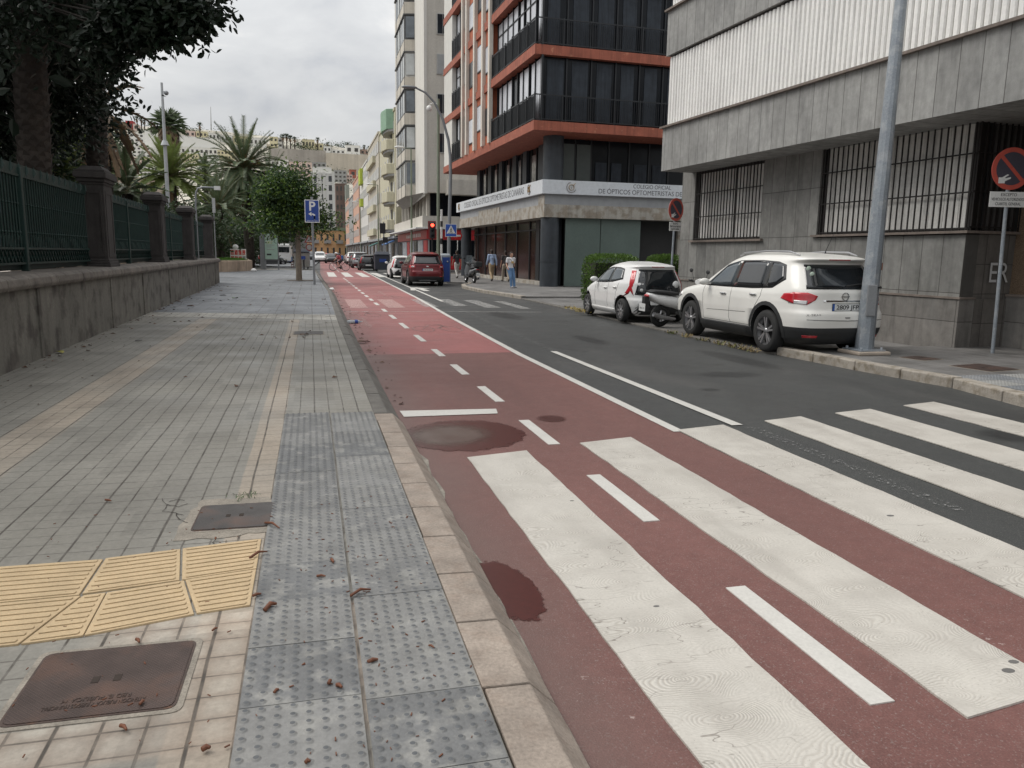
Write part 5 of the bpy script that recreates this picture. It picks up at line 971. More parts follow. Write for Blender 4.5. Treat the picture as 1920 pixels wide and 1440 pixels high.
# ---------------------------------------------------------------- vehicles
def paint(name, col, met=0.): 
    if name in _mc: return _mc[name]
    s = NT(name); f = s.mr(s.noise(1.5, 3), .3, .7, .95, 1.05); dz = s.mr(s.xyz()[2], .25, .6, .25, 0); c = s.mix(s.ma('MULTIPLY', dz, s.noise(5, 4)), s.val((*col, 1), f), (.22, .2, .17, 1)); s.b.inputs['Coat Weight'].default_value = .25; s.b.inputs['Coat Roughness'].default_value = .06; _mc[name] = s.fin(c, .32, met, .5); return _mc[name]
M_tyre = mat('tyre_rubber', (.022, .022, .022), .85, var=.2, vs=8); M_alloy = mat('alloy_grey', (.42, .42, .43), .3, .8, var=.05); M_plas = mat('black_plastic_trim', (.025, .026, .027), .6, bump=.1); M_cgl = glass('car_glass', (.012, .015, .018), .04); M_cglb = glass('car_side_glass', (.05, .065, .075), .05); M_lred = mat('red_lamp_lens', (.45, .02, .03), .15, var=.1, spec=.8); M_lwh = mat('clear_lamp_lens', (.5, .5, .5), .12, .3, spec=.8); M_seam = mat('panel_gap', (.03, .03, .03), .8); M_plate = mat('white_plate', (.66, .67, .66), .4); M_eu = mat('blue_plate_band', (.02, .09, .35), .4); M_chr = mat('chrome', (.6, .6, .6), .12, 1.); M_ink = mat('black_ink', (.02, .02, .022), .5)
def interp(T, v):
    if v <= T[0][0]: return T[0][1]
    for (a, p), (b, q) in zip(T, T[1:]):
        if v <= b: return p+(q-p)*(v-a)/(b-a)
    return T[-1][1]
class Body:
    def __init__(s, rear, front, wid, n=5.): s.r, s.f, s.w, s.n = rear, front, wid, n; s.z0 = wid[0][0]; s.z1 = wid[-1][0]
    def sm(s, T, z, h=.02): return (interp(T, z-h)+interp(T, z)*2+interp(T, z+h))/4
    def par(s, z): r, f = s.sm(s.r, z), s.sm(s.f, z); return (r+f)/2, (f-r)/2, s.sm(s.w, z)
    def side(s, x, z): xm, a, w = s.par(z); t = min(.999, abs((x-xm)/a)); return w*(1-t**s.n)**(1/s.n)
    def rear(s, y, z): xm, a, w = s.par(z); t = min(.999, abs(y/w)); return xm-a*(1-t**s.n)**(1/s.n)
    def front(s, y, z): xm, a, w = s.par(z); t = min(.999, abs(y/w)); return xm+a*(1-t**s.n)**(1/s.n)
    def mesh(s, k=72, nz=64):
        mb = MB(); zs = [s.z0+(s.z1-s.z0)*(1-(1-i/nz)**1.35) for i in range(nz+1)]; vs = []
        for z in zs:
            xm, a, w = s.par(z)
            for j in range(k): t = 2*math.pi*(j+.5)/k; c, q = math.cos(t), math.sin(t); vs.append((xm+a*math.copysign(abs(c)**(2/s.n), c), w*math.copysign(abs(q)**(2/s.n), q), z))
        mb.add(vs, [(i*k+j, i*k+(j+1) % k, (i+1)*k+(j+1) % k, (i+1)*k+j) for i in range(nz) for j in range(k)], 0, True)
        mb.add(vs[:k], [list(range(k))[::-1]]); mb.add(vs[-k:], [list(range(k))], 0, True)
        # weld caps by rebuilding
        return mb
    def patch(s, mb, top, bot, kind, off=.005, rows=6, cols=8, m=0):
        """kind: 'L','R' sides with (x,z) points; 'B' rear, 'F' front with (y,z) points"""
        def samp(P, t): q = t*(len(P)-1); i = min(int(q), len(P)-2); return Vector(P[i]).lerp(Vector(P[i+1]), q-i)
        def pos(p, o):
            u, z = p
            if kind in 'LR': sg = 1 if kind == 'L' else -1; return (u, sg*(s.side(u, z)+o), z)
            return (s.rear(u, z)-o, u, z) if kind == 'B' else (s.front(u, z)+o, u, z)
        n = len(mb.v); g = []
        for i in range(cols+1):
            T, B = samp(top, i/cols), samp(bot, i/cols); g.append([T.lerp(B, j/rows) for j in range(rows+1)])
        vs = []; fs = []; R = rows+1
        for i in range(cols+1):
            for j in range(rows+1): vs.append(pos(g[i][j], off))
        for i in range(cols):
            for j in range(rows): fs.append((i*R+j, i*R+j+1, (i+1)*R+j+1, (i+1)*R+j))
        bd = [(i, 0) for i in range(cols+1)]+[(cols, j) for j in range(1, rows+1)]+[(i, rows) for i in range(cols-1, -1, -1)]+[(0, j) for j in range(rows-1, 0, -1)]
        o = len(vs); 
        for (i, j) in bd: vs.append(pos(g[i][j], -.012))
        for a in range(len(bd)): b = (a+1) % len(bd); fs.append((bd[a][0]*R+bd[a][1], bd[b][0]*R+bd[b][1], o+b, o+a))
        mb.add(vs, fs, m, True); return mb
def wheel(t, x, y, r, w, spokes, side, dark=False):
    wh = MB(); p = [(r*.66, -w/2+.01), (r*.9, -w/2), (r*.98, -w/2+.03), (r, -w*.2), (r, w*.2), (r*.98, w/2-.03), (r*.9, w/2), (r*.66, w/2-.01)]; wh.lathe(p, (0, 0, 0), 'y', 36, cap=False); o = wh.build('wheel', M_tyre, t, loc=(x, y, r))
    rm = MB(); s_ = side; f = s_*(w/2-.012); rm.lathe([(r*.66, f), (r*.69, f), (r*.7, f-s_*.01), (r*.63, f-s_*.05), (r*.62, -f)], (0, 0, 0), 'y', 32, cap=False)
    for i in range(spokes):
        a = 2*math.pi*i/spokes
        for da in ((-.12, .12) if spokes < 7 else (0,)): rm.bar((r*.12*math.sin(a+da), f-s_*.03, r*.12*math.cos(a+da)), (r*.66*math.sin(a+da*1.3), f-s_*.015, r*.66*math.cos(a+da*1.3)), .05 if spokes > 6 else .035, .03, 0, up=(0, 1, 0))
    rm.lathe([(.001, f-s_*.012), (r*.13, f-s_*.012), (r*.15, f-s_*.05)], (0, 0, 0), 'y', 12); rm.build('rim', M_alloy, o, ang=.5)
    b = MB(); b.lathe([(.001, 0), (r*.6, 0), (r*.6, s_*.004)], (0, f-s_*.09, 0), 'y', 24); b.build('brake_disc', mat('brake_dark', (.03, .03, .03), .6, .4), o); return o
def make_car(name, label, loc, rz, sp, pm, group=None, detail=True, plate=None, cat='car'):
    t = thing(name, label, cat, loc, rz, group); B = Body(sp['rear'], sp['front'], sp['wid'], sp.get('n', 5)); wb, r, tw_ = sp['wb'], sp['r'], sp['tw']; W = max(w for _, w in sp['wid'])
    bmh = B.mesh(88 if detail else 40, 90 if detail else 30)
    if sp['clad2']:
        for q, fc in enumerate(bmh.f):
            c_ = sum((Vector(bmh.v[i]) for i in fc), Vector((0, 0, 0)))/len(fc)
            if c_.z < (.49 if c_.x < -.3 or c_.x > wb+.45 else .4): bmh.m[q] = 1
    body = bmh.build('body', [pm, M_plas], t)
    bm = bmesh.new(); bm.from_mesh(body.data); bmesh.ops.remove_doubles(bm, verts=bm.verts, dist=.0004); bmesh.ops.recalc_face_normals(bm, faces=bm.faces); bm.to_mesh(body.data); bm.free()
    for x in (0, wb):
        c = MB().lathe([(r+.075, -W-.3), (r+.075, W+.3)], (x, 0, r+.01), 'y', 32, sm=False).build('cut', [M_plas])
        bpy.context.view_layer.update(); c.parent = t
        md = body.modifiers.new('b', 'BOOLEAN'); md.object = c; md.operation = 'DIFFERENCE'; md.solver = 'EXACT'; bake(body); bpy.data.objects.remove(c)
    zc = sp['clad']
    for k in ('L', 'R'):
        sg = 1 if k == 'L' else -1
        for nm, top, bot in sp['win']: mb = MB(); B.patch(mb, top, bot, k, .006); mb.build('side_window', M_cglb if nm else M_cgl, t)
        mb = MB(); B.patch(mb, *sp['winframe'], k, .003, cols=20); mb.build('window_surround', M_plas, t)
        if detail:
            mb = MB()
            for pts in sp['seams']:
                for p, q in zip(pts, pts[1:]):
                    n = 6
                    for i in range(n): a = Vector(p).lerp(Vector(q), i/n); b = Vector(p).lerp(Vector(q), (i+1)/n); mb.bar((a[0], sg*(B.side(a[0], a[1])+.0005), a[1]), (b[0], sg*(B.side(b[0], b[1])+.0005), b[1]), .006, .004, up=(0, sg, 0))
            mb.build('door_gap', M_seam, t)
            for x, z in sp['handles']: y = B.side(x, z); h = MB().box(x-.1, -.018, z-.016, x+.1, .018, z+.016); h.build('door_handle', M_chr if sp.get('chrome') else pm, t, bev=.012, loc=(0, sg*(y+.015), 0))
        mb = MB(); B.patch(mb, [(r+.1, zc), (wb-r-.1, zc)], [(r+.1, B.z0+.01), (wb-r-.1, B.z0+.01)], k, .012); mb.build('sill', M_plas if sp['clad2'] else pm, t)
        if sp['clad2']:
            for x in (0, wb):
                mb = MB(); n = 16
                for i in range(n):
                    q = []
                    for rad, oo in ((r+.07, .0), (r+.135, .012)):
                        for a in (i, i+1): th = math.pi*(-.06+1.12*a/n); xx = x+rad*math.cos(th); zz = r+.01+rad*math.sin(th); q.append((xx, sg*(B.side(xx, max(zz, B.z0))+.012), max(zz, B.z0-.02)))
                    mb.add([q[0], q[1], q[3], q[2]], [(0, 1, 2, 3)], 0, True); mb.add([q[2], q[3], (q[3][0], q[3][1]-sg*.02, q[3][2]), (q[2][0], q[2][1]-sg*.02, q[2][2])], [(0, 1, 2, 3)])
                mb.build('arch_trim', M_plas, t)
        x, z = sp['mirror']; y = B.side(x, z); mr = MB(); mr.ball((x-.0, sg*(y+.13), z+.06), .11, sq=(.55, .95, .62)); mr.bar((x+.02, sg*y, z+.02), (x, sg*(y+.1), z+.05), .06, .03); mr.build('mirror', pm, t)
        mb = MB(); B.patch(mb, *sp['tail_side'], k, .008); mb.build('tail_light', M_lred, t)
        mb = MB(); B.patch(mb, *sp['head'], k, .008); mb.build('headlight', M_lwh, t)
        mb = MB(); T, Bo = sp['tail_rear']; B.patch(mb, [(sg*p[0], p[1]) for p in T], [(sg*p[0], p[1]) for p in Bo], 'B', .008); tl = mb.build('tail_light', M_lred, t)
        if 'tail_in' in sp: mb = MB(); T, Bo = sp['tail_in']; B.patch(mb, [(sg*p[0], p[1]) for p in T], [(sg*p[0], p[1]) for p in Bo], 'B', .011); mb.build('clear_section', M_lwh, tl)
        wheel(t, 0, sg*(W-tw_/2-.012), r, tw_, sp['spokes'], sg); wheel(t, wb, sg*(W-tw_/2-.012), r, tw_, sp['spokes'], sg)
    for nm, T, Bo, m in sp['rearp']: mb = MB(); B.patch(mb, T, Bo, 'B', .006, cols=14); mb.build(nm, m or pm, t)
    mb = MB(); B.patch(mb, *sp['wind'], 'F', .005, cols=12); mb.build('windscreen', M_cgl, t)
    mb = MB(); MB()
    px_, pz = B.rear(0, sp['pz'])-.022, sp['pz']; pl = MB().box(px_, -.26, pz-.058, px_+.012, .26, pz+.058).build('number_plate', M_plate, t)
    if plate:
        MB().box(px_-.0015, .222, pz-.056, px_, .258, pz+.056).build('plate_band', M_eu, pl); text('plate_number', plate, .098, M_ink, pl, (px_-.001, -.02, pz-.004), (math.pi/2, 0, -math.pi/2), width=.415, ext=.001, bold=.0012)
        f = MB(); [f.box(px_-.002, a, pz+b, px_+.001, c, pz+d) for a, b, c, d in ((-.266, .054, .266, .062), (-.266, -.062, .266, -.054), (-.268, -.06, -.26, .06), (.26, -.06, .268, .06))]; f.build('plate_frame', M_ink, pl)
    return t, B
def hw(x0, x1, z0, z1, inset=.0): return ([(-x0+inset, z1), (x0-inset, z1)], [(-x1, z0), (x1, z0)])
SUV = dict(n=6.2, wb=2.705, r=.36, tw=.225, clad=.40, clad2=True, spokes=5, chrome=True,
    rear=[(.2, -.74), (.28, -.86), (.42, -.93), (.6, -.95), (.72, -.93), (.76, -.885), (.95, -.84), (1.04, -.83), (1.1, -.80), (1.3, -.66), (1.48, -.53), (1.53, -.52), (1.56, -.66), (1.60, -.62), (1.64, -.3), (1.68, .3), (1.695, .7)],
    front=[(.2, 3.42), (.32, 3.6), (.5, 3.66), (.72, 3.65), (.84, 3.58), (.94, 3.4), (1.0, 3.1), (1.04, 2.85), (1.07, 2.62), (1.12, 2.5), (1.3, 2.17), (1.45, 1.88), (1.55, 1.65), (1.61, 1.45), (1.66, 1.2), (1.695, .9)],
    wid=[(.2, .80), (.3, .87), (.45, .905), (.7, .915), (.88, .905), (1.0, .885), (1.06, .865), (1.2, .82), (1.4, .745), (1.52, .70), (1.58, .66), (1.64, .6), (1.68, .48), (1.695, .3)],
    win=[(1, [(1.62, 1.43), (1.4, 1.49), (1.2, 1.515)], [(2.12, 1.07), (1.6, 1.07), (1.2, 1.08)]), (0, [(1.12, 1.52), (.7, 1.53), (.25, 1.52)], [(1.12, 1.08), (.7, 1.085), (.2, 1.1)]), (0, [(.17, 1.515), (0, 1.50), (-.16, 1.47)], [(.11, 1.105), (-.14, 1.15), (-.28, 1.27)])],
    winframe=([(1.66, 1.45), (1.2, 1.54), (.5, 1.55), (0, 1.53), (-.22, 1.48)], [(2.2, 1.05), (1.4, 1.05), (.5, 1.06), (-.08, 1.09), (-.35, 1.24)]),
    seams=[[(1.17, 1.06), (1.17, .5), (1.12, .42)], [(2.18, 1.05), (2.2, .9), (2.15, .6), (2.12, .42)], [(.2, 1.08), (.2, .95), (.36, .72), (.44, .5)], [(2.12, .42), (.45, .42)], [(.62, .64), (2.0, .6)]], handles=[(1.42, .93), (.42, .96)], mirror=(2.0, 1.06),
    tail_side=([(-.42, 1.02), (-.62, 1.04)], [(-.36, .94), (-.64, .86)]), head=([(3.2, .9), (3.42, .84)], [(3.15, .82), (3.45, .72)]),
    tail_rear=([(.8, 1.045), (.66, 1.045), (.5, .99)], [(.84, .87), (.68, .85), (.54, .93)]), tail_in=([(.83, .92), (.66, .915)], [(.84, .865), (.68, .855)]),
    rearp=[('rear_window', [(-.56, 1.49), (.56, 1.49)], [(-.66, 1.1), (.66, 1.1)], M_cgl), ('chrome_strip', [(-.4, .925), (.4, .925)], [(-.4, .9), (.4, .9)], M_chr), ('brake_light', [(-.2, 1.575), (.2, 1.575)], [(-.2, 1.56), (.2, 1.56)], M_lred),
       ('reflector', [(-.72, .36), (-.5, .36)], [(-.7, .32), (-.5, .32)], M_lred), ('reflector', [(.5, .36), (.72, .36)], [(.5, .32), (.7, .32)], M_lred), ('tailgate_gap', [(-.7, .62), (0, .605), (.7, .62)], [(-.7, .612), (0, .597), (.7, .612)], M_seam), ('tailgate_handle', [(-.05, .66), (.05, .66)], [(-.04, .64), (.04, .64)], M_alloy)],
    wind=([(-.56, 1.52), (.56, 1.52)], [(-.68, 1.12), (.68, 1.12)]), pz=.815)
HAT = dict(n=4.6, wb=2.34, r=.285, tw=.165, clad=.3, clad2=False, spokes=8,
    rear=[(.17, -.42), (.25, -.52), (.4, -.57), (.55, -.57), (.6, -.53), (.85, -.5), (.95, -.49), (1.1, -.42), (1.3, -.3), (1.33, -.38), (1.37, -.36), (1.4, -.1), (1.44, .35), (1.46, .7)],
    front=[(.17, 2.75), (.28, 2.86), (.45, 2.89), (.6, 2.87), (.72, 2.8), (.8, 2.65), (.88, 2.4), (.93, 2.2), (1.0, 2.05), (1.15, 1.8), (1.3, 1.5), (1.37, 1.3), (1.43, 1.0), (1.46, .8)],
    wid=[(.17, .72), (.25, .78), (.45, .807), (.7, .805), (.85, .785), (.93, .765), (1.1, .69), (1.28, .61), (1.35, .57), (1.41, .48), (1.45, .35), (1.46, .2)],
    win=[(1, [(1.35, 1.24), (1.1, 1.29), (.85, 1.3)], [(1.72, .93), (1.3, .93), (.88, .95)]), (1, [(.8, 1.3), (.5, 1.29), (.25, 1.26)], [(.82, .95), (.5, .98), (.15, 1.03)])],
    winframe=([(1.4, 1.26), (1.0, 1.32), (.5, 1.315), (.2, 1.28)], [(1.8, .915), (1.2, .92), (.6, .95), (.06, 1.03)]),
    seams=[[(.84, .93), (.84, .45), (.8, .33)], [(1.72, .9), (1.72, .6), (1.68, .33)], [(.2, .95), (.3, .7), (.36, .45)]], handles=[(1.0, .8), (.4, .83)], mirror=(1.6, .93),
    tail_side=([(-.16, 1.22), (-.22, 1.22)], [(-.32, .76), (-.4, .66)]), head=([(2.45, .75), (2.68, .7)], [(2.4, .64), (2.7, .56)]),
    tail_rear=([(.57, 1.25), (.5, 1.25)], [(.77, .62), (.7, .7)]),
    rearp=[('bumper_lower', [(-.5, .42), (.5, .42)], [(-.66, .2), (.66, .2)], M_plas), ('rear_window', [(-.45, 1.28), (.45, 1.28)], [(-.6, .68), (0, .62), (.6, .68)], M_cgl), ('number_plate_recess', [(-.34, .58), (.34, .58)], [(-.6, .36), (.6, .36)], M_plas), ('brake_light', [(-.16, 1.345), (.16, 1.345)], [(-.16, 1.33), (.16, 1.33)], M_lred)],
    wind=([(-.45, 1.3), (.45, 1.3)], [(-.6, .98), (.6, .98)]), pz=.5)
P_w = paint('pearl_white_paint', (.74, .73, .69)); P_w2 = paint('plain_white_paint', (.74, .74, .73)); P_r = paint('dark_red_paint', (.13, .008, .012), .3); P_k = paint('black_paint', (.015, .016, .018), .3); P_s = paint('silver_paint', (.3, .31, .32), .6); P_rd = paint('bright_red_paint', (.35, .02, .02)); P_g = paint('dark_grey_paint', (.06, .065, .07), .5)
t, B = make_car('parked_suv', 'pearl white sport utility car parked on the right pavement behind the big lamp post', (8.36, 11.6, .03), math.pi/2, SUV, P_w, plate='2809 JFP')
for sg in (-1, 1): MB().tube([(1.45, sg*.57, 1.62), (1.3, sg*.575, 1.67), (.6, sg*.575, 1.705), (-.1, sg*.57, 1.695), (-.35, sg*.55, 1.64)], [.014, .018, .018, .018, .012], 8).build('roof_rail', M_alloy, t)
MB().tube([(-.25, 0, 1.67), (-.25, .0, 1.71), (-.42, 0, 1.98)], [.02, .006, .003], 6).build('aerial', M_ink, t)
x = B.rear(0, .98); g = MB(); pts = [(x-.012, .06*math.cos(a*.5236), .985+.06*math.sin(a*.5236)) for a in range(13)]; [g.bar(a, b, .014, .012) for a, b in zip(pts, pts[1:])]; g.bar((x-.014, -.075, .985), (x-.014, .075, .985), .022, .012); g.build('round_badge', M_chr, t)
x = B.rear(.5, .69); text('model_lettering', 'X-TRAIL', .055, M_chr, t, (B.rear(.62, .69)-.012, .6, .69), (math.pi/2, 0, -math.pi/2-.12), width=.27)
for (y, z) in ((.52, 1.42), (.5, 1.33)): MB().lathe([(.001, 0), (.045, 0), (.045, .003)], (0, 0, 0), 'x', 16).build('round_sticker', mat('pale_sticker', (.5, .6, .5), .5), t, loc=(B.rear(y, z)-.016, y, z))
MB().tube([(B.rear(0, 1.15)-.02, -.05, 1.15), (B.rear(-.35, 1.2)-.03, -.42, 1.19)], [.02, .01], 6).build('rear_wiper', M_plas, t)
gA = gr(1165, 603.5, .03); t, B = make_car('parked_hatchback', 'small white hatchback with black tailgate parked on the right pavement in front of the hedge', (gA.x+.74, gA.y, .03), math.pi/2, HAT, P_w2)
for y, z, r in ((.46, .79, .04), (-.42, .93, .085)): MB().lathe([(.001, 0), (r, 0), (r, .003)], (0, 0, 0), 'x', 16).build('round_sticker', M_plate, t, loc=(B.rear(y, z)-.016, y, z))
MB().lathe([(.001, 0), (.08, 0), (.08, .003)], (0, 0, 0), 'x', 16).build('speed_sticker', M_plate, t, loc=(B.rear(.5, .47)-.02, .5, .47))
KUG = dict(SUV); KUG['clad2'] = True; KUG['tail_rear'] = ([(.82, 1.02), (.6, 1.02)], [(.84, .9), (.6, .91)]); KUG['tail_in'] = ([(.8, .99), (.64, .99)], [(.8, .93), (.64, .93)])
KUG['rearp'] = [('skid_plate', [(-.45, .3), (.45, .3)], [(-.42, .24), (.42, .24)], M_alloy), ('rear_window', [(-.58, 1.5), (.58, 1.5)], [(-.68, 1.1), (.68, 1.1)], M_cgl), ('reflector', [(-.74, .5), (-.6, .5)], [(-.74, .47), (-.6, .47)], M_lred), ('badge', [(-.06, 1.0), (.06, 1.0)], [(-.06, .95), (.06, .95)], M_chr)]
make_car('red_suv', 'dark red sport utility car stopped in the traffic lane at the red light', (5.63, 39.4, 0), math.pi/2, KUG, P_r, plate='7418 KDR')
make_car('small_car', 'small white car ahead of the dark red one in the traffic lane', (5.75, 50.5, 0), math.pi/2, HAT, P_w2, detail=False)
FC = 'cars parked along the far street'
def far_car(lb, px, py, sp, pm, rz=math.pi/2, Y=None): g = gr(px, py); k = 1 if Y is None else Y/g.y; make_car('parked_car', lb, (g.x*k, g.y*k, 0), rz, sp, pm, FC, False)
far_car('black hatchback nearest the dark waste container in the far right row', 690, 497.5, HAT, P_k, Y=72); far_car('silver sport utility car second in the far right row', 676, 492, SUV, P_s, Y=83); far_car('dark grey car third in the far right row', 668, 488.5, HAT, P_g, Y=95); far_car('white car fourth in the far right row', 662, 486, SUV, P_w2, Y=108); far_car('last silver car in the far right row', 656, 484, HAT, P_s, Y=122)
far_car('black car coming down the far street behind the cyclist', 621, 486.5, HAT, P_k, -math.pi/2, 118); far_car('red car behind the black one on the far street', 609, 484, HAT, P_rd, -math.pi/2, 145); far_car('white car left of the black one on the far street', 600, 486.5, SUV, P_w2, -math.pi/2, 122); far_car('dark car under the ochre house, far end of the street', 633, 482, HAT, P_k, math.pi/2, 160)
far_car('silver saloon parked side-on behind the advertising panel', 542, 487.5, HAT, P_s, math.pi*.62, 112); far_car('dark blue car parked behind the big date palm trunk', 490, 492, HAT, P_g, math.pi*.05, 95); far_car('grey car parked left of the big date palm trunk', 458, 491, HAT, P_g, 0, 98)
far_car('dark car at the far end beside the parking sign pole', 586, 484, SUV, P_g, -math.pi/2, 150)
g = gr(524, 488); k = 105/g.y; v = thing('white_van', 'tall white van with a blue lower stripe behind the advertising panel', 'van', (g.x*k, 105, 0), 0); MB().box(-.6, 0, .35, 1.5, 5.5, 2.6).build('body', P_w2, v, bev=.18); MB().box(-.61, .1, .35, 1.51, 5.3, .95).build('blue_stripe', M_blu, v); MB().box(-.35, -.03, 1.5, 1.25, .0, 2.2).build('rear_window', M_cgl, v)
for x in (-.55, 1.2):
    for y in (1, 4.3): MB().lathe([(.001, 0), (.34, 0), (.34, .25), (.001, .25)], (x, y, .34), 'x', 16).build('wheel', M_tyre, v)
# ---------------------------------------------------------------- scooters
def scooter(label, loc, rz, pm, box=False, screen=False, name='motor_scooter', plate='8417', tilt=.06):
    t = thing(name, label, 'scooter', loc, rz); t.rotation_euler.x = tilt
    for x in (0, 1.3):
        w = MB().lathe([(.15, -.05), (.2, -.055), (.25, -.035), (.26, 0), (.25, .035), (.2, .055), (.15, .05)], (0, 0, 0), 'y', 28, cap=False).build('wheel', M_tyre, t, loc=(x, 0, .26)); r = MB(); r.lathe([(.15, -.04), (.155, .04), (.13, .04), (.13, -.04)], (0, 0, 0), 'y', 24, cap=False); [r.bar((0, 0, 0), (.14*math.cos(a*1.2566), 0, .14*math.sin(a*1.2566)), .035, .03) for a in range(5)]; r.build('rim', M_alloy, w)
    b = MB()   # tail fairing, lofted
    def loft(mb, secs, m=0, n=14):
        vs = [(x, w*math.copysign(abs(math.cos(6.2832*j/n))**.75, math.cos(6.2832*j/n)), z+h*math.copysign(abs(math.sin(6.2832*j/n))**.8, math.sin(6.2832*j/n))) for x, z, w, h in secs for j in range(n)]
        mb.add(vs, [(i*n+j, i*n+(j+1) % n, (i+1)*n+(j+1) % n, (i+1)*n+j) for i in range(len(secs)-1) for j in range(n)], m, True); mb.add(vs[:n], [list(range(n))], m); mb.add(vs[-n:], [list(range(n))[::-1]], m)
    loft(b, [(-.42, .74, .05, .03), (-.36, .73, .12, .06), (-.2, .66, .17, .1), (.1, .6, .19, .13), (.4, .56, .19, .14), (.6, .46, .16, .12), (.68, .36, .13, .06)]); b.build('rear_fairing', pm, t)
    b = MB(); loft(b, [(.55, .3, .16, .035), (.9, .3, .18, .035), (1.05, .36, .18, .07)]); b.build('floorboard', M_plas, t)
    b = MB(); b.add([(1.02, -.19, .34), (1.02, .19, .34), (1.12, .21, .6), (1.12, -.21, .6), (1.06, .16, .95), (1.06, -.16, .95), (1.22, 0, .36), (1.28, 0, .62), (1.2, 0, .95)], [(0, 1, 2, 3), (3, 2, 4, 5), (1, 6, 7, 2), (0, 3, 7, 6), (2, 7, 8, 4), (3, 5, 8, 7), (0, 6, 1), (4, 8, 5)], 0, True); b.build('leg_shield', pm, t, bev=.02)
    b = MB(); loft(b, [(-.38, .8, .08, .02), (-.25, .82, .14, .035), (.05, .79, .16, .045), (.35, .76, .15, .04), (.55, .73, .1, .03)]); b.build('seat', M_plas, t)
    b = MB(); b.tube([(1.3, 0, .26), (1.22, 0, .6), (1.1, 0, 1.0)], .03, 8); b.tube([(1.02, -.34, 1.04), (1.08, -.15, 1.02), (1.08, .15, 1.02), (1.02, .34, 1.04)], .016, 8); [b.tube([(1.02, s_*.24, 1.04), (1.02, s_*.34, 1.04)], .022, 8) for s_ in (-1, 1)]; b.build('handlebar', M_plas, t)
    b = MB(); loft(b, [(.98, 1.02, .08, .05), (1.1, 1.03, .13, .07), (1.2, 1.0, .09, .06)]); b.build('handlebar_cover', pm, t); MB().ball((1.2, 0, 1.0), .065, n=8, sq=(.5, 1, .8)).build('headlight', M_lwh, t)
    for s_ in (-1, 1):
        m = MB(); m.tube([(1.04, s_*.2, 1.05), (1.03, s_*.28, 1.24)], .006, 5); m.ball((1.02, s_*.29, 1.27), .065, n=8, sq=(.25, 1, .75)); m.build('mirror', M_plas, t)
    f = MB(); [f.tube([(1.3+.27*math.cos(a), s_, .26+.27*math.sin(a)) for a in (.3, .8, 1.3, 1.8, 2.3, 2.8)], .012, 5) for s_ in (-.05, 0, .05)]; f.build('front_mudguard', pm, t)
    MB().tube([(.3, -.16, .2), (-.1, -.17, .25), (-.32, -.17, .32)], [.03, .055, .05], 12).build('exhaust', M_alloy, t); MB().tube([(-.1, .13, .3), (-.3, .13, .62)], .02, 8).build('shock', M_plas, t)
    MB().box(-.5, -.05, .38, -.38, .05, .7).build('rear_mudguard', M_plas, t); p = MB().box(-.525, -.11, .38, -.515, .11, .55).build('number_plate', M_plate, t); text('plate_number', plate, .06, M_ink, p, (-.526, 0, .44), (math.pi/2, 0, -math.pi/2), width=.16, ext=.0005)
    MB().ball((-.42, 0, .72), .06, n=8, sq=(.5, 1.5, .6)).build('tail_light', M_lred, t)
    if box: MB().box(-.6, -.2, .86, -.2, .2, 1.14).build('top_box', M_plas, t, bev=.06)
    if screen: MB().slab([(1.12, -.2, 1.05), (1.12, .2, 1.05), (1.0, .17, 1.45), (1.0, -.17, 1.45)], (-.005, 0, 0)).build('windscreen', glass('clear_screen', (.3, .35, .38), .05, .5), t)
    return t
s0 = gr(1236, 613, .03); scooter('white motor scooter parked nose-in between the hatchback and the big white car', (s0.x, s0.y, .03), R_(12), P_w2)
s0 = gr(889, 531, .1); scooter('white motor scooter with windscreen parked on the pavement by the dark corner building', (s0.x, s0.y, .1), R_(98), P_s, box=True, screen=True, plate='4506')
s0 = gr(694, 502); scooter('dark motor scooter parked at the rear of the black hatchback in the far row', (s0.x, s0.y, 0), R_(60), P_k, plate='22')
# ---------------------------------------------------------------- people
M_skin = mat('skin', (.42, .24, .17), .55, var=.05); M_skin2 = mat('tanned_skin', (.3, .16, .1), .55, var=.05); M_hair = mat('dark_hair', (.03, .02, .015), .7, bump=.5, bs=80); M_shoe = mat('dark_shoes', (.05, .04, .035), .6)
def caps(mb, P, n=10):
    for (a, ra), (b, rb) in zip(P, P[1:]): mb.tube([a, b], [ra, rb], n, cap=True)
    for a, r in P: mb.ball(a, r*.999, n=6)
def blobmesh(name, mb, m, t, vox):
    o = mb.build(name, m); md = o.modifiers.new('r', 'REMESH'); md.mode = 'VOXEL'; md.voxel_size = vox; md.use_smooth_shade = True
    sm = o.modifiers.new('s', 'SMOOTH'); sm.factor = .5; sm.iterations = 3; bpy.context.view_layer.update(); bake(o); o.parent = t
    for p in o.data.polygons: p.use_smooth = True
    o.data.materials.clear(); o.data.materials.append(m); return o
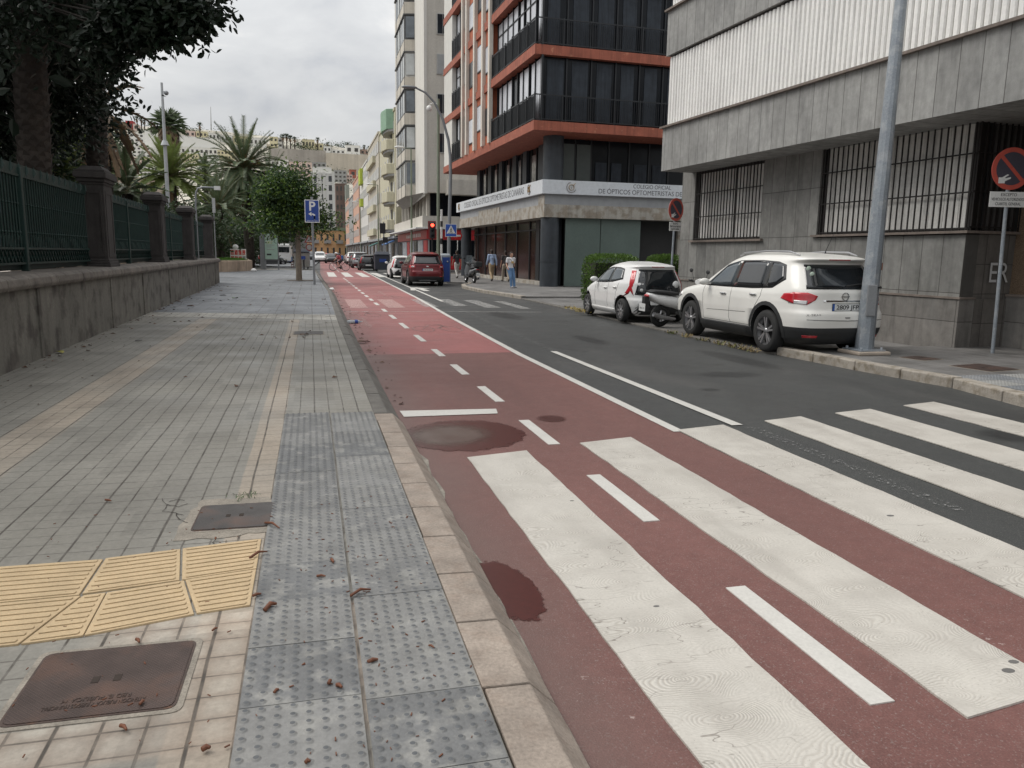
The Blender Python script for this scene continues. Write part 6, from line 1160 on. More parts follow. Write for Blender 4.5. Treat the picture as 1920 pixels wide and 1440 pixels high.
def person(label, loc, rz, J=None, shirt=(.5, .5, .5), trous=(.1, .1, .1), sleeve='short', hgt=1.75, long_hair=False, skin=None, shorts=False, hat=None, name='person', shoe=None, shirtm=None, female=False):
    """J overrides joints; local frame: x right, y forward, z up, for a 1.75 m figure"""
    t = thing(name, label, 'person', loc, rz); k = hgt/1.75; t.scale = (k, k, k); sk = skin or M_skin
    D = dict(pel=(0, 0, .95), chest=(0, .02, 1.28), neck=(0, .02, 1.47), head=(0, .05, 1.62), shl=(-.185, .01, 1.42), shr=(.185, .01, 1.42), ell=(-.235, .06, 1.13), elr=(.235, -.1, 1.13), wrl=(-.24, .2, .9), wrr=(.24, -.1, .88), hpl=(-.09, 0, .92), hpr=(.09, 0, .92), knl=(-.1, -.06, .5), knr=(.1, .2, .52), anl=(-.1, -.34, .14), anr=(.1, .24, .09), tol=(-.1, -.22, .04), tor=(.11, .43, .06))
    D.update(J or {}); V = {a: Vector(b) for a, b in D.items()}; b = MB()
    for s_ in 'lr':
        caps(b, [(V['sh'+s_], .05), (V['el'+s_], .038), (V['wr'+s_], .026)]); caps(b, [(V['hp'+s_], .085), (V['kn'+s_], .055), (V['an'+s_], .036)])
        w = V['wr'+s_]; d = (w-V['el'+s_]).normalized(); sx = Vector((1 if s_ == 'r' else -1, 0, 0)); f = d.cross(sx).normalized(); f = f if f.y > 0 else -f; pc = w+d*.05; caps(b, [(w, .024), (pc+f*.012, .026), (pc-f*.012, .026)], 8)
        for q in range(4): o = w+d*.085+f*(.03-.02*q); l = (.07, .078, .072, .058)[q]; e1 = o+d*l*.5-sx*.006; e2 = o+d*l*.85-sx*.03; caps(b, [(w+d*.04+f*(.02-.013*q), .011), (o, .0095), (e1, .0088), (e2, .0078)], 6)
        caps(b, [(w+d*.02+f*.022, .012), (w+d*.06+f*.048, .01), (w+d*.09+f*.052-sx*.012, .009)], 6)
        a = V['an'+s_]; tt = V['to'+s_]; caps(b, [(a-(tt-a).normalized()*.03+Vector((0, 0, -.04)), .034), (tt, .03)])
    caps(b, [(V['pel'], .125), (V['pel'].lerp(V['chest'], .5), .11), (V['chest'], .135), (V['chest'].lerp(V['neck'], .6), .1)]); caps(b, [(V['shl'], .06), (V['shr'], .06)]); caps(b, [(V['hpl'], .1), (V['hpr'], .1)]); caps(b, [(V['neck']-Vector((0, 0, .04)), .055), (V['head']-Vector((0, .01, .08)), .05)])
    h = V['head']; b.ball(h, .098, n=12, sq=(.82, 1.0, 1.18)); b.ball(h+Vector((0, .03, -.07)), .062, n=8, sq=(.9, 1, .9)); caps(b, [(h+Vector((0, .085, .005)), .01), (h+Vector((0, .112, -.025)), .014)], 8); [b.ball(h+Vector((s_*.08, -.005, -.01)), .028, n=6, sq=(.35, .7, 1.1)) for s_ in (-1, 1)]; b.ball(h+Vector((0, .088, -.062)), .02, n=6, sq=(1.2, .4, .4))
    bd = blobmesh('body', b, sk, t, .0095)
    e_ = MB(); [e_.ball(h+Vector((s_*.032, .083, .012)), .0115, n=6) for s_ in (-1, 1)]; e_.build('eyes', M_ink, t)
    s = MB(); P = V['pel'].lerp(V['chest'], .1); w2 = .128 if female else .14; caps(s, [(P-Vector((0, 0, .05)), w2), (V['pel'].lerp(V['chest'], .5), w2-.012), (V['chest'], .155 if not female else .145), (V['chest'].lerp(V['neck'], .55), .115)]); caps(s, [(V['shl'], .073), (V['shr'], .073)]); caps(s, [(P+Vector((-.06, 0, -.04)), .105), (P+Vector((.06, 0, -.04)), .105)])
    for s_ in 'lr':
        if sleeve == 'long': caps(s, [(V['sh'+s_], .07), (V['el'+s_], .054), (V['wr'+s_].lerp(V['el'+s_], .08), .043)])
        elif sleeve == 'short': caps(s, [(V['sh'+s_], .07), (V['sh'+s_].lerp(V['el'+s_], .6), .062)])
    blobmesh('shirt', s, shirtm or mat('shirt_%d_%d' % (shirt[0]*100, shirt[2]*100), shirt, .85, bump=.5, bs=18, var=.15, vs=6), t, .012)
    s = MB(); caps(s, [(V['hpl'], .108), (V['hpr'], .108)]); caps(s, [(V['pel'], .135), (V['pel']-Vector((0, 0, .06)), .13)])
    for s_ in 'lr': e2 = V['an'+s_].lerp(V['kn'+s_], .03) if not shorts else V['hp'+s_].lerp(V['kn'+s_], .8); caps(s, [(V['hp'+s_], .108), (V['kn'+s_], .075), (e2, .06)] if not shorts else [(V['hp'+s_], .105), (e2, .085)])
    blobmesh('trousers', s, mat('trousers_%d_%d' % (trous[0]*100, trous[2]*100), trous, .9, bump=.5, bs=18, var=.2, vs=6), t, .012)
    s = MB()
    for s_ in 'lr': a = V['an'+s_]; tt = V['to'+s_]; d = (tt-a).normalized(); caps(s, [(a-d*.04+Vector((0, 0, -.045)), .042), (a.lerp(tt, .5)+Vector((0, 0, -.02)), .044), (tt+Vector((0, 0, -.002)), .036)])
    blobmesh('shoes', s, shoe or M_shoe, t, .011)
    s = MB(); s.ball(h+Vector((0, -.014, .026)), .106, n=12, sq=(.86, .98, 1.1)); s.ball(h+Vector((0, -.04, -.03)), .085, n=8, sq=(.95, .8, 1.1))
    if long_hair: s.ball(h+Vector((0, -.06, -.1)), .085, n=8, sq=(1, .6, 1.5))
    hr = blobmesh('hair', s, M_hair, t, .011); bm = bmesh.new(); bm.from_mesh(hr.data)
    bmesh.ops.delete(bm, geom=[v for v in bm.verts if v.co.y > h.y+.045 and v.co.z < h.z+.065], context='VERTS'); bm.to_mesh(hr.data); bm.free()
    if hat: s = MB(); s.ball(h+Vector((0, -.01, .05)), .125, n=10, sq=(.9, 1.15, .8)); hh = s.build('helmet', hat, t)
    return t
p = gr(922, 527, .1); person('man in a pale blue shirt and beige trousers walking away past the dark shop window', (p.x, p.y, .1), R_(6), shirt=(.36, .45, .62), trous=(.4, .3, .19), sleeve='long', hgt=1.8, skin=M_skin2)
p = gr(943, 528, .1); person('man in a dark grey shirt walking away, partly hidden by the woman in white', (p.x+.15, p.y, .1), R_(4), J=dict(knl=(-.1, .2, .52), knr=(.1, -.06, .5), anl=(-.1, .24, .09), anr=(.1, -.34, .14), tol=(-.11, .43, .06), tor=(.1, -.22, .04)), shirt=(.06, .055, .055), trous=(.33, .28, .22), hgt=1.74)
p = gr(957, 540, .1); w = person('woman in a white t-shirt and blue jeans walking towards the camera along the right pavement', (p.x, p.y, .1), R_(197), J=dict(ell=(-.24, -.08, 1.15), wrl=(-.25, -.03, .93), elr=(.25, .0, 1.15), wrr=(.27, .16, .98), knl=(-.09, .16, .5), anl=(-.09, .22, .09), tol=(-.1, .42, .06)), shirt=(.62, .61, .62), trous=(.09, .17, .3), hgt=1.64, long_hair=True, female=True, shoe=mat('black_white_trainers', (.25, .25, .26), .6))
sh_ = MB(); sh_.tube([(.12, .02, 1.49), (.04, .16, 1.3), (-.13, .13, 1.05), (-.16, .0, 1.0)], .012, 6); sh_.tube([(.12, .0, 1.49), (.02, -.16, 1.3), (-.16, -.1, 1.03)], .012, 6); sh_.box(-.27, -.12, .82, -.17, .1, 1.04); sh_.build('shoulder_bag', M_shoe, w); MB().box(-.07, .163, 1.2, .07, .168, 1.3).build('shirt_print', mat('ochre_print', (.45, .3, .12), .8), w)
p = gr(826, 521, .1); person('person in a patterned dark shirt standing behind the dark red car', (p.x, p.y+1.5, .1), R_(30), J=dict(knr=(.1, .04, .5), knl=(-.1, .03, .5), anl=(-.1, 0, .09), anr=(.1, 0, .09), tol=(-.11, .2, .04), tor=(.11, .2, .04)), shirtm=mat('maroon_check_shirt', (.12, .05, .05), .9, col2=(.02, .02, .03), vs=14, c2t=.5), trous=(.12, .04, .04), hgt=1.68)
p = gr(857, 522, .1); person('person with a black backpack walking away behind the lamp post', (p.x, p.y, .1), R_(10), shirt=(.04, .04, .045), trous=(.5, .48, .45), hgt=1.75)
# cyclist crossing the bike path
c0 = gr(636.5, 508); cy = thing('bicycle', 'silver-wheeled bicycle crossing the far end of the red bike path', 'bicycle', (c0.x, c0.y, .0), math.pi)
for x in (-.53, .53):
    w = MB(); w.lathe([(.325, -.02), (.345, -.022), (.36, 0), (.345, .022), (.325, .02)], (0, 0, 0), 'y', 32, cap=False); w = w.build('wheel', M_tyre, cy, loc=(x, 0, .36)); r = MB(); r.lathe([(.31, -.012), (.328, -.012), (.328, .012), (.31, .012), (.31, -.012)], (0, 0, 0), 'y', 32, cap=False); [r.bar((0, 0, 0), (.31*math.cos(a*.449), 0, .31*math.sin(a*.449)), .004, .004) for a in range(14)]; r.lathe([(.001, -.05), (.025, -.05), (.025, .05), (.001, .05)], (0, 0, 0), 'y', 10); r.build('rim', M_alloy, w)
m = MB(); bbk, st_, hd, ax = (-.08, 0, .3), (-.22, 0, .78), (.36, 0, .82), (-.53, 0, .36)
for a, b in ((bbk, st_), (st_, hd), (bbk, (.39, 0, .74)), (bbk, ax), (ax, st_), ((.34, 0, .92), (.53, 0, .36)), (st_, (-.25, 0, .9))): m.tube([a, b], .018, 8)
m.build('frame', P_s, cy); m = MB(); m.tube([(.38, -.28, .98), (.42, -.1, 1.0), (.34, 0, .94), (.42, .1, 1.0), (.38, .28, .98)], .013, 6); m.build('handlebar', M_plas, cy); MB().ball((-.26, 0, .93), .1, n=8, sq=(1.3, .7, .35)).build('saddle', M_plas, cy); m = MB(); m.tube([(-.08, -.1, .3), (.06, -.1, .2), (.06, -.18, .2)], .012, 6); m.tube([(-.08, .1, .3), (-.22, .1, .4), (-.22, .18, .4)], .012, 6); m.lathe([(.001, -.02), (.09, -.02), (.09, .02), (.001, .02)], (-.08, 0, .3), 'y', 16); m.build('pedals', M_plas, cy)
person('cyclist in a red top with a white helmet riding across the bike path', (c0.x, c0.y, .0), math.pi/2, J=dict(pel=(0, -.24, 1.0), chest=(0, .02, 1.22), neck=(0, .16, 1.37), head=(0, .26, 1.5), shl=(-.18, .12, 1.32), shr=(.18, .12, 1.32), ell=(-.22, .25, 1.1), elr=(.22, .25, 1.1), wrl=(-.24, .36, 1.0), wrr=(.24, .36, 1.0), hpl=(-.09, -.22, .97), hpr=(.09, -.22, .97), knl=(-.11, .16, .78), knr=(.11, .0, .62), anl=(-.11, .04, .33), anr=(.11, -.22, .28), tol=(-.12, .16, .28), tor=(.12, -.08, .2)), shirt=(.42, .1, .12), trous=(.05, .05, .06), shorts=True, hgt=1.72, hat=M_white)
m = MB(); m.box(-.16, -.36, 1.0, .16, -.16, 1.35); o = m.build('backpack', M_blu, bev=.05); o.location = (c0.x, c0.y, 0); o.rotation_euler.z = math.pi/2; tag(o, 'blue backpack on the back of the cyclist', 'backpack')
# ---------------------------------------------------------------- poles, signs, street furniture
M_galv = mat('galvanised_steel', (.27, .3, .33), .5, .35, var=.15, vs=3, fine=.1, streak=.2, col2=(.36, .38, .4), c2t=.55); M_gpole = mat('sage_green_pole', (.2, .23, .17), .55, var=.1); M_gpl2 = mat('grey_pole', (.24, .25, .26), .5, .3); M_sred = mat('faded_sign_red', (.5, .085, .06), .5, var=.1); M_sblk = mat('faded_sign_navy', (.06, .055, .075), .5, var=.15); M_sblu = mat('sign_blue', (.02, .06, .27), .4); M_pcon = mat('pale_footing_concrete', (.4, .34, .28), .85, var=.2, bump=.4)
# big lamp post
lp = thing('lamp_post', 'big galvanised lamp post in front of the white sport utility car', 'lamp post', (8.675, 10.6, .10)); h_ = 5.6; dx = .1
N = 12; r0, r1 = .175, .12; Z = 9.0
MB().tube([(dx*z/5.6, .0, z) for z in (.08, 1, 2, 3, 4, 5, 6, 7, 8, 9)], [.145, .132, .12, .11, .1, .09, .082, .075, .07, .065], 12, sm=False).build('pole', M_galv, lp)
mb = MB(); mb.box(-.3, -.27, 0, .3, .27, .06); mb.build('footing', M_pcon, lp, bev=.02); mb = MB(); mb.box(-.24, -.22, .055, .24, .22, .085); [mb.lathe([(.025, .08), (.025, .12), (.001, .12)], (sx*.19, sy*.17, 0), n=8) for sx in (-1, 1) for sy in (-1, 1)]; mb.build('base_plate', M_galv, lp, bev=.006)
MB().box(-.075, -.02, .62, .075, .02, 1.12).build('access_door', M_gpl2, lp, bev=.012, loc=(-.05, -.135, 0), rotz=-.35)
MB().lathe([(.135, 1.06), (.137, 1.06), (.137, 1.09), (.135, 1.09)], (.055, 0, 0), n=16, cap=False).build('black_band', M_ink, lp); MB().box(.13, -.04, 1.35, .18, .02, 1.46).build('bracket', mat('rusty_bracket', (.2, .09, .06), .7), lp)
MB().tube([(dx*9/5.6, 0, 9), (dx*9.8/5.6, 0, 9.7), (0, 0, 10.4), (-1.6, 0, 10.7)], .06, 10).build('arm', M_galv, lp); MB().ball((-2.0, 0, 10.7), .4, n=10, sq=(1, .35, .22)).build('luminaire', M_galv, lp)
def disc(mb, c, r, th, m=0, n=40): mb.lathe([(.001, -th), (r, -th), (r, th), (.001, th)], c, 'y', n, m, sm=False)
def nopark(label, base, sx, z, r, rz, lines, scaleplate, hand=True, pr=.03):
    t = thing('no_parking_sign', label, 'sign', base); MB().tube([(0, 0, 0), (sx, 0, z+r*.6)], pr, 10).build('post', M_galv, t)
    f = bpy.data.objects.new('sign_face', None); f = MB(); disc(f, (0, 0, 0), r, .006); f = f.build('sign_disc', M_sred, t, loc=(sx, -.045, z), rotz=rz)
    g = MB(); disc(g, (0, -.0045, 0), r*.78, .004); g.build('dark_field', M_sblk, f); g = MB(); g.bar((-r*.56, -.011, r*.56), (r*.56, -.011, -r*.56), .006, r*.17, up=(0, 1, 0)) if False else g.slab([(-r*.62, -.009, r*.5), (-r*.5, -.009, r*.62), (r*.62, -.009, -r*.5), (r*.5, -.009, -r*.62)], (0, -.004, 0)); g.build('slash', M_sred, f)
    if hand: g = MB(); g.box(-r*.62, -.014, -r*.7, -r*.3, -.009, -r*.42); g.slab([(-r*.3, -.009, -r*.6), (-r*.3, -.009, -r*.46), (-r*.02, -.009, -r*.4), (-r*.02, -.009, -r*.47)], (0, -.005, 0)); g.slab([(-r*.45, -.009, -r*.42), (-r*.3, -.009, -r*.42), (-r*.12, -.009, -r*.3), (-r*.2, -.009, -r*.27)], (0, -.005, 0)); g.build('white_hand_sticker', M_white, f)
    w, h = scaleplate; pz = z-r-h/2-.03; pl = MB().box(-w/2, -.004, -h/2, w/2, .004, h/2).build('text_plate', M_white, t, bev=.0, loc=(sx, -.045, pz), rotz=rz)
    for i, l in enumerate(lines): text('plate_lettering', l, h*.27, M_ink, pl, (0, -.006, h*(.3-.3*i)), width=w*(.42, .9, .68)[i] if len(lines[i]) > 3 else None, ext=.001)
    return t
NL = ['EXCEPTO', 'VEHICULOS AUTORIZADOS', 'CUARTEL GENERAL']
nopark('large no parking sign with a white hand sticker at the right edge', (11.0, 10.35, .05), -.1, 3.03, .33, R_(-12), NL, (.62, .24))
nopark('smaller no parking sign between the hatchback and the grey building', (at(1259, 480, 20).x, 20, .05), .05, at(1262, 393, 20).z-.05, .31, R_(24), NL, (.5, .24))
# curved street lamp with pedestrian crossing sign
c = (7.2, 41.5, .1); t = thing('street_lamp', 'tall grey street lamp with a long curved arm over the road', 'street lamp', c)
MB().tube([(0, 0, 0), (.03, 0, 3), (.1, 0, 5.6), (.08, 0, 6.6), (-.02, 0, 7.4), (-.3, 0, 8.4), (-.75, 0, 9.25), (-1.2, 0, 9.7), (-1.7, 0, 9.9)], [.11, .095, .085, .08, .075, .065, .055, .05, .045], 12).build('curved_pole', M_gpl2, t); MB().ball((-2.05, 0, 9.92), .42, n=10, sq=(1, .4, .2)).build('luminaire', M_gpl2, t)
t = thing('crossing_sign', 'blue pedestrian crossing sign fixed on the curved street lamp', 'sign', (7.3, 41.36, 2.85)); MB().box(-.31, -.005, -.34, .31, .005, .34).build('panel', M_white, t, bev=.0); MB().box(-.285, -.012, -.31, .285, -.005, .31).build('blue_field', mat('crossing_blue', (.03, .1, .42), .4), t)
MB().slab([(-.25, -.012, -.17), (.25, -.012, -.17), (0, -.012, .27)], (0, -.004, 0)).build('white_triangle', M_white, t); m = MB(); m.ball((.0, -.018, .12), .028, n=6); m.bar((0, -.018, .09), (0, -.018, -.02), .012, .04); m.bar((0, -.018, -.02), (-.07, -.018, -.13), .01, .025); m.bar((0, -.018, -.02), (.07, -.018, -.13), .01, .025); m.bar((0, -.018, .07), (-.08, -.018, 0), .01, .02); m.bar((0, -.018, .07), (.08, -.018, 0), .01, .02); [m.box(-.16+i*.08, -.02, -.165, -.12+i*.08, -.016, -.14) for i in range(5)]; m.build('walking_figure', M_ink, t)
t = thing('camera_pole', 'sage green pole with a white dome camera behind the curved street lamp', 'pole', (7.35, 46, .1)); MB().tube([(0, 0, 0), (.02, 0, 10.3)], [.1, .08], 12).build('pole', M_gpole, t); m = MB(); m.tube([(0, 0, 10.0), (-.3, 0, 10.05), (-.5, 0, 9.95)], .03, 6); m.ball((-.5, 0, 9.75), .17, n=8); m.build('dome_camera', M_white, t)
GL = 'street lamps of the far right pavement'
for px, Y, yt, lb in ((772, 76, 279, 'green street lamp in front of the red shop'), (710, 112, 347, 'green street lamp in front of the rounded balconies'), (677, 160, 379, 'thin green street lamp far along the right side')):
    b = at(px, 470, Y); tp = at(px, yt, Y); t = thing('street_lamp', lb, 'street lamp', (b.x, Y, 0), 0, GL); MB().tube([(0, 0, 0), (0, 0, tp.z)], [.11, .07], 8).build('pole', M_gpole, t); MB().tube([(0, 0, tp.z), (-.9, 0, tp.z+.1)], .04, 6).build('arm', M_gpole, t); MB().ball((-1.1, 0, tp.z+.1), .5, n=8, sq=(1, .4, .25)).build('luminaire', M_white, t)
t = thing('traffic_light', 'traffic light showing red at the pedestrian crossing', 'traffic light', (7.15, 47, .1)); MB().tube([(0, 0, 0), (0, 0, 2.5)], .05, 10).build('post', M_ink, t); MB().box(-.14, -.1, 2.42, .14, .12, 3.38).build('housing', M_ink, t, bev=.02)
MB().lathe([(.001, 0), (.1, 0), (.1, .01)], (0, -.115, 3.2), 'y', 20).build('red_lens', mat('red_signal_light', (.8, .02, .01), .4, emit=(1, .04, .02), es=6), t); [MB().lathe([(.001, 0), (.09, 0), (.09, .01)], (0, -.112, z), 'y', 20).build('dark_lens', M_gdk, t) for z in (2.9, 2.6)]; MB().slab([(-.13, -.1, 3.33), (.13, -.1, 3.33), (.13, -.3, 3.29), (-.13, -.3, 3.29)], (0, 0, .02)).build('hood', M_ink, t)
MB().box(-.24, .1, 2.4, .24, .115, 3.45).build('backboard', mat('red_backboard', (.25, .03, .03), .5), t)
t = thing('striped_post', 'black and white striped post behind the traffic light', 'post', (at(828, 470, 48).x, 48, .1)); [MB().lathe([(.07, i*.35), (.07, i*.35+.35)], (0, 0, 0), n=12).build('band', M_white if i % 3 else M_ink, t) for i in range(12)]
b = at(858, 470, 53); t = thing('no_entry_sign', 'red no entry sign on a white post near the red shop', 'sign', (b.x, 53, .1)); MB().tube([(0, 0, 0), (0, 0, 2.7)], .03, 8).build('post', M_white, t); m = MB(); disc(m, (0, -.04, 2.75), .3, .008); m.build('sign_disc', mat('vivid_sign_red', (.5, .02, .02), .4), t); MB().box(-.2, -.056, 2.69, .2, -.05, 2.81).build('white_bar', M_white, t)
t = thing('parking_meter', 'blue and silver parking ticket machine beside the curved street lamp', 'ticket machine', (6.95, 41.0, .1)); MB().box(-.24, -.15, 0, .24, .15, 1.4).build('casing', M_galv, t, bev=.03); MB().box(-.2, -.165, .05, .2, -.15, 1.33).build('blue_front', mat('meter_blue', (.012, .05, .24), .4), t); MB().lathe([(.001, 0), (.05, 0), (.05, .01)], (.08, -.178, 1.1), 'y', 16).build('round_emblem', M_alloy, t); MB().slab([(-.24, -.15, 1.4), (.24, -.15, 1.4), (.24, .15, 1.5), (-.24, .15, 1.5)], (0, 0, .03)).build('lid', M_galv, t)
# parking sign on the left
b = (.14, 36.4, .13); t = thing('parking_sign', 'blue parking sign with a left arrow on a grey post in the left pavement', 'sign', b); MB().tube([(0, 0, 0), (-.02, 0, 3.9)], .055, 12).build('post', M_gpl2, t)
p = MB().box(-.32, -.006, -.5, .32, .006, .5).build('panel', M_white, t, loc=(-.02, -.07, 3.27), rotz=0); MB().box(-.285, -.011, -.465, .285, -.006, .465).build('blue_field', M_sblu, p); text('letter', 'P', .56, M_white, p, (-.0, -.012, .2), ext=.002, bold=.012)
m = MB(); m.bar((.1, -.014, -.36), (.1, -.014, -.2), .004, .06, up=(1, 0, 0)); m.slab([(.07, -.012, -.37), (.13, -.012, -.37), (.13, -.012, -.2), (.07, -.012, -.2)], (0, -.004, 0)); m.slab([(.13, -.012, -.2), (.13, -.012, -.14), (.04, -.012, -.1), (-.04, -.012, -.1), (-.04, -.012, -.16), (.04, -.012, -.165), (.07, -.012, -.2)], (0, -.004, 0)); m.slab([(-.03, -.012, -.03), (-.03, -.012, -.22), (-.16, -.012, -.12)], (0, -.004, 0)); m.build('arrow', M_white, p); text('small_lettering', 'ZONA INCLUIDA', .06, M_white, p, (0, -.012, -.425), ext=.001, width=.46)
# camera pole and floodlight behind the wall
A = at(314, 358, 46); B_ = at(303, 155, 46); t = thing('camera_pole', 'thin white camera pole rising behind the second stone pillar', 'pole', (A.x, 46, 0)); M_wp2 = mat('dull_white_pole', (.42, .44, .45), .5)
l = B_.x-A.x; f_ = lambda z: (A.x-A.x+l*(z-A.z)/(B_.z-A.z), 0, z); MB().tube([f_(0), f_(A.z), f_(at(308, 272, 46).z)], [.13, .1, .09], 10).build('lower_pole', M_wp2, t); z1 = at(306, 268, 46).z; MB().tube([f_(z1), f_(B_.z)], [.085, .06], 10).build('upper_pole', M_wp2, t); m = MB(); c = f_(z1); m.lathe([(.22, z1-.12), (.12, z1+.12)], (c[0], 0, 0), n=14); m.build('collar', M_wp2, t); c = f_(at(303, 172, 46).z); m = MB(); m.tube([c, (c[0]+.14, 0, c[2])], .025, 6); m.ball((c[0]+.2, 0, c[2]-.05), .12, n=8); m.build('dome_camera', M_gpl2, t)
Y = 34; P = [at(x, y, Y) for x, y in ((367, 385), (367, 362), (371, 353), (380, 351), (404, 352))]; t = thing('floodlight', 'floodlight on a bent arm above the last stone pillars', 'light', (P[0].x, Y, P[0].z-3)); o = Vector((P[0].x, Y, P[0].z-3)); MB().tube([(0, 0, -.6)]+[p-o for p in P], .035, 8).build('bent_arm', M_gpl2, t); q = P[-1]-o; MB().box(q.x-.05, -.1, q.z-.09, q.x+.18, .1, q.z+.06).build('lamp_head', M_white, t)
Y = 58; a, b = at(397, 371, Y), at(404, 399, Y); t = MB().box(0, 0, 0, b.x-a.x, .12, a.z-b.z).build('pole_sleeve', M_wp2); t.location = (a.x, Y, b.z); 
t2 = thing('grey_post', 'short white boxed post end showing above the last stone pillar', 'post', (a.x, Y, .13)); t.parent = t2; t.location = (0, 0, b.z-.13); MB().tube([(.08, .06, 0), (.08, .06, b.z-.13)], .04, 8).build('post', M_gpl2, t2)
# far left street furniture
g0 = gr(524, 505.5, .13); t = thing('advertising_panel', 'pale green advertising panel on legs at the end of the left pavement', 'advertising panel', (g0.x, g0.y, .13)); MB().box(-1.15, 0, .75, -.02, .25, 2.95).build('display_box', mat('grey_metal_frame', (.16, .17, .17), .5), t, bev=.03); MB().box(-1.08, -.012, .85, -.1, .0, 2.88).build('poster', mat('mint_poster', (.33, .46, .38), .4), t); MB().box(-.12, .05, 0, .0, .2, .8).build('leg', M_gpl2, t); MB().box(-1.15, .05, 0, -1.03, .2, .8).build('leg', M_gpl2, t); MB().box(-1.5, .25, .0, -1.15, .6, 2.95).build('side_post', M_gpl2, t)
for i, (w, z, m) in enumerate(((.62, 2.7, M_gry), (.7, 2.55, M_gry), (.55, 2.4, M_gry), (.5, 2.22, M_yel2), (.45, 2.1, M_yel2), (.6, 1.95, M_gry), (.4, 1.8, M_gry), (.62, 1.6, M_gry), (.36, 1.15, M_ink))): MB().box(-.95, -.02, z, -.95+w, -.012, z+.055+(i == 8)*.08).build('printed_line', m, t)
a, b = at(432, 491, 63.5), at(461, 467, 63.5); t = thing('art_panel', 'white standing panel printed with red squares behind the lawn planter', 'panel', (a.x, 63.5, a.z)); w = b.x-a.x; h = b.z-a.z; MB().box(0, 0, -.7, w, .12, h).build('board', M_white, t)
for i in range(4):
    for j in range(2): MB().box(w*(.05+.24*i), -.015, h*(.08+.47*j), w*(.24+.24*i), 0, h*(.45+.47*j)).build('red_square', mat('poster_red', (.5, .06, .05), .6, col2=(.6, .4, .35), vs=5, c2t=.55) if (i, j) != (3, 0) else M_gry, t)
t3 = MB().ball((0, 0, 0), .22, n=6, sq=(1, .6, .9)).build('white_shape', M_white, t); t3.location = (w*.35, .1, h+.15)
def container(label, px, py, w, h, m, mt, Y=None, cat='waste container', gp=None):
    g = gr(px, py, .13); Y = Y or g.y; x = at(px, py-10, Y).x; t = thing('waste_container', label, cat, (x, Y, .13), 0, gp); MB().box(0, 0, .08, w, 1.1, h*.8).build('bin', m, t, bev=.05); MB().prism([(-.03, -.05), (w+.03, -.05), (w+.03, 1.15), (-.03, 1.15)], h*.8, h*.86).build('rim', mt, t, bev=.02)
    MB().add([(0, 0, h*.86), (w, 0, h*.86), (w, 1.1, h*.86), (0, 1.1, h*.86), (.1, .3, h), (w-.1, .3, h), (w-.1, .9, h), (.1, .9, h)], [(4, 5, 6, 7), (0, 1, 5, 4), (1, 2, 6, 5), (2, 3, 7, 6), (3, 0, 4, 7)]).build('lid', mt, t, bev=.03); MB().box(w*.3, -.02, h*.45, w*.75, 0, h*.62).build('front_panel', M_sblu, t); [MB().lathe([(.08, 0), (.08, .08)], (x_, y_, 0), 'x', 10).build('castor', M_tyre, t) for x_ in (.15, w-.2) for y_ in (.1, 1)]; return t
M_bin = mat('grey_bin_plastic', (.25, .24, .22), .6); M_bind = mat('dark_bin_plastic', (.03, .035, .05), .5)
container('tall grey recycling container left of the street tree trunk side', 551.5, 502, 1.35, 1.75, M_bin, M_bind, 74); container('second grey recycling container with a dark lid to the right of the tree trunk', 566, 502, .75, 1.6, M_bin, M_bind, 76.2)
g = at(703, 490, 66); t = container('dark blue-black waste container on the far right kerb', 703, 502, 1.25, 1.6, M_bind, M_bind, 66)
g = gr(570, 506, .13); t = thing('bollard', 'short black bollard beside the street tree', 'bollard', (g.x, g.y, .13)); MB().lathe([(.1, 0), (.1, .06), (.07, .1), (.07, .75), (.085, .8), (.07, .86), (.001, .9)], n=14).build('post', M_ink, t)
g = gr(548.5, 501.5, .13); t = thing('litter_box', 'small rust red box standing left of the recycling container', 'box', (g.x, g.y, .13)); MB().box(-.13, -.13, 0, .13, .13, .55).build('box', mat('rust_red_box', (.12, .035, .03), .7), t, bev=.02); m = MB(); [m.box(-.08, -.14, z, .08, -.13, z+.14) for z in (.1, .32)]; m.build('pale_mark', M_white, t)
b = at(580, 470, 71); t = thing('warning_sign', 'triangular warning sign above a round sign on a thin post', 'sign', (b.x, 71, .1)); MB().tube([(0, 0, 0), (0, 0, 3.1)], .03, 8).build('post', M_gpl2, t); MB().slab([(-.42, -.05, 2.3), (.42, -.05, 2.3), (0, -.05, 3.05)], (0, -.01, 0)).build('red_triangle', mat('dark_red_sign', (.2, .03, .03), .5), t); MB().slab([(-.27, -.061, 2.38), (.27, -.061, 2.38), (0, -.061, 2.88)], (0, -.008, 0)).build('pale_triangle', M_gry, t); m = MB(); disc(m, (0, -.05, 1.9), .3, .008); m.build('red_disc', mat('dark_red_sign', (.2, .03, .03), .5), t); m = MB(); disc(m, (0, -.062, 1.9), .22, .006); m.build('pale_disc', M_gry, t)
b = at(720, 470, 70); t = thing('sign_post', 'dark post with small signs beside the dark waste container', 'sign post', (b.x, 70, .1)); MB().tube([(0, 0, 0), (0, 0, 4.2)], .06, 8).build('post', M_gpl2, t); MB().box(-.35, -.06, 3.2, .15, -.03, 4.1).build('black_panel', M_ink, t); MB().box(-.1, -.06, 2.4, .35, -.03, 2.9).build('black_panel', M_ink, t)
t = thing('narrow_tower', 'narrow grey green tower block edge at the far end of the right row', 'building', (at(650, 470, 232).x, 232, 0)); MB().box(0, 0, 0, 1.1, 4, at(652, 346, 232).z).build('wall', mat('grey_green_render', (.26, .29, .25), .8), t)
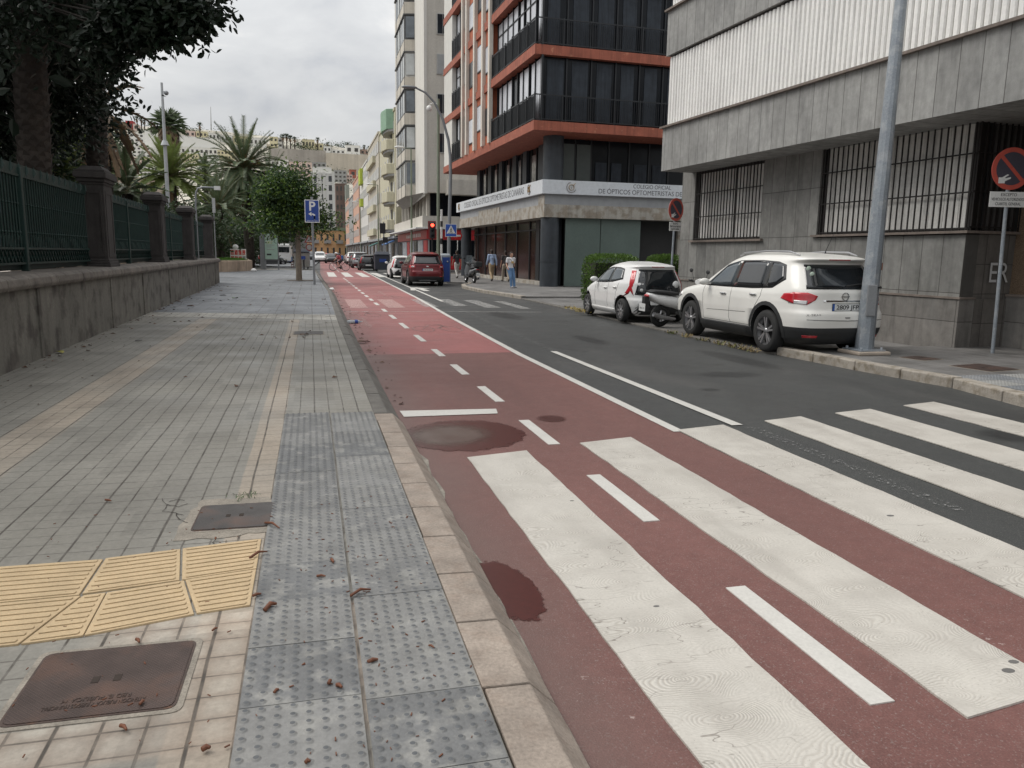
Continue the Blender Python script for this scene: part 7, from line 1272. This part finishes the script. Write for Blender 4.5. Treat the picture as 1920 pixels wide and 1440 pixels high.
# ---------------------------------------------------------------- litter, pods and leaves
M_pod = mat('dry_brown_pod', (.13, .045, .02), .7, var=.3, vs=20); M_lfb = mat('dead_brown_leaf', (.09, .045, .025), .7, var=.3, vs=10); M_lfg = mat('green_fallen_leaf', (.05, .09, .025), .5); M_lfy = mat('yellow_fallen_leaf', (.3, .27, .06), .6)
def pod(px, py, dx, dy, r, i, lb, z=.146):
    a = gr(px, py, z); b = gr(px+dx, py+dy, z); m = Vector((a.x, a.y, z)).lerp(Vector((b.x, b.y, z)), .5)+Vector((.0, .008, .012 if abs(dx) > 20 else 0)); o = Vector((a.x, a.y, z)); L3 = [Vector((0, 0, 0)), m-o, Vector((b.x, b.y, z))-o]
    t = MB(); t.tube([L3[0]-Vector((.002, 0, 0)), L3[0], L3[1], L3[2]], [r*.4, r, r*1.1, r*.6], 8); t = t.build('seed_pod', M_pod); t.location = o; tag(t, lb, 'seed pod', 'brown seed pods fallen on the near pavement')
for i, (x, y, dx, dy, r, lb) in enumerate(((497, 980, 27, 10, .006, 'curved brown pod at the corner of the smaller manhole cover'), (468, 1046, 33, -12, .006, 'curved brown pod lying on the tip of the yellow strip'), (474, 1117, 16, -4, .006, 'short pod on the right edge of the yellow strip'), (496, 1144, 22, -12, .009, 'thick pod piece at the left edge of the domed slabs'), (657, 1117, 38, -12, .006, 'thin curved pod on the joint between the two rows of domed slabs'),
    (594, 1080, 16, 0, .006, 'small pod stub in the middle of the left domed slab row'), (379, 1405, 15, -4, .008, 'pod stub near the bottom edge on the plain blocks'), (398, 1182, 10, -5, .004, 'tiny pod between the yellow strip and the big manhole cover'), (690, 1241, 19, -5, .007, 'reddish pod on the right domed slab row'), (514, 1298, 9, -6, .005, 'tiny red pod piece on the left domed slabs'), (630, 1284, 11, 4, .007, 'round pod piece on the left domed slabs'), (197, 937, 11, 2, .006, 'dark pod alone on the grey blocks left of the smaller cover'), (404, 1008, 0, 3, .005, 'dark speck of pod on the smaller cover'), (621, 1048, 4, 6, .007, 'round dark seed on the left domed slabs'), (255, 1198, 6, 6, .006, 'round seed above the big manhole cover'), (262, 1320, 9, -7, .005, 'small pod resting on the big manhole cover'), (573, 1429, 8, -2, .006, 'pod piece at the bottom edge on the domed slabs'), (225, 1360, 12, 8, .006, 'reddish pod below the big manhole cover'), (616, 1281, 6, -6, .006, 'pod crumb left of the round pod piece'), (804, 1210, 10, 4, .004, 'pale pod sliver at the right edge of the domed slabs'))): pod(x, y, dx, dy, r, i, lb)
cr_ = MB(); 
for _ in range(260):
    x = rnd.choice((rnd.gauss(.3, .25), rnd.uniform(-1.6, .5))); y = rnd.uniform(2, 4.6); s_ = rnd.uniform(.002, .006); a = rnd.uniform(0, 3.1); d = Vector((math.cos(a), math.sin(a), 0))*s_*1.5; z = .139
    if x < .52: cr_.bar(Vector((x, y, z))-d, Vector((x, y, z))+d, s_*.7, s_*.6)
tag(cr_.build('bark_crumbs', M_pod), 'fine brown bark and pod crumbs scattered on the near pavement', 'crumbs', kind='stuff')
def leaf(px, py, s_, m, lb, rz=0., cup=.35, z=.135):
    g = gr(px, py, z); t = MB(); P = [(-1, 0, .05), (-.6, .42, cup*.7), (0, .55, cup), (.6, .4, cup*.6), (1.05, 0, .12), (.6, -.42, cup*.9), (0, -.55, cup*.8), (-.6, -.4, cup*.5), (0, 0, .12)]; t.add([(p[0]*s_, p[1]*s_, p[2]*s_+.004) for p in P], [(i, (i+1) % 8, 8) for i in range(8)], 0, True); o = t.build('fallen_leaf', m); o.location = g; o.rotation_euler.z = rz; so = o.modifiers.new('s', 'SOLIDIFY'); so.thickness = .002; tag(o, lb, 'leaf', 'fallen leaves on the pavement'); return o
for i, (x, y, s_, m, lb) in enumerate(((113, 662, .09, M_lfy, 'yellow green leaf at the foot of the garden wall'), (260, 640, .06, M_ink, 'black curled leaf on the grey blocks near the wall'), (418, 555, .13, M_ink, 'black crumpled leaf on the slate slabs nearest the wall end'), (441, 560, .14, M_lfg, 'green leaf on the slate slabs'), (571, 629, .1, M_lfb, 'dead brown leaf lying on the small dark cover'), (357, 575, .12, M_lfb, 'flat brown leaf at the start of the slate slabs'), (303, 581, .09, M_lfb, 'small brown leaf beside the wall before the slate slabs'), (496, 561, .09, M_lfb, 'brown leaf in the middle of the slate slabs'), (543, 551, .13, M_lfb, 'pinkish brown leaf on the slate slabs toward the tree'), (551, 560, .08, M_lfb, 'small brown leaf close to the kerb side of the slate slabs'), (333, 566, .1, M_lfb, 'dark leaf against the wall base'), (469, 572, .07, M_lfb, 'small dark leaf on the slate slabs'), (414, 546, .1, M_lfb, 'thin dark twig-like leaf by the wall end'), (607, 562, .09, M_lfb, 'dark leaf litter at the kerb beyond the parking sign'), (325, 577, .08, M_gry, 'pale leaf at the slate slab edge'))): leaf(x, y, s_, m, lb, rnd.uniform(0, 6))
leaf(679, 643, .13, M_lfb, 'dead brown leaf on the red bike path beside the kerb', .5, z=.01)
sm_ = MB()
for _ in range(500):
    y = rnd.uniform(8, 36); x = rnd.choice((wallx(y)+abs(rnd.gauss(0, .12))+.02, wallx(y)+abs(rnd.gauss(0, .5)), rnd.uniform(-3.5, .5), .84+abs(rnd.gauss(0, .1)))); z = .138 if x < .6 else .012; s_ = rnd.uniform(.008, .03) if rnd.random() < .8 else .05; a = rnd.uniform(0, 6.3); d = Vector((math.cos(a), math.sin(a), 0))*s_; n_ = Vector((-d.y, d.x, 0))*.5; c = Vector((x, y, z)); sm_.add([c-d, c+n_+Vector((0, 0, s_*.4)), c+d, c-n_+Vector((0, 0, .003))], [(0, 1, 2, 3)])
tag(sm_.build('leaf_litter', M_lfb), 'small dry leaf litter along the wall and the kerb', 'leaf litter', kind='stuff')
g = gr(663, 607); t = thing('plastic_bottle', 'crushed clear water bottle with a blue label lying on the bike path', 'bottle', (g.x+.02, g.y, .045), R_(15)); MB().lathe([(.001, -.17), (.04, -.17), (.045, -.12), (.04, -.02), (.045, .08), (.02, .13), (.014, .17)], (0, 0, 0), 'x', 14).build('bottle_body', glass('clear_plastic', (.5, .55, .58), .15, .75), t); MB().lathe([(.046, -.0), (.047, .07)], (0, 0, 0), 'x', 14).build('label', M_sblu, t); MB().lathe([(.016, .165), (.016, .185), (.001, .186)], (0, 0, 0), 'x', 10).build('cap', M_white, t)
def bag(px, py, s_, lb, z=.0):
    g = gr(px, py, z); r = random.Random(int(px)); t = MB(); t.ball((0, 0, s_*.5), s_, n=9, sq=(1, .7, .65)); t.v = [(v[0]*r.uniform(.8, 1.15), v[1]*r.uniform(.8, 1.15), max(.0, v[2]*r.uniform(.8, 1.15))) for v in t.v]; o = t.build('plastic_bag', M_white); o.location = g; tag(o, lb, 'bag')
bag(622.5, 545, .11, 'crumpled white plastic bag in the gutter by the parking sign'); bag(476, 509.5, .2, 'crumpled white plastic bag at the tip of the planter', .13)
# weeds along the kerbs
def weeds(name, pts, n, hgt, m, lb):
    f = MB()
    for (x, y, z, sp) in pts:
        for _ in range(n): a = rnd.uniform(0, 6.3); d = Vector((math.cos(a), math.sin(a), rnd.uniform(.4, 1.6))).normalized(); o = Vector((x+rnd.gauss(0, sp), y+rnd.gauss(0, sp*1.6), z)); l = hgt*rnd.uniform(.4, 1); s_ = Vector((-d.y, d.x, 0)).normalized()*l*.09; f.add([o-s_, o+s_, o+d*l*.7+s_*.8, o+d*l-Vector((0, 0, l*.15))], [(0, 1, 2, 3)])
    tag(f.build(name, m), lb, 'weeds', kind='stuff')
P = []
for y in (14.9, 14.2, 13.5, 12.9, 12.4, 12.1, 11.8): P.append((7.38, y, .01, .05))
weeds('kerb_weeds', P, 46, .13, [mat('dry_weed', (.2, .15, .07), .9, col2=(.12, .15, .04), c2t=.52)], 'dry yellow weeds growing along the right kerb by the white car')
P = []; 
for px, py in ((1075, 581), (1082, 583), (1068, 579), (1090, 586)): g = gr(px, py, .08); P.append((g.x, g.y, .1, .1))
weeds('kerb_weeds', P, 40, .12, [mat('mossy_weed', (.3, .22, .04), .9)], 'yellowish moss and weeds on the kerb corner before the hatchback')
weeds('joint_moss', [(-.45, 4.72, .135, .03), (-.4, 4.74, .135, .03)], 26, .035, [M_lfg], 'tuft of green moss above the smaller manhole cover')
